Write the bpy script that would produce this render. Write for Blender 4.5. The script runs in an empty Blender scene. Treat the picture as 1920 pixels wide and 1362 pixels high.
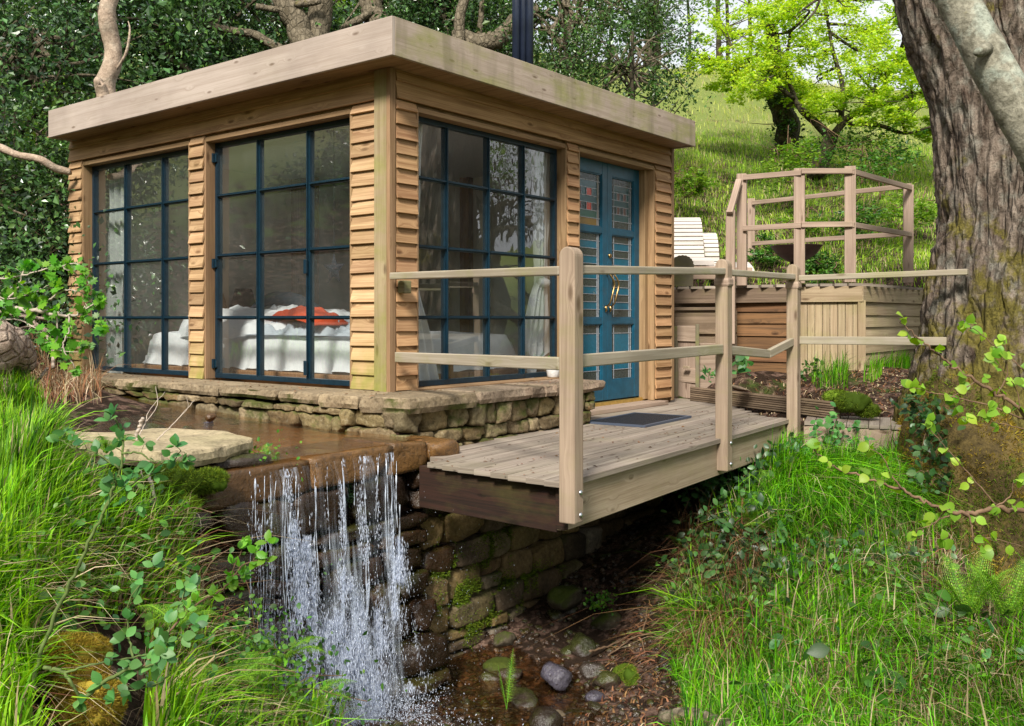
import bpy, math, random
import numpy as np
from mathutils import Vector

random.seed(7)
RS = np.random.RandomState(11)
SC = bpy.context.scene
COL = SC.collection
R = math.radians

# ------------------------------------------------------------------ camera, sky, sun, exposure
# World frame: the cabin's near corner is the origin, x runs back along the door facade,
# y runs back along the big-window facade, z=0 is the door threshold.
CAM = np.array([-4.249, -4.301, 0.70])
FW = np.array([.7862, .618, 0.]); RT = np.array([.618, -.7862, 0.]); UP = np.array([0, 0, 1.])
FPX = 1788.0


def at(x, y, d):
    """world point at distance d along the view, for a spot measured on the 1920 px photograph"""
    return CAM + d * (FW + RT * (x - 960.) / FPX + UP * (598. - y) / FPX)


cd = bpy.data.cameras.new('camera')
cam = bpy.data.objects.new('camera', cd); COL.objects.link(cam)
cam.location = CAM
cam.rotation_euler = (R(90), 0, math.atan2(FW[1], FW[0]) - R(90))
cd.sensor_width = 36; cd.lens = FPX / 1920 * 36
cd.shift_y = -(681 - 598) / 1920
cd.clip_start = .05; cd.clip_end = 400
SC.camera = cam

SUN_EL, SUN_AZ = R(41), math.atan2(-0.38, -0.92)      # from behind the camera's left shoulder
wd = bpy.data.worlds.new('World'); SC.world = wd; wd.use_nodes = True
nt = wd.node_tree; nt.nodes.clear()
sky = nt.nodes.new('ShaderNodeTexSky'); sky.sky_type = 'NISHITA'; sky.sun_disc = False
sky.sun_elevation = SUN_EL; sky.sun_rotation = math.pi / 2 - SUN_AZ
sky.dust_density = 3; sky.air_density = 1.0; sky.ozone_density = 1.5
tc = nt.nodes.new('ShaderNodeTexCoord')
cl = nt.nodes.new('ShaderNodeTexNoise'); cl.inputs['Scale'].default_value = 2.6; cl.inputs['Detail'].default_value = 7
cr = nt.nodes.new('ShaderNodeValToRGB')
cr.color_ramp.elements[0].position = .30; cr.color_ramp.elements[0].color = (.45, .45, .45, 1)
cr.color_ramp.elements[1].position = .60; cr.color_ramp.elements[1].color = (1, 1, 1, 1)
mx = nt.nodes.new('ShaderNodeMix'); mx.data_type = 'RGBA'
mx.inputs['B'].default_value = (11.5, 11.8, 12.4, 1)         # bright thin cloud
bg = nt.nodes.new('ShaderNodeBackground'); bg.inputs['Strength'].default_value = 0.066
wo = nt.nodes.new('ShaderNodeOutputWorld')
L = nt.links.new
L(tc.outputs['Generated'], cl.inputs['Vector']); L(cl.outputs['Fac'], cr.inputs['Fac'])
L(cr.outputs['Color'], mx.inputs['Factor']); L(sky.outputs['Color'], mx.inputs['A'])
L(mx.outputs['Result'], bg.inputs['Color']); L(bg.outputs['Background'], wo.inputs['Surface'])

sd = bpy.data.lights.new('sun', 'SUN'); sd.energy = 4.4; sd.angle = R(12); sd.color = (1, .95, .86)
sun = bpy.data.objects.new('sun', sd); COL.objects.link(sun)
sdir = Vector((math.cos(SUN_AZ) * math.cos(SUN_EL), math.sin(SUN_AZ) * math.cos(SUN_EL), math.sin(SUN_EL)))
sun.rotation_euler = sdir.to_track_quat('Z', 'Y').to_euler()

SC.view_settings.view_transform = 'Standard'; SC.view_settings.look = 'None'
SC.view_settings.exposure = 0.58; SC.view_settings.gamma = 1
SC.cycles.max_bounces = 10; SC.cycles.transparent_max_bounces = 24
SC.cycles.diffuse_bounces = 3; SC.cycles.glossy_bounces = 3; SC.cycles.transmission_bounces = 6
SC.cycles.caustics_reflective = False; SC.cycles.caustics_refractive = False
SC.cycles.use_denoising = True

# ------------------------------------------------------------------ noise in numpy


def _h(i, j, k):
    n = (i * 374761393 + j * 668265263 + k * 2147483647 // 7) & 0x7fffffff
    n = ((n ^ (n >> 13)) * 1274126177) & 0x7fffffff
    return ((n ^ (n >> 16)) & 0xffff) / 65535.0


def vnoise(p):
    p = np.asarray(p, float); f = np.floor(p); t = p - f; t = t * t * (3 - 2 * t); f = f.astype(np.int64)
    r = 0
    for a in (0, 1):
        for b in (0, 1):
            for c in (0, 1):
                w = (t[..., 0] if a else 1 - t[..., 0]) * (t[..., 1] if b else 1 - t[..., 1]) * (t[..., 2] if c else 1 - t[..., 2])
                r = r + w * _h(f[..., 0] + a + 1000, f[..., 1] + b + 1000, f[..., 2] + c + 1000)
    return r * 2 - 1


def fbm(p, s=1., o=4, g=.5):
    p = np.asarray(p, float) * s; r = 0; a = 1; q = 0
    for i in range(o):
        r = r + a * vnoise(p + 17.3 * i); q += a; a *= g; p = p * 2.03
    return r / q


def smooth(a, b, x):
    t = np.clip((x - a) / (b - a), 0, 1); return t * t * (3 - 2 * t)


# ------------------------------------------------------------------ tagging and mesh building


def tag(o, label=None, cat=None, group=None, kind=None):
    if label: o['label'] = label
    if cat: o['category'] = cat
    if group: o['group'] = group
    if kind: o['kind'] = kind
    return o


def thing(name, label, cat, loc=(0, 0, 0), group=None, kind=None):
    o = bpy.data.objects.new(name, None); COL.objects.link(o)
    o.location = [float(a) for a in loc]; o.empty_display_size = .1
    return tag(o, label, cat, group, kind)


def base_of(o):
    b = np.zeros(3)
    while o is not None:
        b += np.array(o.location); o = o.parent
    return b


def mesh(name, V, F, mats, parent=None, mi=None, uv=None, smooth_=False, bevel=0, local=False):
    """F: (M,3)/(M,4) array of faces.  V is in world metres, shifted to the parent's frame here."""
    V = np.asarray(V, float)
    if parent is not None and not local: V = V - base_of(parent)
    me = bpy.data.meshes.new(name)
    F = np.asarray(F, np.int32); k = F.shape[1]; m = len(F)
    me.vertices.add(len(V)); me.vertices.foreach_set('co', V.astype(np.float32).ravel())
    me.loops.add(m * k); me.loops.foreach_set('vertex_index', F.ravel())
    me.polygons.add(m); me.polygons.foreach_set('loop_start', np.arange(0, m * k, k, dtype=np.int32))
    me.polygons.foreach_set('loop_total', np.full(m, k, np.int32))
    if mi is not None: me.polygons.foreach_set('material_index', np.asarray(mi, np.int32))
    me.polygons.foreach_set('use_smooth', np.full(m, bool(smooth_)))
    if uv is not None:
        l = me.uv_layers.new(name='UVMap'); l.data.foreach_set('uv', np.asarray(uv, np.float32).ravel())
    me.update(calc_edges=True); me.validate()
    if not isinstance(mats, (list, tuple)): mats = [mats]
    for a in mats: me.materials.append(a)
    o = bpy.data.objects.new(name, me); COL.objects.link(o)
    if parent is not None: o.parent = parent
    if bevel:
        b = o.modifiers.new('bevel', 'BEVEL'); b.width = bevel; b.segments = 2; b.limit_method = 'ANGLE'
    return o


X, Y, Z = np.eye(3)


def unit(v):
    v = np.asarray(v, float); return v / (np.linalg.norm(v, axis=-1, keepdims=True) + 1e-12)


class MB:
    """collects boxes and quads of ONE object, with board coordinates (metres along, metres across) as UVs"""

    def __init__(s): s.V = []; s.F = []; s.U = []; s.M = []; s.n = 0

    def quad(s, a, b, c, d, mi=0, uv=None):
        s.V += [a, b, c, d]; s.F.append([s.n, s.n + 1, s.n + 2, s.n + 3]); s.n += 4
        if uv is None:
            w = np.linalg.norm(np.subtract(b, a)); h = np.linalg.norm(np.subtract(d, a)); o = random.random() * 9
            uv = [(o, o), (o + w, o), (o + w, o + h), (o, o + h)]
        s.U += uv; s.M.append(mi)

    def obox(s, c, ax, ay, az, hx, hy, hz, mi=0, taper=None):
        """oriented box; ax is the grain direction"""
        c = np.asarray(c, float); ax = np.asarray(ax, float); ay = np.asarray(ay, float); az = np.asarray(az, float)
        P = []
        for k in (-1, 1):
            for j in (-1, 1):
                for i in (-1, 1):
                    P.append(c + ax * hx * i + ay * hy * j + az * hz * k)
        o1, o2 = random.random() * 20, random.random() * 20
        def co(i, j, k, t): return (o1 + hx * i, o2 + (hy * j if t == 0 else hz * k) + t * .7)
        b = s.n; s.V += P; s.n += 8
        Q = [((0, 2, 3, 1), 0), ((4, 5, 7, 6), 0), ((0, 1, 5, 4), 1), ((2, 6, 7, 3), 1), ((0, 4, 6, 2), 2), ((1, 3, 7, 5), 2)]
        for q, t in Q:
            s.F.append([b + a for a in q])
            for a in q:
                i, j, k = (a & 1) * 2 - 1, ((a >> 1) & 1) * 2 - 1, (a >> 2) * 2 - 1
                if t == 2: s.U.append((o1 + hy * j * .15, o2 + hz * k * 1.5))
                else: s.U.append(co(i, j, k, t))
            s.M.append(mi)

    def box(s, lo, hi, mi=0, grain=None):
        lo = np.array(lo, float); hi = np.array(hi, float); c = (lo + hi) / 2; h = (hi - lo) / 2
        g = int(np.argmax(h)) if grain is None else grain
        A = [X, Y, Z]; o = [a for a in (0, 1, 2) if a != g]
        if g == 1: o = [2, 0]
        if g == 2: o = [0, 1]
        if g == 0: o = [1, 2]
        s.obox(c, A[g], A[o[0]], A[o[1]], h[g], h[o[0]], h[o[1]], mi)

    def bar(s, p0, p1, w, t, up=Z, mi=0):
        """board from p0 to p1, width w across, thickness t along 'up'"""
        p0 = np.asarray(p0, float); p1 = np.asarray(p1, float); a = unit(p1 - p0)
        b = unit(np.cross(up, a)); c = np.cross(a, b)
        s.obox((p0 + p1) / 2, a, b, c, np.linalg.norm(p1 - p0) / 2, w / 2, t / 2, mi)

    def build(s, name, mats, parent=None, **k):
        return mesh(name, s.V, s.F, mats, parent, s.M, s.U, **k)


class TB:
    """collects tubes, discs and leaf templates (triangles)"""

    def __init__(s): s.V = []; s.F = []; s.M = []; s.n = 0

    def add(s, V, F, mi=0):
        V = np.asarray(V, float).reshape(-1, 3); F = np.asarray(F, int)
        s.V.append(V); s.F.append(F + s.n); s.M.append(np.full(len(F), mi)); s.n += len(V)

    def tube(s, P, rad, n=8, mi=0, cap=True, rough=0, seed=0):
        P = np.asarray(P, float); m = len(P)
        rad = np.broadcast_to(np.asarray(rad, float), (m,)) if np.ndim(rad) else np.full(m, float(rad))
        T = unit(np.gradient(P, axis=0)); nrm = unit(np.cross(T[0], [.31, .87, .39]))
        ang = np.arange(n) * 2 * np.pi / n; V = []
        for i in range(m):
            nrm = unit(nrm - T[i] * np.dot(nrm, T[i])); b = np.cross(T[i], nrm)
            V.append(P[i] + rad[i] * (np.cos(ang)[:, None] * nrm + np.sin(ang)[:, None] * b))
        V = np.array(V)
        if rough:
            c = P[:, None, :]; q = fbm(V * 1.0 + seed * 3.1, 1.0 / (rad.mean() * 1.2), 3)[..., None]
            V = c + (V - c) * (1 + rough * q)
        V = V.reshape(-1, 3); F = []
        for i in range(m - 1):
            a = i * n
            for j in range(n):
                k = (j + 1) % n
                F.append((a + j, a + k, a + n + k)); F.append((a + j, a + n + k, a + n + j))
        if cap:
            V = np.vstack([V, P[0], P[-1]]); c0 = m * n; e = (m - 1) * n
            for j in range(n):
                k = (j + 1) % n; F.append((k, j, c0)); F.append((e + j, e + k, c0 + 1))
        s.add(V, F, mi)

    def stamp(s, T, pos, dirs, nrms, size, mi=0):
        """copies of a template (V,F) lying along dirs with normals nrms; size (N,) or (N,3)"""
        Vt, Ft = T; pos = np.asarray(pos, float); N = len(pos)
        if N == 0: return
        d = unit(dirs); x = unit(np.cross(d, nrms)); z = np.cross(x, d)
        size = np.asarray(size, float)
        if size.ndim == 0: size = np.full((N, 3), float(size))
        if size.ndim == 1: size = np.repeat(size[:, None], 3, 1)
        L_ = Vt[None] * size[:, None, :]
        V = pos[:, None] + L_[..., 0:1] * x[:, None] + L_[..., 1:2] * d[:, None] + L_[..., 2:3] * z[:, None]
        F = Ft[None] + (np.arange(N) * len(Vt))[:, None, None]
        s.add(V.reshape(-1, 3), F.reshape(-1, 3), mi)

    def build(s, name, mats, parent=None, smooth_=True, **k):
        return mesh(name, np.vstack(s.V), np.vstack(s.F), mats, parent, np.concatenate(s.M), smooth_=smooth_, **k)


def curve(P, n=8):
    """Catmull-Rom through the points"""
    P = np.asarray(P, float); Q = np.vstack([2 * P[0] - P[1], P, 2 * P[-1] - P[-2]]); out = []
    for i in range(len(P) - 1):
        a, b, c, d = Q[i:i + 4]
        for t in np.linspace(0, 1, n, endpoint=False):
            out.append(.5 * ((2 * b) + (c - a) * t + (2 * a - 5 * b + 4 * c - d) * t * t + (3 * b - a - 3 * c + d) * t ** 3))
    out.append(P[-1]); return np.array(out)


def lerp_r(r, m): return np.interp(np.linspace(0, 1, m), np.linspace(0, 1, len(r)), r)


def copy_tree(o, parent=None):
    c = o.copy(); COL.objects.link(c); c.parent = parent
    for ch in list(o.children): copy_tree(ch, c)
    return c
# ------------------------------------------------------------------ procedural materials


class G:
    def __init__(s, name):
        s.m = bpy.data.materials.new(name); s.m.use_nodes = True
        s.t = s.m.node_tree; s.t.nodes.clear(); s.out = s.t.nodes.new('ShaderNodeOutputMaterial')

    def n(s, ty, **k):
        nd = s.t.nodes.new('ShaderNode' + ty)
        for a, v in k.items():
            if a.startswith('_'): setattr(nd, a[1:], v)
            else: s.set(nd.inputs[a.replace('__', ' ')], v)
        return nd

    def set(s, sock, v):
        if isinstance(v, bpy.types.NodeSocket): s.t.links.new(v, sock)
        elif isinstance(v, bpy.types.Node): s.t.links.new(v.outputs[0], sock)
        else:
            if sock.type == 'RGBA' and len(v) == 3: v = (*v, 1)
            sock.default_value = v

    def noise(s, vec, scale, detail=4, rough=.55, dist=0):
        return s.n('TexNoise', Vector=vec, Scale=scale, Detail=detail, Roughness=rough, Distortion=dist).outputs['Fac']

    def map(s, vec, sc=(1, 1, 1), loc=(0, 0, 0)):
        return s.n('Mapping', Vector=vec, Scale=sc, Location=loc).outputs[0]

    def ramp(s, f, stops):
        r = s.n('ValToRGB', Fac=f); e = r.color_ramp.elements
        while len(e) < len(stops): e.new(.5)
        for i, (p, c) in enumerate(stops):
            e[i].position = p; e[i].color = (c, c, c, 1) if not isinstance(c, tuple) else (*c, 1)
        return r.outputs[0]

    def mix(s, f, a, b, mode='MIX'):
        m = s.n('Mix', _data_type='RGBA', _blend_type=mode); s.set(m.inputs['Factor'], f)
        s.set(m.inputs['A'], a); s.set(m.inputs['B'], b); return m.outputs['Result']

    def math(s, op, a, b=0., c=None):
        m = s.n('Math', _operation=op); s.set(m.inputs[0], a); s.set(m.inputs[1], b)
        if c is not None: s.set(m.inputs[2], c)
        return m.outputs[0]

    def schlick(s, f0, nrm=None):
        """two-sided Fresnel, the same from either side of a single sheet"""
        ge = s.n('NewGeometry'); d = s.n('VectorMath', _operation='DOT_PRODUCT'); s.set(d.inputs[0], ge.outputs['Incoming']); s.set(d.inputs[1], nrm if nrm is not None else ge.outputs['Normal'])
        k = s.math('SUBTRACT', 1., s.math('ABSOLUTE', d.outputs['Value'])); k5 = s.math('POWER', k, 5.)
        return s.math('MULTIPLY_ADD', k5, 1 - f0, f0)

    def pos(s): return s.n('NewGeometry').outputs['Position']
    def rnd(s): return s.n('NewGeometry').outputs['Random Per Island']
    def nz(s): return s.n('SeparateXYZ', Vector=s.n('NewGeometry').outputs['Normal']).outputs[2]
    def uv(s): return s.n('TexCoord').outputs['UV']

    def bump(s, h, strength=.5, dist=.01):
        return s.n('Bump', Strength=strength, Distance=dist, Height=h).outputs[0]

    def pbr(s, col, rough=.6, spec=.5, normal=None, **k):
        p = s.n('BsdfPrincipled'); s.set(p.inputs['Base Color'], col); s.set(p.inputs['Roughness'], rough)
        s.set(p.inputs['Specular IOR Level'], spec)
        if normal is not None: s.set(p.inputs['Normal'], normal)
        for a, v in k.items(): s.set(p.inputs[a.replace('__', ' ')], v)
        return p.outputs[0]

    def done(s, sh): s.t.links.new(sh, s.out.inputs['Surface']); return s.m

    def vary(s, col, amt=.25, hue=0):
        """per-piece brightness change"""
        r = s.rnd(); v = s.math('MULTIPLY_ADD', r, 2 * amt, 1 - amt)
        h = s.n('HueSaturation', Color=col, Value=v)
        if hue: s.set(h.inputs['Hue'], s.math('MULTIPLY_ADD', s.math('FRACT', s.math('MULTIPLY', r, 37.7)), hue * 2, .5 - hue))
        return h.outputs[0]


def wood(name, light, dark, algae=0., algae_low=None, rough=.75, vary=.16, grain=1., knots=1., kd=1.5, drip=0.):
    g = G(name); uv = g.uv(); P = g.pos(); r = g.rnd()
    off = g.n('CombineXYZ', X=g.math('MULTIPLY', r, 31.), Y=g.math('MULTIPLY', r, 17.), Z=0.).outputs[0]
    uo = g.n('VectorMath', _operation='ADD'); g.set(uo.inputs[0], uv); g.set(uo.inputs[1], off); uo = uo.outputs[0]
    kv = g.n('TexVoronoi', Vector=g.map(uo, (2.1, 6.5, 1)), Scale=kd, Randomness=1.).outputs['Distance']
    kn = g.ramp(kv, [(.04, 1.), (.09, .75), (.16, 0.)])
    warp = g.math('MULTIPLY', g.ramp(kv, [(.0, 1.), (.33, 0.)]), .05 * knots)
    wv = g.n('VectorMath', _operation='ADD'); g.set(wv.inputs[0], uo)
    g.set(wv.inputs[1], g.n('CombineXYZ', X=0., Y=warp, Z=0.).outputs[0])
    fine = g.noise(g.map(wv.outputs[0], (2.2, 120 * grain, 1)), 1, 5, .6, .15)
    med = g.noise(g.map(wv.outputs[0], (.8, 26 * grain, 1)), 1, 3, .5, .6)
    broad = g.noise(g.map(P, (1.6, 1.6, 1.6)), 1, 4, .6)
    wvf = g.math('ADD', g.math('MULTIPLY', fine, .5), g.math('MULTIPLY', med, .5))
    col = g.mix(g.ramp(wvf, [(.40, 0.), (.60, 1.)]), dark, light)
    col = g.mix(g.math('MULTIPLY', g.ramp(broad, [(.4, 0.), (.68, 1.)]), .35), col, tuple(c * .55 for c in dark))
    if knots: col = g.mix(g.math('MULTIPLY', kn, .8), col, (dark[0] * .35, dark[1] * .28, dark[2] * .22))
    col = g.vary(col, vary, .004)
    if algae or algae_low is not None:
        an = g.ramp(g.noise(g.map(P, (1.1, 1.1, 2.2)), 2.3, 5, .65), [(.52 - .12 * algae, 0.), (.72 - .1 * algae, 1.)])
        am = g.math('MULTIPLY', an, min(1., algae))
        if algae_low is not None:
            z0, z1 = algae_low; z = g.n('SeparateXYZ', Vector=P).outputs[2]
            mr = g.n('MapRange', Value=z); mr.inputs['From Min'].default_value = z1; mr.inputs['From Max'].default_value = z0
            lown = g.math('MULTIPLY', mr.outputs[0], g.ramp(g.noise(P, 9, 3), [(.3, .35), (.6, 1.)]))
            am = g.math('MAXIMUM', am, lown)
        col = g.mix(g.math('MULTIPLY', am, .85), col, g.mix(g.noise(P, 30, 3), (.14, .17, .02), (.30, .30, .06)))
    if drip:
        dn = g.ramp(g.noise(g.map(P, (7, 7, .9)), 1, 5, .6), [(.5, 0.), (.66, 1.)]); col = g.mix(g.math('MULTIPLY', dn, drip), col, (.16, .135, .075))
    b = g.bump(g.math('ADD', wvf, g.math('MULTIPLY', kn, -.4)), .35, .004)
    return g.done(g.pbr(col, rough, .25, b))


def stone(name, cols, rough=.8, moss=.3, wet=0., mossup=.5, lich=.25, scale=1., bumpd=.02, dark=.5):
    g = G(name); P = g.pos(); r = g.rnd()
    n1 = g.noise(P, 6 * scale, 6, .65); n2 = g.noise(P, 45 * scale, 5, .7); n3 = g.noise(P, 1.7 * scale, 3, .5)
    st = [(i / (len(cols) - 1) if len(cols) > 1 else 0, c) for i, c in enumerate(cols)]
    base = g.ramp(g.math('FRACT', g.math('ADD', g.math('MULTIPLY', r, 3.7), g.math('MULTIPLY', n3, .35))), st)
    col = g.mix(g.ramp(n1, [(.33, 0.), (.62, 1.)]), g.mix(dark, base, (.02, .014, .008)), base)
    col = g.mix(g.math('MULTIPLY', g.ramp(n2, [(.35, 1.), (.5, 0.)]), .55), col, (.03, .022, .014))
    col = g.mix(g.math('MULTIPLY', g.ramp(n2, [(.56, 0.), (.72, 1.)]), lich), col, (.5, .46, .33))
    col = g.vary(col, .32)
    mn = g.noise(P, 3.1, 5, .65)
    mf = g.math('MULTIPLY_ADD', g.nz(), mossup * .28, mn)
    mm = g.ramp(mf, [(.66 - .3 * moss, 0.), (.76 - .28 * moss, 1.)])
    mcol = g.mix(g.noise(P, 60, 4, .7), (.012, .022, .003), (.085, .105, .010))
    col = g.mix(g.math('MULTIPLY', mm, min(1, moss * 2)), col, mcol)
    b = g.bump(g.math('ADD', g.math('MULTIPLY', n1, 1.2), g.math('MULTIPLY', n2, .5)), .8, bumpd)
    rg = rough if not wet else g.ramp(n2, [(.3, max(.12, rough - .45 * wet)), (.7, rough)])
    return g.done(g.pbr(col, rg, .25 + .3 * wet, b))


def leafmat(name, a, b, rough=.5, trans=.35, vary=.35, spec=.4, hue=.02, yellow=None, dry=None):
    g = G(name); P = g.pos()
    big = g.noise(P, 1.3, 3, .6)
    col = g.mix(g.ramp(g.math('ADD', g.math('MULTIPLY', g.rnd(), .5), g.math('MULTIPLY', big, .5)), [(.25, 0.), (.75, 1.)]), a, b)
    if dry is not None:
        rr = g.math('FRACT', g.math('MULTIPLY', g.rnd(), 91.7))
        col = g.mix(g.math('LESS_THAN', rr, dry[0]), col, dry[1])
    col = g.vary(col, vary, hue)
    d = g.pbr(col, rough, spec)
    t = g.n('BsdfTranslucent', Color=g.mix(.5, col, (1., 1., .35), 'MULTIPLY'))
    t2 = g.n('HueSaturation', Color=col, Value=1.7, Saturation=1.1)
    g.set(t.inputs['Color'], t2.outputs[0])
    m = g.n('MixShader', Fac=trans); g.set(m.inputs[1], d); g.set(m.inputs[2], t)
    return g.done(m.outputs[0])


def bark(name, a, b, moss=.3, scale=1., bumpd=.02, lich=0., sz=.25, rough=.85, mossz=None):
    g = G(name); P = g.pos(); Q = g.map(P, (1, 1, sz))
    n1 = g.noise(Q, 14 * scale, 6, .65, .4); n2 = g.noise(P, 60 * scale, 4, .7); n3 = g.noise(P, 2.2, 4, .6)
    vo = g.n('TexVoronoi', Vector=g.map(P, (1, 1, sz * 1.2)), Scale=11 * scale, _feature='DISTANCE_TO_EDGE').outputs['Distance']
    cr_ = g.ramp(vo, [(0., 0.), (.16, 1.)])
    col = g.mix(g.ramp(n1, [(.35, 0.), (.62, 1.)]), a, b)
    col = g.mix(g.math('MULTIPLY', g.math('SUBTRACT', 1., cr_), .45 if sz < .9 else .1), col, tuple(x * .25 for x in a))
    if lich: col = g.mix(g.math('MULTIPLY', g.ramp(g.noise(P, 7, 4, .6), [(.5, 0.), (.62, 1.)]), lich), col, (.42, .50, .43))
    mf = g.noise(P, 3.4, 5, .65)
    if mossz is not None:
        z = g.n('SeparateXYZ', Vector=P).outputs[2]; mr = g.n('MapRange', Value=z)
        mr.inputs['From Min'].default_value = mossz[1]; mr.inputs['From Max'].default_value = mossz[0]
        mf = g.math('MULTIPLY_ADD', mr.outputs[0], .33, mf)
    mm = g.ramp(mf, [(.68 - .25 * moss, 0.), (.76 - .22 * moss, 1.)])
    col = g.mix(g.math('MULTIPLY', mm, .9), col, g.mix(g.noise(P, 50, 4, .7), (.05, .045, .008), (.24, .20, .03)))
    col = g.mix(g.math('MULTIPLY', g.ramp(n2, [(.4, 1.), (.55, 0.)]), .4), col, tuple(x * .4 for x in a))
    h = g.math('ADD', g.math('MULTIPLY', cr_, .6 if sz < .9 else .1), g.math('ADD', n1, g.math('MULTIPLY', n2, .4)))
    return g.done(g.pbr(col, rough, .2, g.bump(h, .9, bumpd)))


def plain(name, col, rough=.5, spec=.5, metal=0., nscale=0, namt=.2, bumpd=0):
    g = G(name); c = col; b = None
    if nscale:
        n = g.noise(g.pos(), nscale, 5, .6)
        c = g.mix(g.ramp(n, [(.3, 0.), (.7, 1.)]), tuple(x * (1 - namt) for x in col), tuple(min(1, x * (1 + namt)) for x in col))
        if bumpd: b = g.bump(n, .6, bumpd)
    return g.done(g.pbr(c, rough, spec, b, Metallic=metal))


M = {}
M['clad'] = wood('larch_cladding', (.56, .37, .205), (.31, .18, .09), .12, (.22, .62), knots=.9, vary=.24)
M['clad_warm'] = wood('larch_cladding_warm', (.50, .30, .155), (.28, .145, .068), .05, knots=1., vary=.22)
M['fascia'] = wood('fascia_board', (.46, .385, .33), (.36, .29, .24), .05, vary=.05, knots=1., kd=2.0)
M['fascia_r'] = wood('stained_fascia_board', (.46, .37, .30), (.33, .26, .20), .7, vary=.05, knots=1., kd=2.2, drip=.5)
M['post_green'] = wood('corner_board', (.40, .32, .19), (.27, .20, .11), .6, (.2, .8), knots=1.)
M['jamb'] = wood('jamb_board', (.37, .235, .13), (.22, .13, .065), .1, knots=.8)
M['rail'] = wood('rail_timber', (.44, .385, .30), (.31, .26, .19), .4, vary=.1, knots=.5)
M['post'] = wood('post_timber', (.39, .295, .215), (.26, .19, .135), .25, vary=.08, knots=.7)
M['deck'] = wood('deck_boards', (.35, .295, .24), (.19, .15, .12), .12, vary=.16, knots=.4, rough=.7)
M['beam'] = wood('beam_timber', (.42, .335, .235), (.28, .21, .135), .25, vary=.1, knots=1., kd=1.8)
M['beam_shaded'] = wood('beam_in_shade', (.05, .022, .014), (.02, .012, .008), .12, vary=.1, knots=.2)  # darkened to paint in the shade below the deck overhang
M['grey_wood'] = wood('grey_timber', (.46, .345, .265), (.30, .215, .16), .1, vary=.14, knots=.5)
M['box_wood'] = wood('deck_cladding', (.46, .36, .23), (.29, .21, .125), .25, vary=.14, knots=.6)
M['box_dark'] = wood('weathered_cladding', (.25, .18, .125), (.13, .09, .06), .15, vary=.25)
M['box_orange'] = wood('damp_cladding', (.25, .125, .055), (.10, .055, .028), .0, vary=.25)
M['slat'] = wood('silvered_slat', (.62, .57, .52), (.47, .42, .38), .03, vary=.12, knots=.2)
M['green_wood'] = wood('mossy_timber', (.2, .17, .11), (.11, .095, .06), .6, vary=.1)
M['inner'] = wood('interior_timber', (.34, .19, .09), (.22, .11, .05), vary=.1)
M['stone'] = stone('plinth_stone', [(.25, .19, .10), (.17, .12, .06), (.34, .26, .155), (.20, .17, .08), (.24, .15, .07)], moss=.42, lich=.35)
M['coping'] = stone('coping_stone', [(.27, .205, .125), (.32, .245, .155), (.22, .165, .10)], moss=.45, lich=.35, mossup=-.6, bumpd=.01)
M['coping_r'] = stone('coping_stone_dry', [(.29, .21, .15), (.24, .17, .12), (.33, .25, .18)], moss=.12, lich=.3, bumpd=.008)
M['wall_low'] = stone('retaining_stone', [(.20, .125, .055), (.08, .06, .045), (.32, .21, .09), (.14, .105, .04), (.20, .165, .13), (.15, .09, .04)], moss=.26, lich=.2, dark=.6)
M['wall_wet'] = stone('wet_stone', [(.04, .017, .008), (.022, .012, .007), (.055, .025, .009), (.02, .015, .01)], rough=.42, wet=.9, moss=.2, lich=.04)
M['lip'] = stone('weir_stone', [(.21, .105, .033), (.13, .065, .025)], rough=.28, wet=.8, moss=.12, lich=.05)
M['slab'] = stone('flat_slab', [(.52, .43, .27), (.44, .35, .21)], moss=.12, lich=.4, bumpd=.012)
M['rock_wet'] = stone('wet_rock', [(.07, .035, .018), (.03, .03, .033), (.10, .05, .022), (.045, .04, .038)], rough=.4, wet=.9, moss=.28, lich=.1)
M['rock_blue'] = stone('blue_grey_rock', [(.11, .11, .15), (.10, .09, .12)], rough=.35, wet=.9, moss=0., lich=.1)
M['rock_moss'] = stone('mossy_rock', [(.07, .055, .035), (.09, .07, .045)], moss=.55, mossup=.6)
M['frame'] = plain('blue_black_paint', (.004, .020, .035), .35, .5, nscale=30, namt=.3)
M['door'] = plain('door_blue_paint', (.006, .075, .13), .42, .5, nscale=14, namt=.22)
M['brass'] = plain('brass', (.42, .27, .11), .3, .5, 1., 40, .3)
M['brass_plate'] = plain('brass_plate', (.85, .66, .22), .35, .5, 1., 40, .15)
M['lead'] = plain('lead_came', (.36, .38, .42), .5, .5, .3, 90, .4)
M['steel'] = plain('galvanised_steel', (.5, .52, .55), .35, .5, 1.)
M['flue'] = plain('black_flue', (.014, .02, .04), .32, .5, .0, 6, .3)
M['white'] = plain('white_label', (.7, .7, .7), .5)
M['ring'] = plain('rusty_steel', (.045, .022, .018), .6, .4, .3, 12, .4, .004)
M['mat'] = plain('rubber_mat', (.012, .013, .018), .6, .4)
M['mat_edge'] = plain('rubber_mat_edge', (.06, .075, .11), .5, .4)
M['felt'] = plain('roof_felt', (.05, .055, .05), .9, .2, 0, 8, .4, .004)
M['room'] = plain('room_plaster', (.55, .52, .47), .8, .2, 0, 3, .15)
M['ceil'] = plain('room_ceiling', (.5, .49, .47), .8, .2)
M['floor_in'] = wood('room_floor', (.36, .25, .16), (.24, .15, .09), knots=.3)
M['orange'] = plain('orange_towel', (.55, .075, .025), .9, .1, 0, 120, .3, .004)
M['black_cloth'] = plain('dark_cushion', (.02, .025, .035), .8, .2, 0, 20, .3)
M['wicker'] = wood('wicker', (.34, .25, .17), (.12, .08, .05), vary=.2, knots=0)
M['pot'] = plain('white_pot', (.62, .62, .62), .5, .4, 0, 60, .1, .004)
M['wire'] = plain('dark_wire', (.02, .015, .012), .5)
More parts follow.
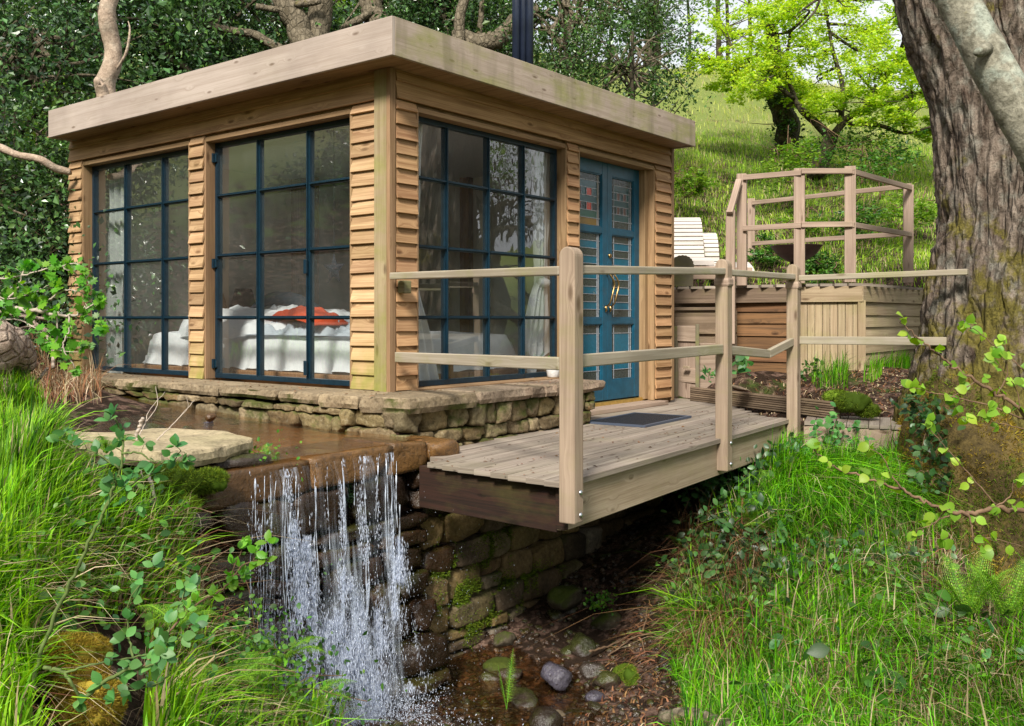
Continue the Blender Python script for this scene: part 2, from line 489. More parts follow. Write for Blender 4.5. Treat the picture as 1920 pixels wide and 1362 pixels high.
def glass_mat(name, tint, wavy=0., fac=2.4, col=(1, 1, 1), wscale=3.):
    g = G(name); P = g.pos()
    nrm = g.bump(g.noise(g.map(P, (1, 1, .6)), wscale, 2, .4), min(1, wavy), .06 * max(wavy, .05)) if wavy else None
    f = g.math('MINIMUM', g.math('MULTIPLY', g.schlick(.04, nrm), fac), .95)
    tr = g.n('BsdfTransparent', Color=tint); gl = g.n('BsdfGlossy', Color=col, Roughness=.012)
    if nrm is not None: g.set(gl.inputs['Normal'], nrm)
    hz = g.n('BsdfDiffuse', Color=(.42, .47, .44)); hn = g.math('MULTIPLY_ADD', g.ramp(g.noise(g.map(P, (1, 1, .5)), 1.6, 4, .6), [(.4, 0.), (.7, 1.)]), .06, .022)      # pale dusty haze, painting in the sky's veil over the panes
    tm = g.n('MixShader', Fac=hn); g.set(tm.inputs[1], tr.outputs[0]); g.set(tm.inputs[2], hz.outputs[0])
    m = g.n('MixShader', Fac=f); g.set(m.inputs[1], tm.outputs[0]); g.set(m.inputs[2], gl.outputs[0])
    return g.done(m.outputs[0])


def stain_mat(name, c, tr=.35):
    g = G(name); n = g.noise(g.pos(), 55, 3)
    col = g.mix(g.ramp(n, [(.3, 0.), (.7, 1.)]), tuple(x * .75 for x in c), c)
    p = g.pbr(col, .12, .6, g.bump(n, .35, .003)); t = g.n('BsdfTransparent', Color=tuple(min(1, x * 2.2) for x in c))
    m = g.n('MixShader', Fac=tr); g.set(m.inputs[1], p); g.set(m.inputs[2], t.outputs[0]); return g.done(m.outputs[0])


def cloth_mat(name, col, nscale=60, namt=.06):
    g = G(name); P = g.pos(); n = g.noise(P, 9, 5, .6)
    c = g.mix(g.ramp(n, [(.35, 0.), (.65, 1.)]), tuple(x * (1 - namt * 2) for x in col), col)
    p = g.pbr(c, .85, .1, g.bump(n, .5, .02)); t = g.n('BsdfTranslucent', Color=col)
    m = g.n('MixShader', Fac=.25); g.set(m.inputs[1], p); g.set(m.inputs[2], t.outputs[0]); return g.done(m.outputs[0])


M['glass'] = glass_mat('window_glass', (.95, .97, .95), .03, 4.0)
M['glass_w'] = glass_mat('wavy_old_glass', (.8, .82, .8), .22, 3.2, wscale=6.)
M['st_clear'] = stain_mat('clear_textured_glass', (.12, .14, .13), .45)
M['st_blue'] = stain_mat('blue_stained_glass', (.006, .15, .25), .12)
M['st_teal'] = stain_mat('teal_stained_glass', (.006, .085, .095), .12)
M['st_green'] = stain_mat('green_stained_glass', (.008, .10, .06), .12)
M['st_red'] = stain_mat('orange_stained_glass', (.62, .06, .02), .1)
M['st_pink'] = stain_mat('pink_stained_glass', (.22, .12, .10), .3)
M['st_dark'] = stain_mat('dark_stained_glass', (.02, .05, .05), .2)
M['st_amber'] = stain_mat('amber_stained_glass', (.40, .24, .05), .4)
M['sheet'] = cloth_mat('white_bedding', (.86, .88, .92))
M['curtain'] = cloth_mat('white_curtain', (.90, .92, .95))
M['blind'] = cloth_mat('pale_blind', (.50, .53, .52))

CW, CD, ZS, ZT = 3.60, 4.03, .245, 2.055      # facade x length, y length, sill, window head
cabin = thing('cabin', 'timber clad cabin with a flat roof, big steel windows and blue double doors', 'cabin', (0, 0, 0))


def clap(mb, side, a0, a1, z0, z1, mi=0, step=.0935, endj=.003):
    """feathered weatherboards on facade 'y' (plane x=0, facing -x) or 'x' (plane y=0, facing -y)"""
    al, n = (Y, -X) if side == 'y' else (X, -Y)
    z = z0
    while z < z1 - .02:
        h = min(step, z1 - z) + (.022 if z + step < z1 - .02 else 0)
        tilt = .025 + random.uniform(-.004, .004); th = .013
        e0, e1 = a0 + random.uniform(-endj, endj), a1 + random.uniform(-endj, endj)
        upv = unit(Z * h - n * (tilt)); out = np.cross(al, upv); out = out * np.sign(np.dot(out, n))
        c = al * (e0 + e1) / 2 + n * (.006 + tilt / 2) + Z * (z + h / 2)
        rot = random.uniform(-1, 1) * min(.004, .0015 / max(.1, (e1 - e0)))
        al2 = unit(al + upv * rot * 3)
        mb.obox(c, al2, unit(upv - al2 * np.dot(upv, al2)), out, (e1 - e0) / 2, h / 2, th / 2, mi)
        z += step


# --- cladding, one mesh per facade
w = MB()
for a0, a1 in ((.115, .345), (1.985, 2.165), (3.805, 4.02)): clap(w, 'y', a0, a1, ZS, ZT + .03)
clap(w, 'y', .115, 4.02, ZT + .033, 2.285, step=.112, endj=.001)
w.build('wall_cladding', [M['clad']], cabin)
w = MB()
for a0, a1 in ((.015, .20), ): clap(w, 'x', a0, a1, ZS, ZT + .03)
clap(w, 'x', 1.895, 2.045, ZS, ZT + .03); clap(w, 'x', 3.28, 3.555, -.02, ZT + .03)
clap(w, 'x', .015, 3.555, ZT + .033, 2.285, step=.112, endj=.001)
w.build('wall_cladding', [M['clad_warm']], cabin)

# --- solid wall behind the cladding: piers, spandrel, side and back walls
w = MB()
t = .12
def pier(lo, hi): w.box(lo, hi, 0)
for a0, a1 in ((.03, .345), (1.985, 2.165), (3.805, 4.03)): pier((.0, a0, .2), (t, a1, 2.27))
for a0, a1 in ((.345, 1.985), (2.165, 3.805)): pier((.0, a0, ZT), (t, a1, 2.27))
pier((.0, .0, .2), (.2, .03, 2.27)); pier((1.895, .0, -.1), (2.05, t, 2.27)); pier((3.275, .0, -.1), (3.60, t, 2.27))
pier((.2, .0, ZT), (1.895, t, 2.27)); pier((2.05, .0, ZT), (3.275, t, 2.27))
w.box((3.48, .13, -.1), (3.60, 4.03, 2.27), 1); w.box((.13, 3.91, -.1), (3.48, 4.03, 2.27), 1)
w.build('wall_frame', [M['jamb'], M['room']], cabin)

# --- reveals, trims, corner boards
w = MB()
for a0, a1 in ((.345, 1.985), (2.165, 3.805)):
    w.box((-.018, a1 - .001, ZS), (.118, a1 - .0205, ZT)); w.box((-.026, a0 - .006, ZS), (.118, a0 + .016, ZT))
    w.box((-.022, a0 + .0165, ZT - .02), (.118, a1 - .021, ZT + .012))
w.box((.196, -.028, ZS), (.214, .118, ZT)); w.box((1.878, -.018, ZS), (1.899, .118, ZT)); w.box((.2145, -.02, ZT - .02), (1.8775, .118, ZT + .012))
w.box((2.046, -.028, -.03), (2.064, .115, ZT)); w.box((3.258, -.018, -.03), (3.282, .115, ZT)); w.box((2.0645, -.02, ZT - .02), (3.2575, .115, ZT + .012))
w.box((3.20, .04, -.02), (3.2575, .115, ZT - .021))
w.box((3.557, -.034, -.05), (3.606, .10, 2.27))
w.box((.14, -.10, ZS - .02), (1.96, .05, ZS + .006))
w.build('trim_board', [M['jamb']], cabin, bevel=.002)
w = MB(); w.box((-.046, .004, .238), (-.022, .113, 2.27)); w.build('corner_board', [M['post_green']], cabin, bevel=.002)
w = MB(); w.box((-.046, -.028, .238), (.006, .003, 2.27)); w.build('corner_board', [M['jamb']], cabin, bevel=.002)

# --- roof: deck, fascia boards with shadow-side soffit
w = MB(); w.box((-.228, -.232, 2.272), (3.60, 4.0, 2.285)); w.build('soffit', [M['jamb']], cabin)
w = MB(); w.box((-.22, -.224, 2.29), (3.60, 4.0, 2.47)); w.build('roof', [M['felt']], cabin)
w = MB(); w.box((-.255, -.259, 2.262), (-.229, 3.925, 2.494)); w.build('fascia_board', [M['fascia']], cabin, bevel=.003)
w = MB(); w.box((-.2285, -.259, 2.263), (3.59, -.233, 2.495)); w.build('fascia_board', [M['fascia_r']], cabin, bevel=.003)
w = MB(); w.box((3.568, -.232, 2.263), (3.592, 4.0, 2.49)); w.build('fascia_board', [M['fascia']], cabin, bevel=.003)
w = MB(); w.box((-.228, 3.90, 2.263), (3.567, 3.925, 2.49)); w.build('fascia_board', [M['fascia']], cabin, bevel=.003)

# --- steel windows


def window(side, a0, a1, cols, thick=(), wavy=()):
    o = MB(); g1 = MB(); al, n = (Y, X) if side == 'y' else (X, Y)
    zs = [ZS + .008, .708, 1.178, 1.632, ZT - .021]; d0, d1 = .062, .108
    def bx(s0, s1, z0, z1, da, db):
        p = al * s0 + n * da + Z * z0; q = al * s1 + n * db + Z * z1; o.box(np.minimum(p, q), np.maximum(p, q))
    b0, b1 = a0 + .018, a1 - .022
    bx(b0, b0 + .03, zs[0], zs[-1], d0, d1); bx(b1 - .03, b1, zs[0], zs[-1], d0, d1)
    bx(b0 + .03, b1 - .03, zs[0], zs[0] + .034, d0, d1); bx(b0 + .03, b1 - .03, zs[-1] - .034, zs[-1], d0, d1)
    ed = [b0 + .03] + list(cols) + [b1 - .03]
    for c in cols:
        k = .021 if c in thick else .0125
        bx(c - k, c + k, zs[0] + .034, zs[-1] - .034, d0 + .004, d1 - .003)
        bx(c - .004, c + .004, zs[0] + .034, zs[-1] - .034, d0 - .01, d0 + .004)
    for z in zs[1:-1]:
        for i in range(len(ed) - 1):
            k0 = .0125 + (.0085 if ed[i] in thick else 0) if i else 0; k1 = .0125 + (.0085 if ed[i + 1] in thick else 0) if i + 1 < len(ed) - 1 else 0
            bx(ed[i] + k0, ed[i + 1] - k1, z - .0125, z + .0125, d0 + .006, d1 - .005)
            bx(ed[i] + k0, ed[i + 1] - k1, z - .004, z + .004, d0 - .008, d0 + .006)
    fr = o.build('window', [M['frame']], cabin)
    for i in range(len(ed) - 1):
        for j in range(4):
            p = al * ed[i] + n * .085 + Z * zs[j]; q = al * ed[i + 1] + n * .085 + Z * zs[j + 1]
            tx, tz = random.uniform(-1, 1) * .0016, random.uniform(-1, 1) * .0016
            A = p + n * tx; B = al * ed[i + 1] + n * (.085 + tz) + Z * zs[j]; C_ = q + n * (-tx); D = al * ed[i] + n * (.085 - tz) + Z * zs[j + 1]
            g1.quad(*((A, B, C_, D) if side == 'x' else (B, A, D, C_)), 1 if (i, j) in wavy else 0)
    g1.build('glass', [M['glass'], M['glass_w']], fr)
    return fr


w1 = window('y', .345, 1.985, [.885, 1.44], thick=(.885, 1.44))
w2 = window('y', 2.165, 3.805, [2.675, 3.24])
w3 = window('x', .20, 1.895, [.585, 1.03, 1.445], wavy=((2, 3), (2, 2), (3, 3), (3, 2)))
for zz in (.36, 1.12, 1.92):
    h = MB(); h.box((.03, 1.945, zz - .035), (.061, 1.962, zz + .035)); h.box((.045, 1.93, zz - .03), (.0605, 1.9445, zz + .03)); h.build('hinge', [M['frame']], w1, bevel=.002)
for zz in (.36, 1.06):
    h = MB(); h.box((.035, .872, zz - .05), (.0515, .90, zz + .05)); h.build('window_latch', [M['frame']], w1, bevel=.003)

# --- blue double doors with leaded glass
ZD0, ZD1 = -.03, 2.03
w = MB()
w.box((2.066, .065, -.0335), (3.255, .096, -.004), 0)
w.build('threshold', [M['brass_plate']], cabin)
w = MB(); w.box((2.0, -.12, -.07), (3.34, .10, -.034), 0); w.build('door_sill', [M['grey_wood']], cabin, bevel=.003)


def leaf_door(x0, x1, mirror):
    st_l, st_r = (.085, .075) if mirror else (.075, .085)
    w = MB(); y0, y1 = .098, .145; z = [ZD0 + .035, .17, .655, .705, 1.425, 1.475, 1.925, ZD1]
    w.box((x0, y0, z[0]), (x0 + st_l, y1, z[7])); w.box((x1 - st_r, y0, z[0]), (x1, y1, z[7]))
    for a, b in ((0, 1), (2, 3), (4, 5), (6, 7)): w.box((x0 + st_l, y0 + .002, z[a]), (x1 - st_r, y1, z[b]), grain=0)
    # glazing beads
    gx0, gx1 = x0 + st_l, x1 - st_r
    for a, b in ((1, 2), (3, 4), (5, 6)):
        w.box((gx0, y0 + .008, z[a]), (gx0 + .01, y0 + .03, z[b])); w.box((gx1 - .01, y0 + .008, z[a]), (gx1, y0 + .03, z[b]))
        w.box((gx0 + .01, y0 + .008, z[b] - .01), (gx1 - .01, y0 + .03, z[b]), grain=0); w.box((gx0 + .01, y0 + .008, z[a]), (gx1 - .01, y0 + .03, z[a] + .01), grain=0)
    d = w.build('door', [M['door']], cabin, bevel=.002)
    mats = ['st_clear', 'st_blue', 'st_teal', 'st_green', 'st_red', 'st_pink', 'st_dark', 'st_amber', 'lead']
    m = {k: i for i, k in enumerate(mats)}; s = MB(); yl = .12
    gx0 += .01; gx1 -= .01
    def cell(a, b, c, e, k):
        s.quad((a, yl, c), (b, yl, c), (b, yl, e), (a, yl, e), m[k])
    def hl(a, b, zz, r=.0026): s.box((a, yl - .004, zz - r), (b, yl + .004, zz + r), m['lead'])
    def vl(xx, a, b, r=.0026): s.box((xx - r, yl - .005, a), (xx + r, yl + .005, b), m['lead'])
    bl = gx0 + .045; br = gx1 - (.05 if not mirror else .045); bm = gx1 - .025
    amb = 'st_amber' if mirror else 'st_clear'
    def zone(z0, z1, rows, side):
        hs = sum(r[0] for r in rows); zz = z1
        for i, (h, k) in enumerate(rows):
            hh = h / hs * (z1 - z0)
            if isinstance(k, list):
                dx = (br - bl) / len(k)
                for q, kk in enumerate(k):
                    cell(bl + q * dx, bl + (q + 1) * dx, zz - hh, zz, kk)
                    if q: vl(bl + q * dx, zz - hh, zz)
            else: cell(bl, br, zz - hh, zz, k)
            if i: hl(bl if 0 < i < len(rows) - 1 and False else gx0, gx1 if i in (1, len(rows) - 1) else br, zz)
            zz -= hh
        cell(gx0, bl, z0, z1, side); cell(br, bm, z0, z1, side); cell(bm, gx1, z0, z1, 'st_clear')
        vl(bl, z0, z1); vl(br, z0, z1); vl(bm, z0, z1, .0028)
    sq1 = ['st_pink', 'st_teal', 'st_red' if mirror else 'st_pink', 'st_teal']; sq2 = ['st_red', 'st_dark', 'st_red', 'st_dark'] if mirror else ['st_dark', 'st_pink', 'st_dark', 'st_teal']
    if not mirror: sq1 = ['st_teal', 'st_pink', 'st_teal', 'st_pink', 'st_teal']; sq2 = ['st_dark', 'st_pink', 'st_dark', 'st_pink', 'st_teal']
    zone(z[5] + .01, z[6] - .01, [(1, 'st_clear'), (1.1, 'st_teal'), (1.15, sq1), (1, 'st_teal'), (1.15, sq2), (1.1, 'st_green' if mirror else 'st_teal'), (1.1, 'st_amber' if mirror else 'st_clear')], amb)
    zone(z[3] + .01, z[4] - .01, [(.9, 'st_clear')] + [(1, k) for _ in range(5) for k in ('st_blue', 'st_clear')], 'st_clear')
    zone(z[1] + .01, z[2] - .01, [(.8, 'st_clear'), (3.6, 'st_blue'), (.9, 'st_clear')], 'st_clear')
    s.build('stained_glass', [M[k] for k in mats], d)
    # curved brass pull
    hx = x1 - .032 if mirror else x0 + .035; sgn = -1 if mirror else 1
    tb = TB(); P = curve([(hx, .092, 1.10), (hx, .06, 1.085), (hx + .02, .035, 1.04), (hx + .038, .03, .985), (hx + .012, .035, .90), (hx - .002, .05, .83), (hx, .092, .80)], 6)
    tb.tube(P, lerp_r([.008, .007, .008, .009, .008, .007, .008], len(P)), 8)
    for zz in (1.115, .785):
        tb.tube([(hx, .098, zz - .03), (hx, .09, zz - .015), (hx, .088, zz), (hx, .09, zz + .015), (hx, .098, zz + .03)], [.003, .010, .012, .010, .003], 8)
    tb.build('handle', [M['brass']], d)
    return d


leaf_door(2.069, 2.664, True); dr = leaf_door(2.668, 3.197, False)
tb = TB(); tb.tube([(2.70, .100, 1.24), (2.70, .088, 1.24), (2.70, .082, 1.24)], [.02, .02, .013], 12); tb.build('lock', [M['brass']], dr)

# --- interior shell
w = MB()
w.box((.12, .13, .06), (3.48, 3.91, .20), 0, grain=0); w.build('floor', [M['floor_in']], cabin)
w = MB(); w.box((.12, .12, 2.2), (3.48, 3.91, 2.262)); w.build('ceiling', [M['ceil']], cabin)
for lo_, hi_ in (((2.35, 3.55, .2), (2.43, 3.91, 2.2)), ((3.40, 2.3, .2), (3.48, 2.42, 2.2))):
    w = MB(); w.box(lo_, hi_); w.build('interior_post', [M['inner']], cabin)

# --- flue: three black pipes strapped together
fl = MB(); tb = TB()
fx = at(982, 110, 8.0); fx[2] = 2.47
for dx, r in ((-.062, .036), (-.004, .028), (.048, .034)):
    p = fx + RT * dx; tb.tube([p, p + Z * 1.0, p + Z * 1.9], r, 20)
fo = tb.build('flue_pipe', [M['flue']], cabin)
tb = TB(); q = fx + RT * -.006 + Z * .14; tb.tube([fx + RT * .048 + Z * .12, fx + RT * .048 + Z * .15], .038, 20)
tb.build('pipe_collar', [M['flue']], fo)
w = MB(); c = fx + RT * -.003 + Z * .06 - FW * .032
w.obox(c, RT, -FW, Z, .018, .002, .014); w.build('pipe_label', [M['white']], fo)

# ------------------------------------------------------------------ things inside the cabin


def cloth(name, u0, u1, v0, v1, fz, mat, parent=None, nu=50, nv=50, thick=0):
    uu, vv = np.meshgrid(np.linspace(u0, u1, nu), np.linspace(v0, v1, nv), indexing='ij')
    V = fz(uu, vv); V = V.reshape(-1, 3); F = []
    idx = np.arange(nu * nv).reshape(nu, nv)
    F = np.stack([idx[:-1, :-1], idx[1:, :-1], idx[1:, 1:], idx[:-1, 1:]], -1).reshape(-1, 4)
    o = mesh(name, V, F, mat, parent, smooth_=True)
    if thick:
        m = o.modifiers.new('thickness', 'SOLIDIFY'); m.thickness = thick; m.offset = 0
    return o


bed = thing('bed', 'low double bed on a timber platform behind the big windows', 'bed', (1.2, 1.9, .2))
w = MB(); w.box((.30, .40, .25), (2.0, 3.56, .30)); w.box((.36, .46, .2), (1.95, 3.5, .25)); w.build('platform', [M['inner']], bed, bevel=.006)


def sheet_f(u, v):                       # a sheet laid over a mattress, hanging at the edges
    x = .33 + u * 1.6; y = .44 + v * 3.06
    ex = np.minimum(np.minimum(x - .33, 1.93 - x), np.minimum(y - .44, 3.50 - y))
    dr = smooth(0, .10, ex); z = .31 + .26 * dr
    n = fbm(np.stack([x, y, x * 0], -1), 2.2, 4); f = fbm(np.stack([x * 9, y * 9, x * 0], -1), 1., 2)
    hem = np.sin(y * 23 + 3 * n) + .6 * np.sin(x * 31 + y * 9); z = z + n * .05 * dr + .02 * f * (1 - dr)
    px = x - (.035 * f + .016 * hem) * (1 - dr); py = y + (.03 * f) * (1 - dr)
    return np.stack([px, py, z], -1)


cloth('mattress', 0, 1, 0, 1, sheet_f, M['sheet'], bed, 90, 90)


def duvet_f(u, v):
    a = u * 2 * np.pi; r = v
    cx, cy = .98, 2.45; x = cx + np.cos(a) * r * .66; y = cy + np.sin(a) * r * 1.05
    n = fbm(np.stack([x, y, x * 0 + 3], -1), 3.1, 5); wr = np.abs(fbm(np.stack([x * 1.5, y, x * 0 + 8], -1), 5, 3))
    z = .56 + .19 * np.sqrt(np.clip(1 - r ** 3, 0, 1)) + .08 * n + .11 * wr * (r < .98)
    return np.stack([x, y, z], -1)


dv = cloth('duvet', 0, 1, 0, 1, duvet_f, M['sheet'], None, 80, 30)
tag(dv, 'crumpled white duvet heaped on the far end of the bed', 'duvet')


def crumple_f(u, v):
    x = .37 + u * .5; y = .75 + v * 1.3
    e = smooth(0, .2, u) * smooth(1, .8, u) * smooth(0, .12, v) * smooth(1, .88, v)
    wr = np.abs(fbm(np.stack([x, y, x * 0 + 5], -1), 7, 5)); z = .575 + e * (.02 + .2 * wr)
    return np.stack([x, y + .02 * wr, z], -1)


M['sheet2'] = cloth_mat('blue_grey_blanket', (.55, .62, .70))
cz = cloth('blanket', 0, 1, 0, 1, crumple_f, M['sheet2'], None, 90, 90)
tag(cz, 'rumpled pale blue-grey blanket lying across the bed by the second window', 'blanket')


def towel_f(u, v):
    x = .44 + u * .40 + .25 * (v - .5); y = 1.12 + v * .95
    e = smooth(0, .3, u) * smooth(1, .7, u) * smooth(0, .15, v) * smooth(1, .8, v)
    n = fbm(np.stack([x, y, x * 0 + 2], -1), 4.5, 4)
    z = .70 + e * (.07 + .05 * n) + .015 * n - .05 * smooth(.35, 0, v)
    return np.stack([x + .04 * n, y, z], -1)


tw = cloth('towel', 0, 1, 0, 1, towel_f, M['orange'], None, 50, 70, .012)
tag(tw, 'rust orange towel draped over the white bedding', 'towel')
tb = TB(); P = curve([at(470, 582, 8.3), at(505, 562, 8.25), at(545, 562, 8.2), at(585, 578, 8.15), at(615, 600, 8.1)], 8)
tb.tube(P, lerp_r([.02, .055, .065, .055, .02], len(P)), 14, rough=.1)
tag(tb.build('bolster', [M['black_cloth']]), 'dark curved bolster cushion lying behind the orange towel on the bed', 'cushion')
tb = TB(); P = curve([(1.6, 3.72, .2), (1.62, 3.72, .5), (1.6, 3.72, .75), (1.6, 3.72, 1.0)], 7)
tb.tube(P, lerp_r([.15, .16, .15, .08], len(P)), 20, rough=.05); tb.tube(P + np.array([-.22, .12, -.05]), lerp_r([.12, .14, .12, .06], len(P)), 16, rough=.05)
tag(tb.build('wicker_basket', [M['wicker']]), 'tall pale wicker basket standing at the far end of the bed', 'basket')

# star ornament hanging in the second window
tb = TB(); c = np.array([.30, .885, 1.05]); V = []
for k in range(10):
    a = math.pi / 2 + k * math.pi / 5; r = .12 if k % 2 == 0 else .05; V.append(c + Y * math.cos(a) * r + Z * math.sin(a) * r)
V += [c - X * .02, c + X * .02]; tb.add(V, [(k, (k + 1) % 10, 10) for k in range(10)] + [((k + 1) % 10, k, 11) for k in range(10)])
tb.tube([c + Z * .12, c + Z * .7, c + Z * 1.15], .0015, 4)
tag(tb.build('star_ornament', [M['black_cloth']], smooth_=False), 'dark star ornament hanging behind the centre of the wider near window', 'ornament')


def curtain(name, pts, label, mat='curtain', folds=7, nz=40, nu=50, plane='x'):
    """pts: list of (z, along centre, depth centre, width) going down"""
    z, a, d, wd_ = np.array(pts, float).T; o = np.argsort(z); z, a, d, wd_ = z[o], a[o], d[o], wd_[o]
    zz, uu = np.meshgrid(np.linspace(z[0], z[-1], nz), np.linspace(-.5, .5, nu), indexing='ij')
    A = np.interp(zz, z, a) + uu * np.interp(zz, z, wd_); ww = np.interp(zz, z, wd_)
    f = np.sin(uu * folds * 2 * np.pi + 1.3 * np.sin(zz * 2.2)) * .025 + .012 * fbm(np.stack([uu * 6, zz * 4, uu * 0], -1), 1, 3)
    D = np.interp(zz, z, d) + f
    V = np.stack([A, D, zz], -1) if plane == 'x' else np.stack([D, A, zz], -1)
    idx = np.arange(nz * nu).reshape(nz, nu)
    F = np.stack([idx[:-1, :-1], idx[1:, :-1], idx[1:, 1:], idx[:-1, 1:]], -1).reshape(-1, 4)
    ob = mesh(name, V.reshape(-1, 3), F, M[mat], None, smooth_=True)
    return tag(ob, label, 'curtain', 'curtains')


curtain('curtain', [(2.15, .37, .17, .16), (1.6, .36, .17, .11), (1.15, .34, .17, .09), (.98, .34, .17, .07), (.8, .36, .17, .16), (.55, .41, .17, .30), (.25, .45, .17, .36)], 'white curtain gathered at the left edge of the door-side window', folds=4)
curtain('curtain', [(2.15, 1.80, .17, .24), (1.5, 1.81, .17, .17), (1.1, 1.81, .17, .13), (.98, 1.81, .17, .12), (.9, 1.79, .17, .18), (.6, 1.76, .17, .32), (.42, 1.75, .17, .36), (.40, 1.72, .17, .12), (.24, 1.66, .17, .05)], 'knotted white curtain behind the panes beside the blue doors', folds=4)
curtain('blind', [(2.15, 3.66, .22, .28), (.22, 3.66, .22, .28)], 'pale hanging blind at the far left end of the left window', 'blind', folds=3, plane='y')
tb = TB(); c = np.array([1.81, .155, .985]); tb.tube(curve([c - Z * .04, c - Z * .02, c, c + Z * .02, c + Z * .04], 2), lerp_r([.02, .055, .06, .055, .02], 9), 12, rough=.15)
ko = tb.build('curtain_knot', [M['curtain']]); tag(ko, 'bunched knot tying the white curtain beside the blue doors', 'curtain tie')

tbl = thing('side_table', 'small reddish wooden table inside, low behind the door-side window', 'table', (.72, .45, .2))
w = MB(); w.box((.45, .35, .37), (1.0, .85, .395)); w.build('table_top', [M['inner']], tbl, bevel=.003)
for a, b in ((.48, .38), (.97, .38), (.48, .82), (.97, .82)):
    w = MB(); w.box((a - .018, b - .018, .2), (a + .018, b + .018, .37)); w.build('leg', [M['inner']], tbl)
pl = thing('potted_plant', 'small green plant in a white dimpled pot on the window ledge', 'plant', (1.66, -.06, ZS))
tb = TB(); c = np.array([1.66, -.055, ZS + .006]); tb.tube([c, c + Z * .01, c + Z * .06, c + Z * .105, c + Z * .11, c + Z * .1], [.036, .045, .053, .056, .052, .045], 20)
tb.build('pot', [M['pot']], pl)
# ------------------------------------------------------------------ dry stone work


def cube_grid(n):
    """unit rounded-box grid, n cells per side"""
    V = []; F = []; idx = {}
    def vid(p):
        k = tuple(int(round(a * n)) for a in p)
        if k not in idx: idx[k] = len(V); V.append([2 * a / n - 1 for a in k])
        return idx[k]
    for ax in range(3):
        for s in (0, 1):
            o = [a for a in range(3) if a != ax]
            for i in range(n):
                for j in range(n):
                    q = []
                    for a, b in ((0, 0), (1, 0), (1, 1), (0, 1)):
                        p = [0, 0, 0]; p[ax] = s; p[o[0]] = (i + a) / n; p[o[1]] = (j + b) / n; q.append(vid(p))
                    flip = (ax == 1) ^ (s == 0)
                    if flip: q = q[::-1]
                    F += [(q[0], q[1], q[2]), (q[0], q[2], q[3])]
    return np.array(V, float), np.array(F)


CG = {n: cube_grid(n) for n in (4, 6, 9)}


def put_stone(tb, c, ax, half, mi=0, n=6, p=6., rough=.10, rot=0., seed=None, cut=1.):
    """stone centred c; ax = 3x3 rows (along, out, up)"""
    V, F = CG[n]; V = V.copy(); nn = (np.abs(V) ** p).sum(1) ** (1 / p); V = V / nn[:, None]
    if cut:
        pn = unit(RS.normal(size=(7, 3)) * [1, 1, .7]); hp = RS.uniform(.86, 1.12, 7) * cut; q = V @ pn.T; V = V * np.minimum(1, (hp / np.maximum(q, 1e-3)).min(1))[:, None]
    s = random.random() * 100 if seed is None else seed
    V[:, 0] *= 1 + random.uniform(-.1, .1) * V[:, 2]; V[:, 2] *= 1 + random.uniform(-.14, .14) * V[:, 0]
    H = np.asarray(half, float); W = V * H
    d = fbm(W + s, 1.6 / H.mean() * .5, 4)[:, None]
    W = W * (1 + rough * 1.6 * d) + V * (fbm(W * 1 + s + 9, 22, 4)[:, None] * rough * .11)
    if rot:
        cr_, sr = math.cos(rot), math.sin(rot); a, b = W[:, 0].copy(), W[:, 2].copy(); W[:, 0] = a * cr_ - b * sr; W[:, 2] = a * sr + b * cr_
    tb.add(np.asarray(c) + W @ np.asarray(ax), F, mi)


def course_wall(tb, p0, p1, out, z0, z1, hs, wr, depth=.13, mi=0, n=6, face=0., joint=.012, gap=None, proud=None, rough=.10, p=6., cut=1.):
    """courses of stones from p0 to p1 (plan), heights hs range, widths wr range; 'face' is where the outer face lies"""
    p0 = np.array([*p0, 0.]); p1 = np.array([*p1, 0.]); a = unit(p1 - p0); Ln = np.linalg.norm(p1 - p0); out = np.array([*out, 0.]); z = z0
    while z < z1 - .02:
        h = random.uniform(*hs)
        if z + h > z1 - hs[0] * .5: h = z1 - z
        s = -random.uniform(0, wr[0])
        while s < Ln:
            w = random.uniform(*wr) * (1.3 if random.random() < .15 else 1); e = min(s + w, Ln + .02)
            if e - max(s, 0) > .05:
                s0 = max(s, 0); c = p0 + a * (s0 + e) / 2; zc = z + h / 2; hh = h; two = h > .13 and random.random() < .18
                pr = random.uniform(-.018, .022) + (proud(c, zc) if proud else 0)
                ok = gap is None or not gap(c, zc)
                if ok:
                    parts = ((0, .5), (.5, .5)) if two else ((0, 1),)
                    for q0, qh in parts:
                        zz = z + h * (q0 + qh / 2)
                        m_ = mi(c, zz) if callable(mi) else mi
                        put_stone(tb, c + out * (face + pr - depth / 2) + Z * zz, np.array([a, out, Z]),
                                  ((e - s0) / 2 - joint / 2, depth / 2 + .02, h * qh / 2 - joint / 2.2), m_, n, p=p, rough=rough, rot=random.uniform(-.05, .05), cut=cut)
            s += w
        z += h
    return tb


# plinth under the cabin: path of its outer face
PA, PB, PC, PD_ = (-.36, 3.75), (-.37, .05), (-.33, -.40), (1.50, -.42)
pw = thing('plinth_wall', 'low mossy dry stone wall with flat coping carrying the cabin above the stream', 'stone wall', (-.3, -.3, 0))
tb = TB()
course_wall(tb, PA, PB, (-1, 0), -.06, .165, (.07, .11), (.16, .34), .2, n=9, p=13, rough=.12, cut=1.32, joint=.007)
course_wall(tb, (-.37, .05), (-.30, -.34), (-.99, -.1), -.06, .165, (.08, .12), (.17, .3), .2, n=9, p=13, rough=.12, cut=1.32, joint=.007)
course_wall(tb, (-.33, -.40), (1.62, -.42), (0, -1), -.16, .17, (.09, .135), (.12, .24), .2, n=9, p=13, rough=.12, cut=1.32, joint=.007)
course_wall(tb, (1.62, -.42), (1.62, -.1), (1, 0), -.16, .17, (.10, .12), (.15, .25), .2, n=9, p=13, rough=.12, cut=1.32, joint=.007)
tb.build('stonework', [M['stone']], pw)
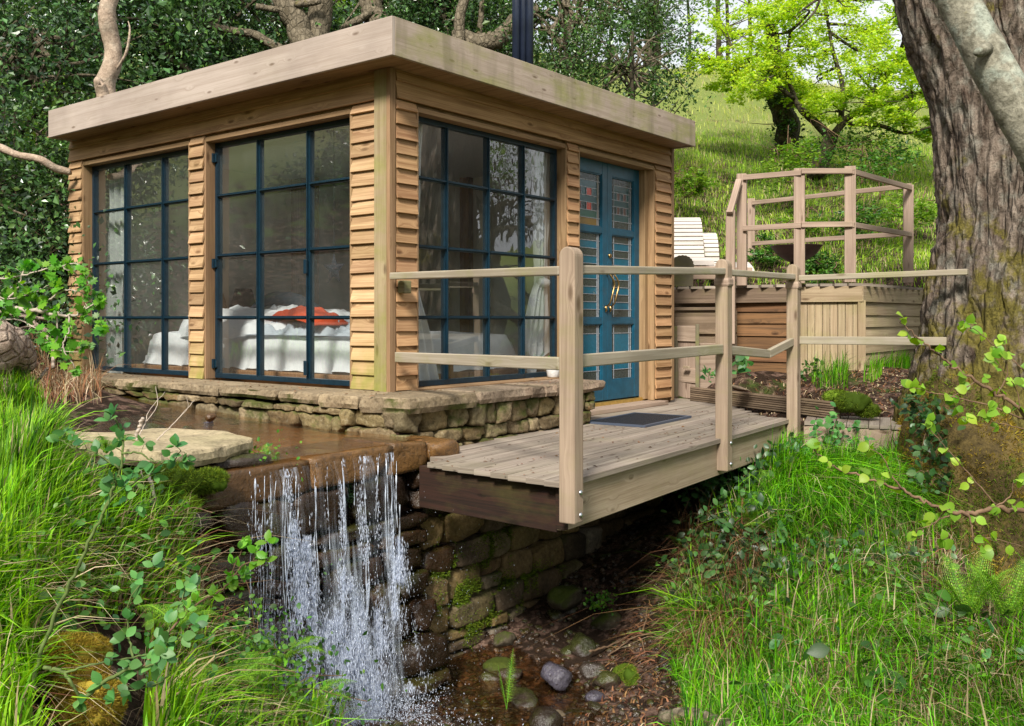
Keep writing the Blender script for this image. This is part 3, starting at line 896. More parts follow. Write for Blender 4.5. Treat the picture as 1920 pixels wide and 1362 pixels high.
w = MB(); w.box((-.30, -.36, -.3), (-.02, 3.9, .17)); w.box((-.0195, -.36, -.3), (1.58, -.02, .17)); w.box((-.0195, .004, -.3), (2.04, 4.03, .05), 0); w.box((2.041, .15, -.3), (3.58, 4.03, .05), 0)
w.build('core', [M['ring']], pw)


def coping_piece(pts, z0, z1, mat, seed):
    """irregular flat stone with a rough edge, from a plan outline"""
    P = np.array(pts, float); m = len(P); Q = []
    for i in range(m):
        a, b = P[i], P[(i + 1) % m]; k = max(2, int(np.linalg.norm(b - a) / .035))
        for j in range(k): Q.append(a + (b - a) * j / k)
    Q = np.array(Q); c = Q.mean(0); N = len(Q); rows = []
    for zf, ins in ((0., .012), (.35, -.004), (.75, .0), (.93, .006), (1., .016)):
        d = unit(Q - c); off = fbm(np.c_[Q, np.full(N, zf * .3 + seed)], 9, 4)[:, None] * .018
        R_ = Q - d * ins + d * off; zz = z0 + (z1 - z0) * zf + .006 * fbm(np.c_[Q, np.full(N, seed + 5.)], 6, 2) * (zf < .9)
        rows.append(np.c_[R_, zz])
    rows.append(np.c_[c + (rows[-1][:, :2] - c) * .6, np.full(N, z1) + .003 * fbm(np.c_[Q, np.full(N, 1.)], 8, 2)])
    V = np.vstack(rows + [[[*c, z1 + .001]], [[*c, z0]]]); F = []
    for r in range(len(rows) - 1):
        for j in range(N):
            k = (j + 1) % N; a = r * N; F += [(a + j, a + k, a + N + k), (a + j, a + N + k, a + N + j)]
    a = (len(rows) - 1) * N
    for j in range(N): k = (j + 1) % N; F += [(a + j, a + k, len(V) - 2), (k, j, len(V) - 1)]
    A = P[0]; s = sum(P[i][0] * P[(i + 1) % m][1] - P[(i + 1) % m][0] * P[i][1] for i in range(m))
    F = np.array(F); F = F if s > 0 else F[:, ::-1]
    return V, F


tbL = TB(); ys = [3.9, 3.1, 2.55, 2.0, 1.25, .62, .22]
for i in range(len(ys) - 1):
    a, b = ys[i] - .006, ys[i + 1] + .006; o0, o1 = random.uniform(-.015, .02), random.uniform(-.015, .02)
    V, F = coping_piece([(-.02, a), (-.40 - o0, a), (-.40 - o1, b), (-.02, b)], .165 + random.uniform(0, .02), .243, 'coping', i); tbL.add(V, F)
V, F = coping_piece([(-.02, .21), (-.41, .21), (-.40, -.12), (-.02, -.03)], .165, .243, 'coping', 8.); tbL.add(V, F)
V, F = coping_piece([(-.02, -.035), (-.385, -.125), (-.31, -.46), (.26, -.48), (.30, -.02)], .15, .243, 'coping', 9.); tbL.add(V, F)
tbL.build('coping_stone', [M['coping']], pw, smooth_=False)
tbR = TB(); xs = [.305, .84, 1.0, 1.12, 1.42, 1.75]
for i in range(len(xs) - 1):
    a, b = xs[i] + .002, xs[i + 1] - .002
    V, F = coping_piece([(a, -.02), (a, -.475), (b, -.475 + .01), (b, -.02)], .168, .243, 'coping', 20. + i); tbR.add(V, F)
tbR.build('coping_stone', [M['coping_r']], pw, smooth_=False)

# retaining wall: plane y=-.56, from the left bank to under the far end of the boardwalk
VW = -.56
rw = thing('retaining_wall', 'tall dark mossy stone retaining wall dropping from the stream and boardwalk into the gully', 'stone wall', (0, VW, -1.5))
tb = TB()


def mi_wall(c, z): return 1 if c[0] < -.30 else (1 if (c[0] < -.05 and random.random() < .6) else 0)
def proud_wall(c, z):
    r = 0.
    if -1.9 < c[0] < -.25: r = .05 + .22 * smooth(-.5, -1.4, z) * (.6 + .6 * random.random())
    if z > -.13: r = -.02
    return r


course_wall(tb, (-2.75, VW), (-.33, VW), (0, -1), -1.75, -.135, (.13, .21), (.22, .46), .26, mi=mi_wall, n=9, proud=proud_wall, rough=.13, p=7, cut=1.2)
course_wall(tb, (-.33, VW), (4.4, VW), (0, -1), -1.75, -.10, (.12, .19), (.16, .36), .2, mi=mi_wall, n=9, rough=.06, p=10, joint=.012, cut=1.32)
course_wall(tb, (-2.75, VW), (-1.66, VW), (0, -1), -.135, .045, (.08, .1), (.2, .35), .26, mi=1, n=6, rough=.16, p=5)
tb.build('stonework', [M['wall_low'], M['wall_wet']], rw)
w = MB(); w.box((-2.8, VW + .06, -1.8), (4.5, VW + .20, -.12)); w.build('core', [M['ring']], rw)
# weir lip: long water-worn slabs
tb = TB()
for x0, x1, z1, pr in ((-1.76, -1.16, -.002, .06), (-1.165, -.62, .012, .075), (-.625, -.34, .014, .07)):
    put_stone(tb, ((x0 + x1) / 2, VW - pr + .21, z1 - .075), np.array([X, -Y, Z]), ((x1 - x0) / 2 + .004, .21, .083), 0, 9, p=26, rough=.03, cut=1.4)
put_stone(tb, (-.235, VW + .02, -.06), np.array([X, -Y, Z]), (.10, .16, .088), 0, 9, p=8, rough=.08)
tb.build('weir_lip', [M['lip']], rw)

# flat slab beside the stream
fs = TB(); V, F = coping_piece([(-1.35, -.40), (-1.27, -.08), (-1.45, .33), (-1.9, .36), (-2.12, -.3), (-2.02, -.68), (-1.72, -.62)], .045, .118, 's', 40.)
V[:, 2] += .06 * smooth(-1.5, -2.6, V[:, 0]) + .01 * fbm(V, 5, 3); fs.add(V, F)
tag(fs.build('flat_stone', [M['slab']], smooth_=False), 'broad pale flat stone slab jutting over the stream bank above the waterfall', 'stone slab')
fs = TB(); put_stone(fs, (-1.52, -.42, .01), np.array([X, -Y, Z]), (.2, .14, .04), 0, 9, p=5, rough=.12)
tag(fs.build('rock', [M['rock_wet']]), 'thin damp rock wedged beneath the broad pale slab', 'rock')
# ------------------------------------------------------------------ boardwalk
ZD = -.07
bw = thing('boardwalk', 'weathered timber boardwalk over the gully with posts and double handrails, leading to the blue doors', 'boardwalk', (.8, -1.1, ZD))
E0 = np.array([-.585, -1.70, 0]); E1 = np.array([2.86, -1.43, 0]); BD = unit(E1 - E0); BN = np.array([BD[1], -BD[0], 0])   # outward normal
LB = np.linalg.norm(E1 - E0)


def bpt(s, t, z=0.): return E0 + BD * s - BN * t + Z * z     # s along the outer edge, t inwards


w = MB(); t = -.03; nb = 0
while t < 1.62:
    wb = .118; s0 = -.0 + random.uniform(-.0015, .0015)
    # left end follows the slanting cut; right end runs beneath the planting
    tt = t + wb / 2; left = s0 + .155 * (tt / .9) if tt < .95 else (.32 if tt < 1.06 else .62 if tt < 1.18 else 1.15 if tt < 1.27 else 2.2)
    right = LB + .02 if tt < .25 else LB + .02 + min(1.4, (tt - .2) * 1.35)
    cuts = [left] + ([left + (right - left) * random.uniform(.35, .65)] if random.random() < .0 else []) + [right]
    for a, b in zip(cuts[:-1], cuts[1:]):
        c = (bpt(a, tt) + bpt(b, tt)) / 2 + Z * (ZD - .014 + random.uniform(-.0015, .0015))
        w.obox(c, BD, -BN, Z, (b - a) / 2 - .002, wb / 2 - .0026, .014)
    t += wb; nb += 1
w.build('decking', [M['deck']], bw, bevel=.0012)
w = MB()
w.bar(bpt(.055, .02, ZD - .135), bpt(LB + .05, .02, ZD - .135), .045, .21)
w.build('edge_beam', [M['beam']], bw, bevel=.003)
w = MB()
w.bar(bpt(.10, .05, ZD - .145), bpt(.22, 1.0, ZD - .145), .05, .225); w.build('end_beam', [M['beam_shaded']], bw, bevel=.003)
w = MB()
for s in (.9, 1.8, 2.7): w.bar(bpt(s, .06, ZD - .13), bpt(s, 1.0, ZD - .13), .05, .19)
w.bar(bpt(.5, .9, ZD - .13), bpt(LB, .9, ZD - .13), .05, .19); w.build('joist', [M['beam_shaded']], bw)
w = MB(); w.bar(bpt(.065, -.005, ZD - .135), bpt(.07, .05, ZD - .135), .03, .205); w.build('beam_end', [M['beam_shaded']], bw, bevel=.003)


def post(c, z0, z1, wd_, along, outn, name='post', parent=bw, mat='post', arch=.045, bolts=()):
    """square post with an arched top: the arch shows on the faces along +-'along'"""
    r = wd_ / 2; pr = []
    for a in np.linspace(0, math.pi, 13):
        pr.append((math.cos(a) * r, z1 - arch + math.sin(a) * arch))
    pr = [(r, z0)] + pr + [(-r, z0)]
    V = []; m = len(pr)
    for s in (-1, 1):
        for a, z in pr: V.append(np.array([c[0], c[1], 0]) + along * r * s + outn * a + Z * z)
    V = np.array(V); q = []
    for i in range(m):
        j = (i + 1) % m; q.append((i, j, m + j, m + i))
    ca = np.array([c[0], c[1], z1 - arch]); V = np.vstack([V, ca - along * r, ca + along * r])
    tr = [];
    for i in range(m):
        j = (i + 1) % m; tr.append((j, i, 2 * m, 2 * m)); tr.append((m + i, m + j, 2 * m + 1, 2 * m + 1))
    me = bpy.data.meshes.new(name); Vl = V - base_of(parent)
    me.from_pydata([tuple(v) for v in Vl], [], [tuple(int(x) for x in f) for f in q] + [tuple(int(x) for x in f[:3]) for f in tr])
    uvl = me.uv_layers.new(name='UVMap'); o1 = random.random() * 20
    for poly in me.polygons:
        for li in poly.loop_indices:
            v = V[me.loops[li].vertex_index] - np.array([c[0], c[1], 0]); uvl.data[li].uv = (o1 + v[2], o1 + v @ outn + .6 * (v @ along))
    me.materials.append(M[mat]); o = bpy.data.objects.new(name, me); COL.objects.link(o); o.parent = parent
    import bmesh
    bm = bmesh.new(); bm.from_mesh(me); bmesh.ops.recalc_face_normals(bm, faces=bm.faces); bm.to_mesh(me); bm.free()
    b = o.modifiers.new('bevel', 'BEVEL'); b.width = .006; b.segments = 2; b.limit_method = 'ANGLE'; b.angle_limit = R(50)
    for z in bolts:
        t_ = TB(); p = np.array([c[0], c[1], z]) + outn * (r - .001) + along * r * .25
        t_.tube([p, p + outn * .004, p + outn * .009, p + outn * .012], [.013, .013, .010, .004], 10)
        bo = t_.build('bolt', [M['steel']], None); bo.data.transform(__import__('mathutils').Matrix.Translation(-Vector(base_of(o)))); bo.parent = o
    return o


P1 = np.array([-.575, -1.765]); P2 = np.array([1.43, -1.574]); P3 = np.array([2.822, -1.484])
for P, z0, z1, bo in ((P1, -.251, 1.035, (-.11, -.215)), (P2, -.277, 1.083, (-.10, -.235)), (P3, -.235, 1.115, ())):
    post(P, z0, z1, .085, BD, BN, bolts=bo)


def rail(p0, p1, w=.072, t=.036, parent=bw, name='handrail', mat='rail', roll=0.):
    m = MB(); p0 = np.asarray(p0, float); p1 = np.asarray(p1, float)
    a = unit(p1 - p0); up = unit(Z + np.cross(a, Z) * roll); m.bar(p0, p1, w, t, up=up)
    return m.build(name, [M[mat]], parent, bevel=.006)


HZ = .915
rail((-.045, -.06, .965), (*(P1 - BD[:2] * .0 + np.array([-.01, .04])), .925), .06, .042)
rail((*(P1 + BD[:2] * .043), .93), (*(P2 + BD[:2] * -.02), 1.005), .06, .042)
rail((*(P2 + BD[:2] * .02), 1.00), (*(P3 + BD[:2] * .0), 1.02), .06, .042)
TE = at(1815, 513, 6.62)[:2]; TE2 = at(1780, 642, 6.75)[:2]
rail((*(P3 + BD[:2] * .03), 1.01), (*TE, 1.025), .06, .042)
# lower rails, on edge
rail((-.035, -.08, .462), (*(P1 + np.array([.0, .06])), .488), .035, .062, name='lower_rail')
rail((*(P1 + BD[:2] * .043), .50), (*(P2 + BD[:2] * -.045 - BN[:2] * .0), .505), .035, .062, name='lower_rail')
MID = at(1440, 664, 6.9)
rail((*(P2 + BD[:2] * .03), .50), MID, .035, .06, name='lower_rail'); rail(MID + [0, 0, .0], (*(P3 - BD[:2] * .04), .525), .035, .06, name='lower_rail')
rail((*(P3 + BD[:2] * .03), .535), (*TE2, .54), .035, .06, name='lower_rail')
# small brackets under the handrail
for P, z in ((P2, .965), (P3, .985)):
    m = MB(); m.obox(np.array([*P, z - .03]), BD, BN, Z, .05, .052, .03); m.build('bracket', [M['grey_wood']], bw, bevel=.015)
m = MB(); m.obox(np.array([.05, -.062, .90]), X, -Y, Z, .032, .03, .04); m.build('bracket', [M['green_wood']], bw, bevel=.006)

# door mat
mt = thing('door_mat', 'black rubber grid mat with a grey-blue edge on the boards by the doors', 'doormat', (2.0, -.65, ZD))
c = np.array([2.02, -.60, ZD + .008]); md = unit(BD); mn = -BN
w = MB(); w.obox(c - Z * .003, md, mn, Z, .40, .23, .004)
for i in range(38):
    w.obox(c + md * (-.38 + i * .0205), mn, md, Z, .215, .0035, .006, 0)
for j in range(21):
    w.obox(c + mn * (-.21 + j * .021), md, mn, Z, .385, .0035, .0055, 0)
w.build('grid', [M['mat']], mt)
w = MB()
for s in (-1, 1):
    w.obox(c + mn * s * .235, md, mn, Z, .41, .012, .008); w.obox(c + md * s * .402, mn, md, Z, .223, .009, .0079)
w.build('border', [M['mat_edge']], mt)

# ------------------------------------------------------------------ low side step to the tree
ss = thing('side_step', 'short low timber step of cross boards between the boardwalk and the big tree', 'step', at(1600, 800, 7.6))
A0, A1 = at(1508, 787, 7.25), at(1692, 803, 6.9); B0, B1 = at(1515, 768, 7.75), at(1690, 786, 7.45)
zt = -.09
w = MB(); nb = 9
for i in range(nb):
    f0 = (i + .03) / nb; f1 = (i + .97) / nb
    a = A0 + (A1 - A0) * (f0 + f1) / 2; b = B0 + (B1 - B0) * (f0 + f1) / 2; a[2] = zt; b[2] = zt
    w.bar(a - unit(b - a) * .03, b, np.linalg.norm((A1 - A0)[:2]) * (f1 - f0), .028)
w.build('tread_board', [M['deck']], ss, bevel=.002)
w = MB(); a = A0.copy(); b = A1.copy() - (A1 - A0) * .03; a[2] = b[2] = zt - .12; w.bar(a, b, .04, .20); w.build('riser', [M['grey_wood']], ss, bevel=.003)

# grooved edging board holding back the soil
eb = thing('edging_board', 'dark grooved edging board along the back of the boardwalk holding the soil', 'edging', at(1430, 745, 8.1))
a = at(1296, 739, 8.95); b = at(1560, 770, 7.36); a[2] = b[2] = 0; w = MB()
for k in range(7):
    z = ZD - .0 + .012 + k * .0185; o = 0
    w.bar(a + Z * z, b + Z * z, .03 if k % 1 == 0 else .02, .0115)
w.bar(a + Z * (ZD + .065) + FW * .01, b + Z * (ZD + .065) + FW * .01, .018, .135)
w.build('grooved_board', [M['box_dark']], eb)
w = MB(); c = b + RT * .055 + FW * .06; w.obox(c + Z * (ZD + .04), X, Y, Z, .02, .03, .07); w.build('stake', [M['box_dark']], eb)

# small cupboard beside the doors
cb = thing('cupboard', 'narrow grey timber cupboard with a small wooden pull beside the door end of the cabin', 'cupboard', at(1290, 740, 9.2))
def pan(px0, px1, y0, y1, d0, d1, off=0., mi=0, th=.02, mb=None):
    a = at(px0, y0, d0); b = at(px1, y0, d1); zb0 = at(px0, y1, d0)[2]
    c = (a + b) / 2; c[2] = (a[2] + zb0) / 2; al = b - a; al[2] = 0; L_ = np.linalg.norm(al); al = unit(al); nn = np.cross(al, Z)
    if nn @ FW > 0: nn = -nn
    H = abs(a[2] - zb0) / 2
    if L_ > H * 2: mb.obox(c + nn * off, al, Z, nn, L_ / 2, H, th / 2, mi)
    else: mb.obox(c + nn * off, Z, al, nn, H, L_ / 2, th / 2, mi)
    return c, al, nn
w = MB(); pan(1262, 1272, 612, 748, 9.3, 9.28, 0, mb=w); pan(1304, 1311, 608, 735, 9.05, 9.04, 0, mb=w); w.build('side_board', [M['green_wood']], cb, bevel=.003)
w = MB(); c, al, nn = pan(1270, 1305, 640, 745, 9.28, 9.05, -.02, mb=w); pan(1270, 1305, 611, 640, 9.28, 9.05, -.005, mb=w); pan(1272, 1304, 690, 716, 9.28, 9.05, -.01, mb=w)
w.obox(c - nn * .25, al, nn, Z, .10, .2, .25); w.build('body', [M['grey_wood']], cb, bevel=.003)
w = MB(); q = at(1287, 689, 9.1); w.obox(q, al, nn, Z, .04, .012, .012); w.build('pull', [M['beam']], cb, bevel=.003)

# ------------------------------------------------------------------ raised deck
rd = thing('raised_deck', 'raised timber deck on the slope with boarded sides, steps and an open post-and-rail fence', 'deck', at(1550, 640, 9.0))


def face_boards(p0, p1, zt, zb, n, mat, parent, name, vertical=False, tilt=.02, zb2=None, extra=.0):
    p0 = np.array(p0, float); p1 = np.array(p1, float); p0[2] = p1[2] = 0; al = unit(p1 - p0); nn = np.cross(al, Z)
    if nn @ FW > 0: nn = -nn
    w = MB(); Ln = np.linalg.norm(p1 - p0)
    if vertical:
        for i in range(n):
            wv = Ln / n; c = p0 + al * (i + .5) * wv + Z * (zt + zb) / 2 + nn * random.uniform(0, .004); w.obox(c, Z, al, nn, (zt - zb) / 2, wv / 2 - .002, .01)
    else:
        st = (zt - zb) / n
        for i in range(n):
            z0 = zt - st * (i + 1); h = st + .02; u2 = unit(Z * h - nn * tilt)
            c = (p0 + p1) / 2 + Z * (z0 + h / 2 - (.02 if i == 0 else 0) * .5) + nn * (tilt / 2)
            al2 = unit(al + Z * random.uniform(-.004, .004)); w.obox(c, al2, unit(u2 - al2 * (u2 @ al2)), nn, Ln / 2 + extra, h / 2, .008)
    return w.build(name, [M[mat]], parent, bevel=.0015)


Q0 = at(1262, 541, 9.9); Q1 = at(1500, 537, 9.05); Q2 = at(1614, 531, 8.85); Q3 = at(1728, 536, 10.3); Q4 = at(1690, 536, 12.4); Q5 = at(1400, 540, 12.6); Q6 = at(1262, 540, 12.2)
ZU = 1.03
face_boards(at(1265, 600, 9.95), at(1376, 600, 9.55), .90, .18, 6, 'box_dark', rd, 'cladding')
face_boards(at(1380, 600, 9.5), at(1502, 600, 9.06), .90, .16, 6, 'box_orange', rd, 'cladding')
face_boards(Q1, Q2, .86, .16, 8, 'box_wood', rd, 'access_panel', vertical=True)
face_boards(Q2 + np.array([0, 0, 0]), Q3, .86, .02, 7, 'box_wood', rd, 'cladding', tilt=.018)
w = MB(); c = Q2.copy(); c[2] = .5; w.obox(c - FW * .012, Z, RT, FW, .37, .035, .02); w.build('corner_post', [M['box_wood']], rd, bevel=.003)
for a, b, mt_ in ((Q0, Q1, 'box_dark'), (Q1, Q2, 'box_wood'), (Q2, Q3, 'box_wood')):
    w = MB(); a2 = a.copy(); b2 = b.copy(); a2[2] = b2[2] = ZU - .1; d = unit(b2 - a2); w.bar(a2 - FW * .035, b2 - FW * .035, .022, .145); w.build('trim_board', [M[mt_]], rd, bevel=.002)
# deck boards (clipped to the outline by row)
w = MB(); poly = np.array([q[:2] for q in (Q0, Q1, Q2, Q3, Q4, Q5, Q6)]); cen = poly.mean(0); poly = cen + (poly - cen) * 1.03
ang = unit(np.array([.8, .6])); per = np.array([-ang[1], ang[0]]); pr = poly @ per
for s in np.arange(pr.min() + .01, pr.max(), .12):
    hit = []
    for i in range(len(poly)):
        a, b = poly[i], poly[(i + 1) % len(poly)]; da, db = a @ per - s - .05, b @ per - s - .05
        if da * db < 0: f = da / (da - db); hit.append(a + (b - a) * f)
    if len(hit) >= 2:
        hit.sort(key=lambda h: h @ ang); w.bar([*hit[0], ZU - .014], [*hit[-1], ZU - .014], .113, .026)
w.build('decking', [M['deck']], rd)
w = MB()
for k in range(3):          # broad steps dropping towards the cabin end
    z = .80 - k * .235; a = at(1262, 600, 9.85 - k * .08); b = at(1376, 600, 9.50 - k * .08); a[2] = b[2] = z; w.bar(a, b, .30, .03)
    a2 = a.copy(); b2 = b.copy(); a2[2] = b2[2] = z - .125; w.bar(a2 + FW * -.13, b2 + FW * -.13, .02, .215)
w.build('steps', [M['box_dark']], rd, bevel=.002)


def uppost(px, d, yt, yb, wd_=.095, name='post'):
    p = at(px, 598, d); zt = .7 + (598 - yt) / FPX * d; zb = .7 + (598 - yb) / FPX * d
    w = MB(); a = unit(np.array([1, .35, 0])); b = np.cross(Z, a); w.obox([p[0], p[1], (zt + zb) / 2], Z, a, b, (zt - zb) / 2, wd_ / 2, wd_ / 2)
    w.build(name, [M['grey_wood']], rd, bevel=.004); return np.array([p[0], p[1], zt])


tA = uppost(1370, 9.0, 395, 645, .085); tB = uppost(1391, 9.3, 327, 536); tC = uppost(1499, 8.98, 317, 532, .10); tD = uppost(1594, 8.9, 313, 530, .10)
tE = uppost(1703, 10.1, 348, 531, .10); tF = uppost(1409, 12.0, 373, 536, .09)


def uprail(p, q, yp, yq, dp, dq, name='rail'):
    a = p + 0.; b = q + 0.; a[2] = .7 + (598 - yp) / FPX * dp; b[2] = .7 + (598 - yq) / FPX * dq
    w = MB(); w.bar(a - FW * .06, b - FW * .06, .035, .05); w.build(name, [M['grey_wood']], rd, bevel=.004)


def dep(p): return (p - CAM) @ FW
uprail(tB, tC, 335, 326, dep(tB), dep(tC)); uprail(tB, tC, 430, 424, dep(tB), dep(tC))
uprail(tC, tD, 323, 323, dep(tC), dep(tD)); uprail(tC, tD, 423, 422, dep(tC), dep(tD))
uprail(tD, tE, 324, 354, dep(tD), dep(tE)); uprail(tD, tE, 423, 441, dep(tD), dep(tE))
uprail(tF, tE, 382, 350, dep(tF), dep(tE)); uprail(tF, tE, 458, 439, dep(tF), dep(tE))
w = MB(); a = at(1368, 400, 8.93); b = at(1386, 338, 9.22); w.bar(a, b, .06, .035); w.build('sloping_handrail', [M['grey_wood']], rd, bevel=.004)

# fire bowl on its stem
fb = thing('fire_bowl', 'shallow dark rusty steel fire bowl on a stem on the raised deck', 'fire bowl', (0, 0, 0))
c = at(1493, 461, 10.4); fb.location = [c[0], c[1], ZU]
tb = TB(); rr = 48 / FPX * 10.4; pf = [(1.0, 0), (.97, -.008), (.72, -.10), (.4, -.16), (.15, -.19)]
tb.tube([c + Z * z * 1.0 for r, z in pf], [rr * r for r, z in pf], 30); tb.build('bowl', [M['ring']], fb)
tb = TB(); tb.tube([c - Z * .18, c - Z * .3, [c[0], c[1], ZU]], [.07, .055, .055], 12); tb.build('stem', [M['ring']], fb)


# curved slatted loungers
def slats(profile, p0, al, width, n, name, parent):
    P = curve(profile, 12); s = np.r_[0, np.cumsum(np.linalg.norm(np.diff(P, axis=0), axis=1))]
    w = MB(); F_ = FW * 1.0
    for i in range(n):
        t = (i + .5) / n * s[-1]; x = np.interp(t, s, P[:, 0]); z = np.interp(t, s, P[:, 1])
        x2 = np.interp(min(t + .02, s[-1]), s, P[:, 0]); z2 = np.interp(min(t + .02, s[-1]), s, P[:, 1]); x1 = np.interp(max(0, t - .02), s, P[:, 0]); z1 = np.interp(max(0, t - .02), s, P[:, 1])
        tg = unit(np.array([x2 - x1, z2 - z1])); dd = np.cross(al, Z); dd = dd if dd @ FW > 0 else -dd
        c = p0 + dd * x + Z * z; tv = dd * tg[0] + Z * tg[1]; nv = np.cross(al, tv)
        w.obox(c + al * width / 2, al, tv, nv, width / 2, s[-1] / n * .39, .011)
    return w.build(name, [M['slat']], parent, bevel=.002)


lg = thing('slatted_lounger', 'wide curved lounger of silvery timber slats behind the cabin end', 'lounger', at(1290, 520, 10.6))
alr = unit(RT + FW * -.05 + 0 * Z)
c0 = at(1215, 536, 10.2); c0[2] = 0
zz = lambda y, d: .7 + (598 - y) / FPX * d
slats([(.0, zz(500, 10.3)), (.02, zz(492, 10.3)), (.3, zz(484, 10.4)), (.62, zz(486, 10.7)), (.72, zz(470, 10.8)), (.80, zz(440, 10.9)), (.92, zz(415, 11)), (1.06, zz(406, 11)), (1.2, zz(412, 11.1)), (1.28, zz(432, 11.2))], c0, alr, .70, 30, 'seat_slats', lg)
w = MB(); q = at(1290, 512, 10.15); w.obox(q, RT, Z, FW, .34, .07, .02); w.build('side_panel', [M['grey_wood']], lg, bevel=.01)
lg2 = thing('slatted_lounger', 'smaller curved slatted lounger half hidden behind the nearest deck post', 'lounger', at(1350, 520, 11))
c0 = at(1330, 536, 10.9); c0[2] = 0
slats([(.0, zz(500, 10.6)), (.3, zz(496, 10.8)), (.36, zz(478, 10.9)), (.42, zz(458, 11)), (.5, zz(444, 11.1)), (.6, zz(438, 11.2)), (.72, zz(446, 11.2))], c0 + Z * .02, alr, .17, 16, 'seat_slats', lg2)
c1 = at(1362, 536, 10.9); c1[2] = 0
slats([(.0, zz(508, 10.6)), (.1, zz(500, 10.7)), (.35, zz(490, 10.9))], c1, alr, .32, 5, 'foot_slats', lg2)
w = MB(); q = at(1390, 510, 10.7); w.obox(q, RT, Z, FW, .12, .05, .02); w.build('side_panel', [M['grey_wood']], lg2, bevel=.01)
# scalloped mossy planter end in front of the lounger
sp = TB(); c = at(1279, 508, 9.9); n = 40; pr = []
for i in range(n + 1):
    a = math.pi * i / n; r = 1 + .03 * math.cos(i * math.pi / 2); pr.append((math.cos(a) * .115 * r, .10 * math.sin(a) * r + .06))
pr = [(.105, -.16)] + pr + [(-.115, -.16)]
V = [c + RT * a + Z * z - FW * s * .03 for s in (1, -1) for a, z in pr]; m = len(pr); V.append(c - FW * .03); V.append(c + FW * .03)
F = []
for i in range(m):
    j = (i + 1) % m; F += [(i, j, m + j), (i, m + j, m + i), (j, i, 2 * m), (m + i, m + j, 2 * m + 1)]
sp.add(V, F); so = sp.build('armrest_panel', [M['green_wood']], smooth_=False); tag(so, 'round-topped scalloped mossy timber panel standing before the lounger', 'panel')
# ------------------------------------------------------------------ terrain
SHARED = [at(*p) for p in [(0, 1362, 2.2), (0, 1100, 3.0), (0, 900, 3.9), (0, 720, 5.2), (170, 725, 6.6), (60, 650, 8.0), (100, 1000, 3.7), (250, 1200, 3.3), (300, 1362, 2.9),
          (1300, 500, 11.5), (1300, 400, 13.5), (1300, 250, 18), (1330, 140, 26), (1500, 300, 16), (1740, 450, 13), (1700, 520, 10.5), (1500, 520, 11.5), (1740, 300, 17), (1740, 180, 24),
          (1400, 700, 9.0), (1560, 692, 8.9), (1650, 745, 7.9), (1700, 690, 8.8), (1290, 728, 9.4), (1720, 675, 10.0), (1660, 690, 9.4), (1400, 660, 10.5), (1880, 800, 7.2), (1910, 600, 9.5), (1900, 1000, 6.2), (1900, 1130, 5.4), (1900, 1300, 4.5),
          (1650, 850, 7.2), (1500, 762, 7.9), (1430, 742, 8.4)]]
SHARED += [np.array(p, float) for p in [(-4.25, -4.3, -.95), (-5.5, -4, -.9), (-4, -6, -1.1), (-6, -1, -.1), (-7, 3, 1.1), (-4.2, 1.2, .55), (-4.0, -1.2, -.15), (-10, 6, 2.6), (-9, -2, 1.5), (-12, 0, 4), (-15, 8, 9), (-10, -10, -.6),
                                       (0, -6, -1.1), (3, -5, -.9), (6, -4.5, -.3), (8, -8, -.2), (0, -12, -1.2), (12, -4, 1.5), (16, -8, 2.0), (5, -14, -1.), (20, -12, 2.5), (-4, 12, 2.6), (-2.5, 6, .9), (-6, 8, 2.6), (-1.3, 5.5, .45),
                                       (4, 6.5, 1.6), (8, 8, 4.2), (2, 10, 3.4), (12, 12, 7.5), (6, 15, 6.5), (0, 16, 5.5), (16, 5, 6.0), (5.5, 3.5, 1.2), (20, 20, 10.5), (28, 12, 8.6), (34, 4, 8.5), (30, -6, 6.), (45, 20, 9.5), (40, 40, 12), (10, 40, 11), (-15, 30, 10), (-30, 10, 14), (-35, -20, 12), (0, -35, -1), (40, -30, 5)]]
ABOVE = [np.array(p, float) for p in [(-.6, -.5, -.06), (-1.6, -.5, -.08), (-.8, 1, -.02), (-1.3, 1.0, -.0), (-.6, 2.4, .05), (-.8, 3.6, .11), (-1.2, 2.2, .09), (-1.75, 1.6, .22), (-2.2, .3, .10), (-2.3, -.5, .02), (-1.7, 3.2, .45), (-2.6, 1.2, .42), (-2.9, -.5, -.02), (-1.2, 4.8, .3),
                                     (0, 0, -.1), (3.5, 0, -.15), (3.5, 4, -.1), (0, 4, -.1), (2, -.5, -.25), (3.4, -.5, -.2), (4.2, -.4, .1), (5.5, .5, .35), (4.3, 1.5, .3)]]
ABOVE += [at(1400, 722, 8.9), at(1330, 735, 8.9)]
BELOW = [np.array(p, float) for p in [(-.3, -.6, -1.36), (.3, -.6, -1.24), (1.15, -.6, -1.06), (2.3, -.6, -.82), (3.3, -.6, -.45), (-1.2, -.6, -1.38), (-1.9, -.6, -1.30), (-2.4, -.6, -.85), (-2.9, -.6, -.3), (3.9, -.9, -.3)]]
BELOW += [at(*p) for p in [(830, 1330, 4.9), (1000, 1362, 4.7), (1000, 1240, 5.5), (1150, 1180, 5.8), (1190, 1300, 5.0), (1240, 1362, 4.6), (1300, 1200, 5.3), (1340, 1362, 4.35), (1400, 1100, 5.5), (1400, 1250, 4.85), (1330, 1000, 6.3),
                           (1420, 900, 6.8), (1480, 850, 7.1), (1500, 1150, 5.3), (1500, 1000, 6.0), (1700, 1000, 6.1), (1700, 1200, 4.9), (1600, 1340, 4.2), (1600, 900, 6.8),
                           (350, 1040, 3.8), (380, 1130, 3.8), (450, 1260, 3.9), (540, 1362, 4.0), (270, 940, 3.85), (640, 1362, 4.55), (360, 1320, 3.3), (420, 1400, 3.2)]]


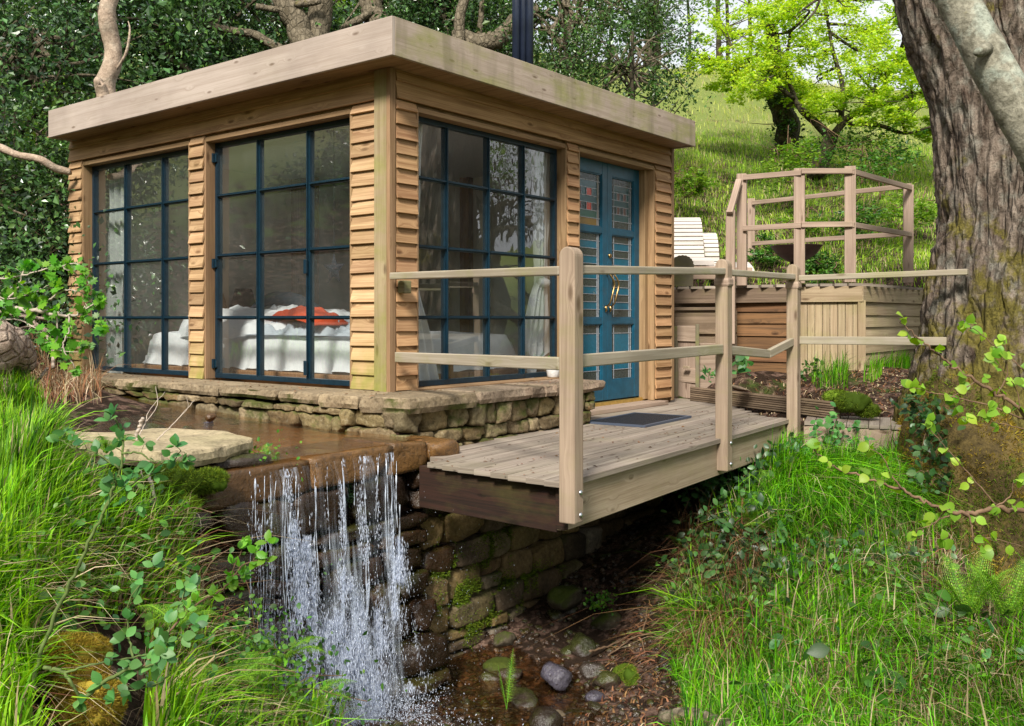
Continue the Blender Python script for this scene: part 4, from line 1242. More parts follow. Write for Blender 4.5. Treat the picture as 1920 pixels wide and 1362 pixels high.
class RBF:
    def __init__(s, pts, sm=.02):
        P = np.array(pts); s.p = P[:, :2]; n = len(P); D = np.linalg.norm(s.p[:, None] - s.p[None], axis=-1)
        A = np.zeros((n + 3, n + 3)); A[:n, :n] = -D + 0; A[range(n), range(n)] -= sm; A[:n, n] = 1; A[:n, n + 1:] = s.p; A[n, :n] = 1; A[n + 1:, :n] = s.p.T
        s.w = np.linalg.solve(A, np.r_[P[:, 2], 0, 0, 0])

    def __call__(s, q):
        q = np.asarray(q, float); sh = q.shape[:-1]; q = q.reshape(-1, 2); n = len(s.p); o = np.zeros(len(q))
        for i in range(0, len(q), 20000):
            c = q[i:i + 20000]; D = np.linalg.norm(c[:, None] - s.p[None], axis=-1); o[i:i + 20000] = -D @ s.w[:n] + s.w[n] + c @ s.w[n + 1:]
        return o.reshape(sh)


RA, RB = RBF(SHARED + ABOVE), RBF(SHARED + BELOW)


def ground(q, bumps=True):
    q = np.asarray(q, float); x, y = q[..., 0], q[..., 1]
    side = np.maximum(smooth(4.1, 5.4, x), smooth(-2.75, -3.6, x)); wdt = .035 + 1.6 * side
    k = smooth(-1, 1, (y - (-.46 - .0 * side)) / wdt)
    z = RA(q) * k + RB(q) * (1 - k)
    if bumps:
        r = np.hypot(x - 0, y + 1); a = np.clip(.035 + .012 * r, 0, .5)
        b = fbm(np.stack([x, y, x * 0], -1), .9, 4) * a
        quiet = smooth(-.4, -.2, x) * smooth(4.2, 3.8, x) * smooth(-.45, -.3, y)
        stream = smooth(-2.0, -1.6, x) * smooth(-.3, -.5, x) * k
        z = z + b * (1 - quiet) * (1 - .85 * stream)
        z = z - .15 * quiet
    return z


def axis(lo, hi, fine_lo, fine_hi, h, extra=()):
    c = list(np.arange(fine_lo, fine_hi, h)); s = h
    x = fine_hi
    while x < hi: c.append(x); s *= 1.13; x += s
    s = h; x = fine_lo - h
    while x > lo: c.append(x); s *= 1.13; x -= s
    return np.array(sorted(c + list(extra)))


ax_ = axis(-60, 90, -4.6, 5.5, .075); ay_ = axis(-60, 90, -5.0, 4.6, .075, extra=(-.49, -.475, -.46, -.445, -.43))
gx, gy = np.meshgrid(ax_, ay_, indexing='ij'); gz = ground(np.stack([gx, gy], -1))
idx = np.arange(gx.size).reshape(gx.shape)
F = np.stack([idx[:-1, :-1], idx[1:, :-1], idx[1:, 1:], idx[:-1, 1:]], -1).reshape(-1, 4)

g = G('soil_and_litter'); P = g.pos(); n1 = g.noise(P, 2.1, 5, .6); n2 = g.noise(P, 38, 5, .7); n3 = g.noise(P, 11, 5, .6); v = g.n('TexVoronoi', Vector=P, Scale=55.)
soil = g.mix(n2, (.010, .006, .004), (.045, .026, .015))
lit = g.mix(g.ramp(v.outputs['Color'], [(.2, 0.), (.8, 1.)]), (.11, .06, .045), (.27, .175, .13))
soil = g.mix(g.math('MULTIPLY', g.ramp(n3, [(.48, 0.), (.6, 1.)]), .75), soil, lit)
gr = g.mix(n2, (.02, .045, .006), (.08, .13, .02))
dist = g.n('VectorMath', _operation='LENGTH'); g.set(dist.inputs[0], P); far = g.n('MapRange', Value=dist.outputs['Value']); far.inputs['From Min'].default_value = 8; far.inputs['From Max'].default_value = 14
straw = g.mix(g.noise(P, .5, 4, .6), (.10, .17, .025), (.30, .30, .10))
gr = g.mix(g.math('MULTIPLY', far.outputs[0], .8), gr, straw)
gm = g.math('ADD', g.math('MULTIPLY', far.outputs[0], .35), n1)
col = g.mix(g.ramp(gm, [(.6, 0.), (.72, 1.)]), soil, gr)
M['ground'] = g.done(g.pbr(col, .9, .15, g.bump(g.math('ADD', n2, n3), .9, .03)))
go = mesh('ground', np.stack([gx, gy, gz], -1).reshape(-1, 3), F, M['ground'], smooth_=True); tag(go, kind='structure')

# ------------------------------------------------------------------ water
g = G('stream_water'); P = g.pos(); w1_ = g.noise(g.map(P, (1, .6, 1)), 9, 4, .6, .8); w2_ = g.noise(P, 38, 3, .6)
nb_ = g.bump(g.math('ADD', w1_, g.math('MULTIPLY', w2_, .5)), .8, .03)
tr = g.n('BsdfTransparent', Color=(.78, .62, .42)); gl = g.n('BsdfGlossy', Color=(1, 1, 1), Roughness=.03); g.set(gl.inputs['Normal'], nb_)
m_ = g.n('MixShader', Fac=g.math('MINIMUM', g.math('MULTIPLY', g.schlick(.02, nb_), 1.6), .9)); g.set(m_.inputs[1], tr.outputs[0]); g.set(m_.inputs[2], gl.outputs[0]); M['water'] = g.done(m_.outputs[0])

nx, ny = 60, 160
uu, vv = np.meshgrid(np.linspace(0, 1, nx), np.linspace(0, 1, ny), indexing='ij')
y = -.60 + vv * 5.2; xl = -1.68 - .25 * smooth(-.4, .6, y) + .6 * smooth(1.2, 3.0, y) - .1 * smooth(3, 4.6, y); xr = -.345 - .0 * y
x = xl + (xr - xl) * uu; z = .024 + .13 * smooth(-.4, 4.2, y) + .004 * fbm(np.stack([x, y, x * 0], -1), 5, 3)
idx = np.arange(nx * ny).reshape(nx, ny)
F = np.stack([idx[:-1, :-1], idx[1:, :-1], idx[1:, 1:], idx[:-1, 1:]], -1).reshape(-1, 4)
tag(mesh('stream', np.stack([x, y, z], -1).reshape(-1, 3), F, M['water'], smooth_=True), kind='structure')
# stream bed: smooth ochre-stained slabs and grit
g = G('stream_bed'); P = g.pos(); a = g.noise(g.map(P, (1, .5, 1)), 3, 5, .6); b = g.noise(P, 30, 5, .7); yy = g.n('SeparateXYZ', Vector=P).outputs[1]
mr = g.n('MapRange', Value=yy); mr.inputs['From Min'].default_value = .9; mr.inputs['From Max'].default_value = -.2
c1 = g.mix(g.ramp(a, [(.35, 0.), (.65, 1.)]), (.30, .155, .035), (.44, .25, .07)); c2 = g.mix(g.ramp(a, [(.35, 0.), (.65, 1.)]), (.06, .03, .018), (.17, .09, .05))
col = g.mix(mr.outputs[0], c2, c1); col = g.mix(g.math('MULTIPLY', g.ramp(b, [(.35, 1.), (.5, 0.)]), .6), col, (.04, .02, .012))
M['bed'] = g.done(g.pbr(col, .5, .4, g.bump(g.math('ADD', a, b), .8, .02)))
z2 = z - .022 - .03 * smooth(.5, 1.8, y) + .018 * fbm(np.stack([x, y, x * 0 + 3], -1), 4, 4) * smooth(.2, 1., y)
x2 = np.where(uu == 0, x - .12, x); y2 = np.maximum(y, -.56)
tag(mesh('stream_bed', np.stack([x2, y2, z2], -1).reshape(-1, 3), F, M['bed'], smooth_=True), kind='structure')
# pool and trickle at the foot
nx, ny = 90, 50
uu, vv = np.meshgrid(np.linspace(0, 1, nx), np.linspace(0, 1, ny), indexing='ij')
x = -2.1 + 3.0 * uu; y = -.58 - vv * 1.9; z = -1.285 + .06 * smooth(-.2, .9, x) + .014 * fbm(np.stack([x, y, x * 0], -1), 9, 3)
idx = np.arange(nx * ny).reshape(nx, ny)
F = np.stack([idx[:-1, :-1], idx[:-1, 1:], idx[1:, 1:], idx[1:, :-1]], -1).reshape(-1, 4)
tag(mesh('pool', np.stack([x, y, z], -1).reshape(-1, 3), F, M['water'], smooth_=True), kind='structure')

# waterfall: rope-like strands, veils and spray, tinted blue to paint in sky reflections
g = G('falling_water'); d = g.pbr((.80, .86, .95), .12, .8); t = g.n('BsdfTransparent', Color=(.95, .97, 1)); tl = g.n('BsdfTranslucent', Color=(.8, .87, .97))
m0 = g.n('MixShader', Fac=.4); g.set(m0.inputs[1], d); g.set(m0.inputs[2], tl.outputs[0])
nf = g.noise(g.map(g.pos(), (60, 60, 9)), 1, 3, .6); m_ = g.n('MixShader', Fac=g.ramp(nf, [(.42, .85), (.62, .05)])); g.set(m_.inputs[1], m0.outputs[0]); g.set(m_.inputs[2], t.outputs[0]); M['fall'] = g.done(m_.outputs[0])
g = G('spray'); d = g.pbr((.72, .78, .90), .1, .8); t = g.n('BsdfTransparent', Color=(1, 1, 1)); tl = g.n('BsdfTranslucent', Color=(.85, .9, 1))
m0 = g.n('MixShader', Fac=.4); g.set(m0.inputs[1], d); g.set(m0.inputs[2], tl.outputs[0]); m_ = g.n('MixShader', Fac=g.math('MULTIPLY', g.rnd(), .95)); g.set(m_.inputs[1], m0.outputs[0]); g.set(m_.inputs[2], t.outputs[0]); M['spray'] = g.done(m_.outputs[0])
g = G('veil'); P = g.pos(); s1 = g.noise(g.map(P, (38, 8, 2.2)), 1, 5, .65, .3); s2 = g.noise(g.map(P, (150, 20, 12)), 1, 3, .6); big = g.noise(g.map(P, (5, 1, 1.6)), 1, 3, .5)
al = g.math('MULTIPLY', g.ramp(s1, [(.45, 0.), (.70, 1.)]), g.ramp(s2, [(.35, .1), (.62, 1.)])); al = g.math('MULTIPLY', al, g.ramp(big, [(.40, .12), (.62, .65)]))
d = g.pbr((.72, .80, .92), .2, .7); t = g.n('BsdfTransparent', Color=(1, 1, 1)); m_ = g.n('MixShader', Fac=al); g.set(m_.inputs[1], t.outputs[0]); g.set(m_.inputs[2], d); M['veil'] = g.done(m_.outputs[0])

tb = TB(); yf = VW - .085; ZP = -1.28


def px2x(px, y=-.68):
    r_ = FW + RT * (px - 960.) / FPX; return CAM[0] + r_[0] * (y - CAM[1]) / r_[1]


def fallpath(x0, z0, z1, k, wob):
    zz_ = np.linspace(z0, z1, k); dz = z0 - zz_
    return np.stack([x0 - .10 * np.sqrt(np.clip(dz, 0, 9)) + wob * np.sin(dz * 5 + x0 * 9) * .02 + fbm(np.stack([zz_ * 0 + x0 * 7, zz_, zz_ * 0], -1), 3, 3) * .035 * np.sqrt(dz + .01), yf - .02 - .12 * np.sqrt(np.clip(dz, 0, 9)), zz_], -1)


centres = [(474, 1), (494, 3), (524, 2), (560, 2), (505, 4), (512, 2), (541, 7), (549, 3), (592, 4), (618, 2), (645, 7), (678, 4), (688, 6), (712, 2), (728, 3), (741, 8), (484, 2), (570, 1)]
for cp, k in centres:
    cx_ = px2x(cp)
    for j in range(max(1, int(k * .8))):
        x0 = cx_ + RS.normal() * .012; z0 = -.01 - abs(RS.normal()) * .05; L_ = RS.uniform(.15, .8); s0 = RS.uniform(0, .45) if j % 3 else 0
        Pp = fallpath(x0, z0, max(ZP, z0 - s0 - L_), 46, RS.uniform(-1, 1)); st = int(s0 / (s0 + L_) * 46); Pp = Pp[st:]
        if len(Pp) < 6: continue
        r = RS.uniform(.001, .0036) * (.3 + 2.4 * np.abs(fbm(np.stack([Pp[:, 2], Pp[:, 2] * 0 + j, Pp[:, 2] * 0 + cx_], -1), 14, 3)))
        tb.tube(Pp, r, 4, 0, cap=False)
OCT = (np.array([(1, 0, 0), (-1, 0, 0), (0, 0, 1), (0, 0, -1), (0, 1, 0), (0, -1, 0)], float), np.array([(4, 0, 2), (4, 2, 1), (4, 1, 3), (4, 3, 0), (5, 2, 0), (5, 1, 2), (5, 3, 1), (5, 0, 3)]))


def drops(x0, y0, z0, wlo, whi, l0, l1, jit=.12):
    n_ = len(x0); d_ = np.stack([RS.normal(size=n_) * jit, RS.normal(size=n_) * jit, -np.ones(n_)], -1); w_ = RS.uniform(wlo, whi, n_) * .75
    tb.stamp(OCT, np.stack([x0, y0, z0], -1), d_, np.tile([0, -1., .1], (n_, 1)), np.stack([w_, w_ * RS.uniform(l0, l1, n_), w_], -1), 1)


# broken beads riding down each strand
for cp, k in centres:
    m_ = 190 * k; dz = RS.rand(m_) ** .8 * 1.25; x0 = px2x(cp) - .10 * np.sqrt(dz) + RS.normal(size=m_) * (.008 + .02 * dz); kp = fbm(np.stack([x0 * 0 + cp, dz, x0 * 6], -1), 5, 3) > .04
    drops(x0[kp], (yf - .02 - .12 * np.sqrt(dz))[kp], -dz[kp], .0012, .0036, 2, 8, .06)
# cascades that start where the water strikes ledges, fanning out as they fall
for pc, zt_, p1, sp_, m_ in ((560, -.25, 566, .05, 3000), (655, -.3, 660, .05, 3000), (580, -.34, 590, .07, 8200), (630, -.55, 634, .055, 4200), (676, -.66, 678, .05, 3200), (745, -.34, 772, .042, 5600), (718, -.75, 724, .045, 2400), (505, -.55, 512, .035, 2600), (560, -.72, 575, .05, 1800), (700, -.9, 700, .06, 1500), (590, -.8, 605, .09, 2600)):
    m_ = int(m_ * 2.2); t_ = RS.rand(m_) ** .75; z0 = zt_ + (ZP + .02 - zt_) * t_; xc = px2x(pc) + (px2x(p1, -.85) - px2x(pc)) * t_; x0 = xc - .045 + RS.normal(size=m_) * sp_ * (.25 + 1.0 * t_); 
    stk = fbm(np.stack([x0 * 34, z0 * 2.2, z0 * 0 + pc], -1), 1, 4); clp = fbm(np.stack([x0 * 7, z0 * 5, z0 * 0 + pc], -1), 1, 3); kp = (1.1 * stk + 1.5 * clp + .15 * t_) > .14
    y0 = yf - .05 - .14 * t_ - RS.gamma(1.4, .02, m_) * (.4 + t_); drops(x0[kp], y0[kp], z0[kp], .0010, .0036, 2.5, 11, .15)
# loose spray
N = 1500; dz = RS.beta(3, 1.2, N) * 1.3; x0 = px2x(690) + RS.normal(size=N) * .33; drops(x0, yf - .1 - RS.gamma(1.5, .08, N), -dz, .001, .0024, 1, 4, .3)
# churned foam at the foot
N = 11000; x0 = RS.normal(px2x(650, -.9), .25, N); y0 = yf - .12 - RS.gamma(2., .13, N); z0 = ZP + RS.gamma(1.2, .045, N) * np.exp(-((x0 - px2x(680, -.9)) / .5) ** 2)
keep = fbm(np.stack([x0, y0, z0 * 0], -1), 4.5, 3) > .0; x0, y0, z0 = x0[keep], y0[keep], z0[keep]; drops(x0, y0, z0, .0015, .0048, 1, 3, 1.)
wf = tb.build('waterfall', [M['fall'], M['spray']]); tag(wf, kind='structure')
# veils hanging between the strands
V_ = []; F_ = []; nb0 = 0
for k, (xa, xb, off, z1) in enumerate([(-1.45, -.64, .0, -1.28), (-1.2, -.66, .07, -1.28), (-1.42, -.66, .12, -1.28)]):
    nx, nz = 50, 40; uu, vv = np.meshgrid(np.linspace(0, 1, nx), np.linspace(0, 1, nz), indexing='ij')
    zt_ = (-.01 if k == 0 else -.35 if k == 1 else -.7); z = zt_ + (z1 - zt_) * vv; dz = -z; sp_ = 1 + .12 * vv
    xm = (xa + xb) / 2; x = xm + (xa + (xb - xa) * uu - xm) * sp_ - .10 * np.sqrt(np.clip(dz, 0, 9)); y = yf - .01 - .12 * np.sqrt(np.clip(dz, 0, 9)) - off * vv + .05 * fbm(np.stack([x * 2, z * .6, x * 0 + k], -1), 2, 3)
    idx = np.arange(nx * nz).reshape(nx, nz) + nb0; nb0 += nx * nz; V_.append(np.stack([x, y, z], -1).reshape(-1, 3)); F_.append(np.stack([idx[:-1, :-1], idx[1:, :-1], idx[1:, 1:], idx[:-1, 1:]], -1).reshape(-1, 4))
vo_ = mesh('water_veil', np.vstack(V_), np.vstack(F_), M['veil'], smooth_=True); tag(vo_, kind='structure')

# ------------------------------------------------------------------ rocks in the gully and stream
protos = []
for k in range(5):
    t_ = TB(); V, F = CG[9]; V = unit(V); pl_ = unit(RS.normal(size=(11, 3))); hp = RS.uniform(.62, .95, 11); dt = np.maximum(V @ pl_.T, 1e-3)
    rr_ = np.minimum((hp / dt).min(1), 1.); V = V * rr_[:, None]; V = V * (1 + .09 * fbm(V + k * 7, 2.4, 3)[:, None] + .03 * fbm(V + k, 9, 2)[:, None]); t_.add(V * [1, .85, .7], F); protos.append(t_)
rock_me = {}


def rock(p, s, mat, label, group=None, rz=None, k=None, name='rock', sq=(1, 1, 1)):
    k = random.randrange(5) if k is None else k
    if (k, mat) not in rock_me:
        o = protos[k].build(name, [M[mat]]); rock_me[(k, mat)] = o.data; bpy.data.objects.remove(o)
    o = bpy.data.objects.new(name, rock_me[(k, mat)]); COL.objects.link(o); o.location = p
    o.scale = (s * sq[0], s * sq[1], s * sq[2]); o.rotation_euler = (random.uniform(-.3, .3), random.uniform(-.3, .3), random.uniform(0, 6.3) if rz is None else rz)
    return tag(o, label, 'rock', group)


def gpt(px, py, d0=2.0, d1=60.):
    """first ground hit along the view"""
    ds = np.linspace(d0, d1, 900); Pq = np.array([at(px, py, d) for d in ds]); gz_ = ground(Pq[:, :2], False); h = Pq[:, 2] - gz_
    i = np.argmax(h < 0) if (h < 0).any() else len(ds) - 1
    return np.array([Pq[i][0], Pq[i][1], gz_[i]])


rock(at(1043, 1268, 5.15), .098, 'rock_blue', 'blue-grey wet angular boulder in the middle of the stony gully', k=2, sq=(1, 1, 1.15))
rock(at(1112, 1262, 5.3), .085, 'rock_wet', 'rust brown angular rock just right of the blue-grey boulder')
rock(at(1072, 1228, 5.6), .08, 'rock_wet', 'brown rock leaning against the back of the blue-grey boulder')
rock(at(1115, 1310, 5.0), .06, 'rock_blue', 'small tilted slate-coloured rock below the rust brown one')
rock(at(985, 1310, 5.0), .10, 'rock_wet', 'flat dark purplish rock left of the blue-grey boulder', sq=(1.2, 1, .6))
rock(at(1045, 1345, 4.8), .05, 'coping', 'small pale rounded stone at the bottom edge of the gully')
rock(at(1140, 1170, 5.9), .13, 'rock_moss', 'mossy boulder at the foot of the gully wall under the tall post')
rock(at(1230, 1200, 5.6), .07, 'rock_moss', 'small mossy rock topped with green near the grass bank')
rock(at(640, 1330, 4.7), .16, 'rock_moss', 'dark mossy boulder at the foot of the waterfall', sq=(1.2, 1, .8))
rock(at(725, 1290, 4.95), .10, 'rock_wet', 'pair-sized wet dark rock splashed by the falling water')
rock(at(1215, 1270, 5.3), .10, 'rock_wet', 'dark stone poking from the grass edge beside the gully', sq=(.7, .7, 1.2))
rock(at(1060, 1120, 6.0), .12, 'rock_moss', 'mossy green block fallen against the retaining wall')
for i in range(24):
    px, py = RS.uniform(820, 1290), RS.uniform(1150, 1375)
    if px + (py - 1150) * -.3 > 1250 or px < 960 - (py - 1150) * .6: continue
    p = gpt(px, py, 3.5); s = RS.uniform(.03, .10)
    rock(p + Z * s * .2, s, RS.choice(['rock_wet', 'rock_wet', 'rock_wet', 'rock_moss', 'wall_wet']), 'wet brown or mossy stone among the loose stones of the gully bed', 'loose stones in the gully bed')
for i in range(60):
    px, py = RS.uniform(190, 560), RS.uniform(735, 800)
    x_, y_ = RS.uniform(-1.75, -.5), RS.uniform(.7, 3.6)
    p = np.array([x_, y_, .0 + .13 * smooth(-.4, 4.2, y_)]); s = RS.uniform(.02, .085) * (1.3 if x_ < -1.1 else .7)
    rock(p + Z * s * .1, s, RS.choice(['rock_wet', 'rock_wet', 'rock_blue', 'wall_low']), 'small stone breaking the surface of the shallow stream', 'stones in the shallow stream', sq=(1, 1, .7))
rock(at(395, 783, 5.3), .035, 'lip', 'small bright orange-stained stone in the stream by the pale slab')
# soil bed stones, old stump roots
rock(at(1375, 726, 8.75), .11, 'coping_r', 'pale weathered flat piece of stone lying on the soil behind the edging board', sq=(1.6, .5, .3), rz=R(-40))
ms = TB()

# uncountable small gravel between the rocks
tb = TB(); gp = []
GV, GF = CG[4]; gq = RS.rand(3000, 2) * [3.4, 1.9] + [-1.2, -2.45]; rel = np.c_[gq, np.full(len(gq), -1.2)] - CAM; d_ = rel @ FW; px_ = 960 + rel @ RT / d_ * FPX
kp = (px_ < 1300) & (px_ > 700); gq = gq[kp]; gz2 = ground(gq); n_ = len(gq); s_ = RS.uniform(.006, .026, n_); T_ = (unit(GV) * [1, .8, .6] * (1 + .2 * fbm(GV * 2, 1, 2)[:, None]), GF)
for m_i in range(3):
    k_ = RS.rand(n_) < .34; tb.stamp(T_, np.c_[gq, gz2 + s_ * .2][k_], RS.normal(size=(k_.sum(), 3)) * [1, 1, .2], RS.normal(size=(k_.sum(), 3)) * .4 + Z, s_[k_], m_i)
tag(tb.build('gravel', [M['wall_wet'], M['rock_wet'], M['wall_wet']]), kind='stuff')
# ------------------------------------------------------------------ leaf templates (x across, y along, z normal)


def leaf_T(outline, fold=.12, droop=.15):
    """outline: list of (y, halfwidth); symmetric leaf with mid rib"""
    V = []; F = []; m = len(outline)
    for y_, w_ in outline:
        V += [(-w_, y_, fold * w_ - droop * y_ * y_), (0, y_, -droop * y_ * y_), (w_, y_, fold * w_ - droop * y_ * y_)]
    for i in range(m - 1):
        a = i * 3; F += [(a, a + 1, a + 4), (a, a + 4, a + 3), (a + 1, a + 2, a + 5), (a + 1, a + 5, a + 4)]
    return np.array(V, float), np.array(F)


KITE = (np.array([(0, 0, 0), (-.32, .45, .10), (0, 1, -.05), (.32, .45, .10), (0, .5, 0)], float), np.array([(0, 4, 1), (1, 4, 2), (0, 3, 4), (3, 2, 4)]))
KITE2 = (np.array([(0, 0, 0), (-.30, .5, .08), (0, 1, -.08), (.30, .5, .08)], float), np.array([(0, 3, 2), (0, 2, 1)]))
OVAL = leaf_T([(0, .01), (.15, .2), (.4, .33), (.65, .30), (.88, .14), (1., .01)], .18, .16)
HAZEL = leaf_T([(0, .05), (.08, .28), (.25, .42), (.45, .46), (.65, .42), (.82, .26), (.92, .10), (1.05, .0)], .22, .28)
HAW = (lambda o: (lambda V: (np.array(V + [(0, .45, -.03)]), np.array([(i, (i + 1) % len(V), len(V)) for i in range(len(V))])))([(x, y, .1 * abs(x) - .1 * y * y) for x, y in o]))(
    [(0, 0), (.10, .15), (.42, .22), (.30, .36), (.58, .52), (.36, .58), (.42, .85), (.16, .78), (0, 1.02), (-.16, .78), (-.42, .85), (-.36, .58), (-.58, .52), (-.30, .36), (-.42, .22), (-.10, .15)])
IVY = HAW
BLADE = None

M['holly'] = leafmat('holly_leaf', (.02, .058, .018), (.07, .15, .035), .28, .12, .45, .6)
M['holly2'] = leafmat('evergreen_leaf', (.024, .062, .014), (.08, .16, .03), .35, .2, .4, .5)
M['spring'] = leafmat('fresh_spring_leaf', (.27, .42, .03), (.48, .58, .08), .5, .5, .25, .3)
M['spring2'] = leafmat('pale_spring_leaf', (.10, .20, .02), (.20, .32, .04), .5, .45, .3, .3)
M['hazel'] = leafmat('hazel_leaf', (.15, .31, .02), (.28, .42, .045), .45, .4, .22, .35)
M['haw'] = leafmat('hawthorn_leaf', (.07, .22, .015), (.16, .36, .03), .4, .4, .25, .4)
M['rose'] = leafmat('rose_leaf', (.05, .17, .05), (.13, .30, .07), .45, .35, .25, .4)
M['bramble'] = leafmat('bramble_leaf', (.015, .05, .012), (.05, .12, .03), .4, .2, .4, .45)
M['bramble_g'] = leafmat('mid_green_leaf', (.03, .10, .015), (.10, .22, .03), .45, .3, .35, .4)
M['fern'] = leafmat('fern_frond', (.08, .20, .015), (.22, .40, .03), .5, .35, .25, .3)
M['grassL'] = leafmat('grass_bank', (.03, .12, .004), (.25, .48, .02), .5, .35, .42, .25, .02, dry=(.035, (.38, .30, .16)))
M['grassR'] = leafmat('grass_lush', (.02, .10, .004), (.18, .46, .012), .5, .3, .42, .25, .02, dry=(.05, (.34, .25, .13)))
M['grassH'] = leafmat('sunlit_hill_grass', (.20, .32, .03), (.58, .60, .15), .6, .3, .25, .2, .02, dry=(.16, (.48, .42, .22)))  # brightened to paint in sunlight on the upper slope
M['grassM'] = leafmat('grass_slope', (.07, .20, .012), (.34, .50, .04), .55, .3, .35, .2, .02, dry=(.08, (.45, .38, .2)))
M['straw'] = leafmat('dead_grass', (.34, .25, .14), (.52, .42, .27), .7, .2, .3, .2)
M['bracken'] = leafmat('dead_bracken', (.10, .045, .02), (.24, .12, .06), .8, .1, .3, .1)
M['mossclump'] = leafmat('golden_moss', (.14, .10, .012), (.38, .28, .04), .8, .25, .3, .1)
M['mossgreen'] = leafmat('green_moss', (.05, .085, .008), (.17, .24, .02), .8, .2, .3, .1)
M['bark_oak'] = bark('oak_bark', (.07, .046, .032), (.30, .24, .19), .28, 1.1, .05, sz=.2, mossz=(-1.0, 2.2), lich=.15)
M['bark_grey'] = bark('beech_bark', (.13, .12, .085), (.33, .31, .24), .26, 1., .012, lich=.38, sz=1.1)
M['bark_pale'] = bark('pale_trunk_bark', (.30, .22, .16), (.52, .40, .30), .0, 1.2, .012, lich=.1, sz=1.1)
M['bark_dark'] = bark('dark_bark', (.035, .03, .02), (.11, .09, .055), .35, 1., .02, sz=.5)
M['bark_mid'] = bark('branch_bark', (.10, .08, .05), (.24, .20, .14), .25, 1.3, .015, sz=.6)
M['twig'] = plain('twig_bark', (.16, .10, .06), .8, .2, 0, 40, .4)
M['twig_green'] = plain('green_stem', (.10, .14, .04), .7, .2, 0, 40, .4)
M['twig_grey'] = plain('bleached_twig', (.42, .35, .29), .8, .2, 0, 40, .3)
M['log'] = bark('rotten_log', (.30, .21, .16), (.52, .42, .33), .0, 1.6, .03, sz=.8)
M['moss_root'] = bark('mossy_root', (.07, .05, .02), (.17, .12, .04), .5, 1., .03, sz=1.)


def rand_dirs(n, up=.3, spread=1.):
    d = RS.normal(size=(n, 3)) * spread; d[:, 2] += up; return unit(d)


# ------------------------------------------------------------------ grass (uncountable: one object per stretch)


def grass(name, px0, px1, py0, py1, n, h, w, mat, dmin=1.5, dmax=40, mask=None, lean=.35, tilt=None, straws=0., clump=.0, segs=4):
    """blades rooted on the ground over the stretch seen between these photo bounds"""
    # sample the ground plan area uniformly, keep what falls in the stretch
    cs = np.array([at(px, 1362 if False else 600, d)[:2] for px in (px0, px1) for d in (dmin, dmax)])
    lo, hi = cs.min(0), cs.max(0); keepP = []; tries = 0; tot = 0
    while tot < n and tries < 60:
        q = lo + RS.rand(60000, 2) * (hi - lo); rel = np.c_[q, np.zeros(len(q))] - CAM; d = rel @ FW; lat = rel @ RT
        ok = (d > dmin) & (d < dmax) & (lat / np.maximum(d, .1) * FPX + 960 > px0) & (lat / np.maximum(d, .1) * FPX + 960 < px1); q, d = q[ok], d[ok]
        z = ground(q); rel = np.c_[q, z] - CAM; py = 598 - rel[:, 2] / d * FPX; px = 960 + (rel @ RT) / d * FPX
        ok = (py > py0) & (py < py1); q, z, px, py, d = q[ok], z[ok], px[ok], py[ok], d[ok]
        if mask is not None: k = mask(q, z, px, py, d); q, z, d = q[k], z[k], d[k]
        if clump: k = fbm(np.c_[q, z * 0], clump, 3) + RS.uniform(-.35, .5, len(q)) > 0; q, z, d = q[k], z[k], d[k]
        keepP.append(np.c_[q, z, d]); tot += len(q); tries += 1
    P = np.vstack(keepP)[:n]; n = len(P); root = P[:, :3]; D = P[:, 3]
    if n == 0: return None
    hh = h * (.45 + .9 * RS.rand(n)) * (.75 + .5 * (fbm(root * [1, 1, 0], 1.6, 3) + .5)); ww = w * (.6 + .8 * RS.rand(n))
    a = RS.rand(n) * 2 * np.pi + 0; ld = np.stack([np.cos(a), np.sin(a), a * 0], -1)
    flow = np.stack([fbm(root, .9, 2), fbm(root + 7, .9, 2), 0 * D], -1) * 1.6 + (0 if tilt is None else np.array(tilt))
    ld = ld * .75 + flow; le = lean * (.3 + 1.3 * RS.rand(n)) ** 1.3; side = unit(np.cross(ld + 1e-6, Z)); side = unit(side + RS.normal(size=(n, 3)) * .3)
    rows = []; S = np.linspace(0, 1, segs + 1)
    for s in S[:-1]:
        c = root + Z * (hh * (s - .35 * le * s * s))[:, None] + ld * (hh * le * s ** 2)[:, None]; wv = side * (ww * (1 - s ** 1.6) * .5)[:, None]; rows += [c - wv, c + wv]
    s = 1.; rows.append(root + Z * (hh * (s - .35 * le - .15 * le))[:, None] + ld * (hh * le)[:, None])
    V = np.stack(rows, 1); k = len(rows); f = []
    for i in range(segs - 1): b = 2 * i; f += [(b, b + 1, b + 3), (b, b + 3, b + 2)]
    f.append((2 * segs - 2, 2 * segs - 1, 2 * segs)); f = np.array(f)
    F = (f[None] + (np.arange(n) * k)[:, None, None]).reshape(-1, 3)
    mi = np.repeat((RS.rand(n) < straws).astype(int), len(f))
    o = mesh(name, V.reshape(-1, 3), F, [M[mat], M['straw']], None, mi, smooth_=True)
    return tag(o, kind='stuff')


def m_left(q, z, px, py, d):
    x, y = q[:, 0], q[:, 1]
    k = ~((x > -2.3) & (y > -.95) & (y < .75) & (x < -1.2)) & ~((y > -.6) & (x > -1.80 + .5 * smooth(1.2, 3, y)))
    r_ = RS.rand(len(px)); k = k & ~((px > 60) & (px < 270) & (py > 1160)) & ~((px > 390) & (py > 1120) & (r_ < .9)) & ~((px > 150) & (py > 930) & (r_ < .45) & ~((px > 290) & (px < 430) & (py < 1130)))
    return k & ~((x > -1.9) & (y > -.75) & (y < -.4)) & (px < 640) & (d < 9) & ((py > 690) | (px < 150))


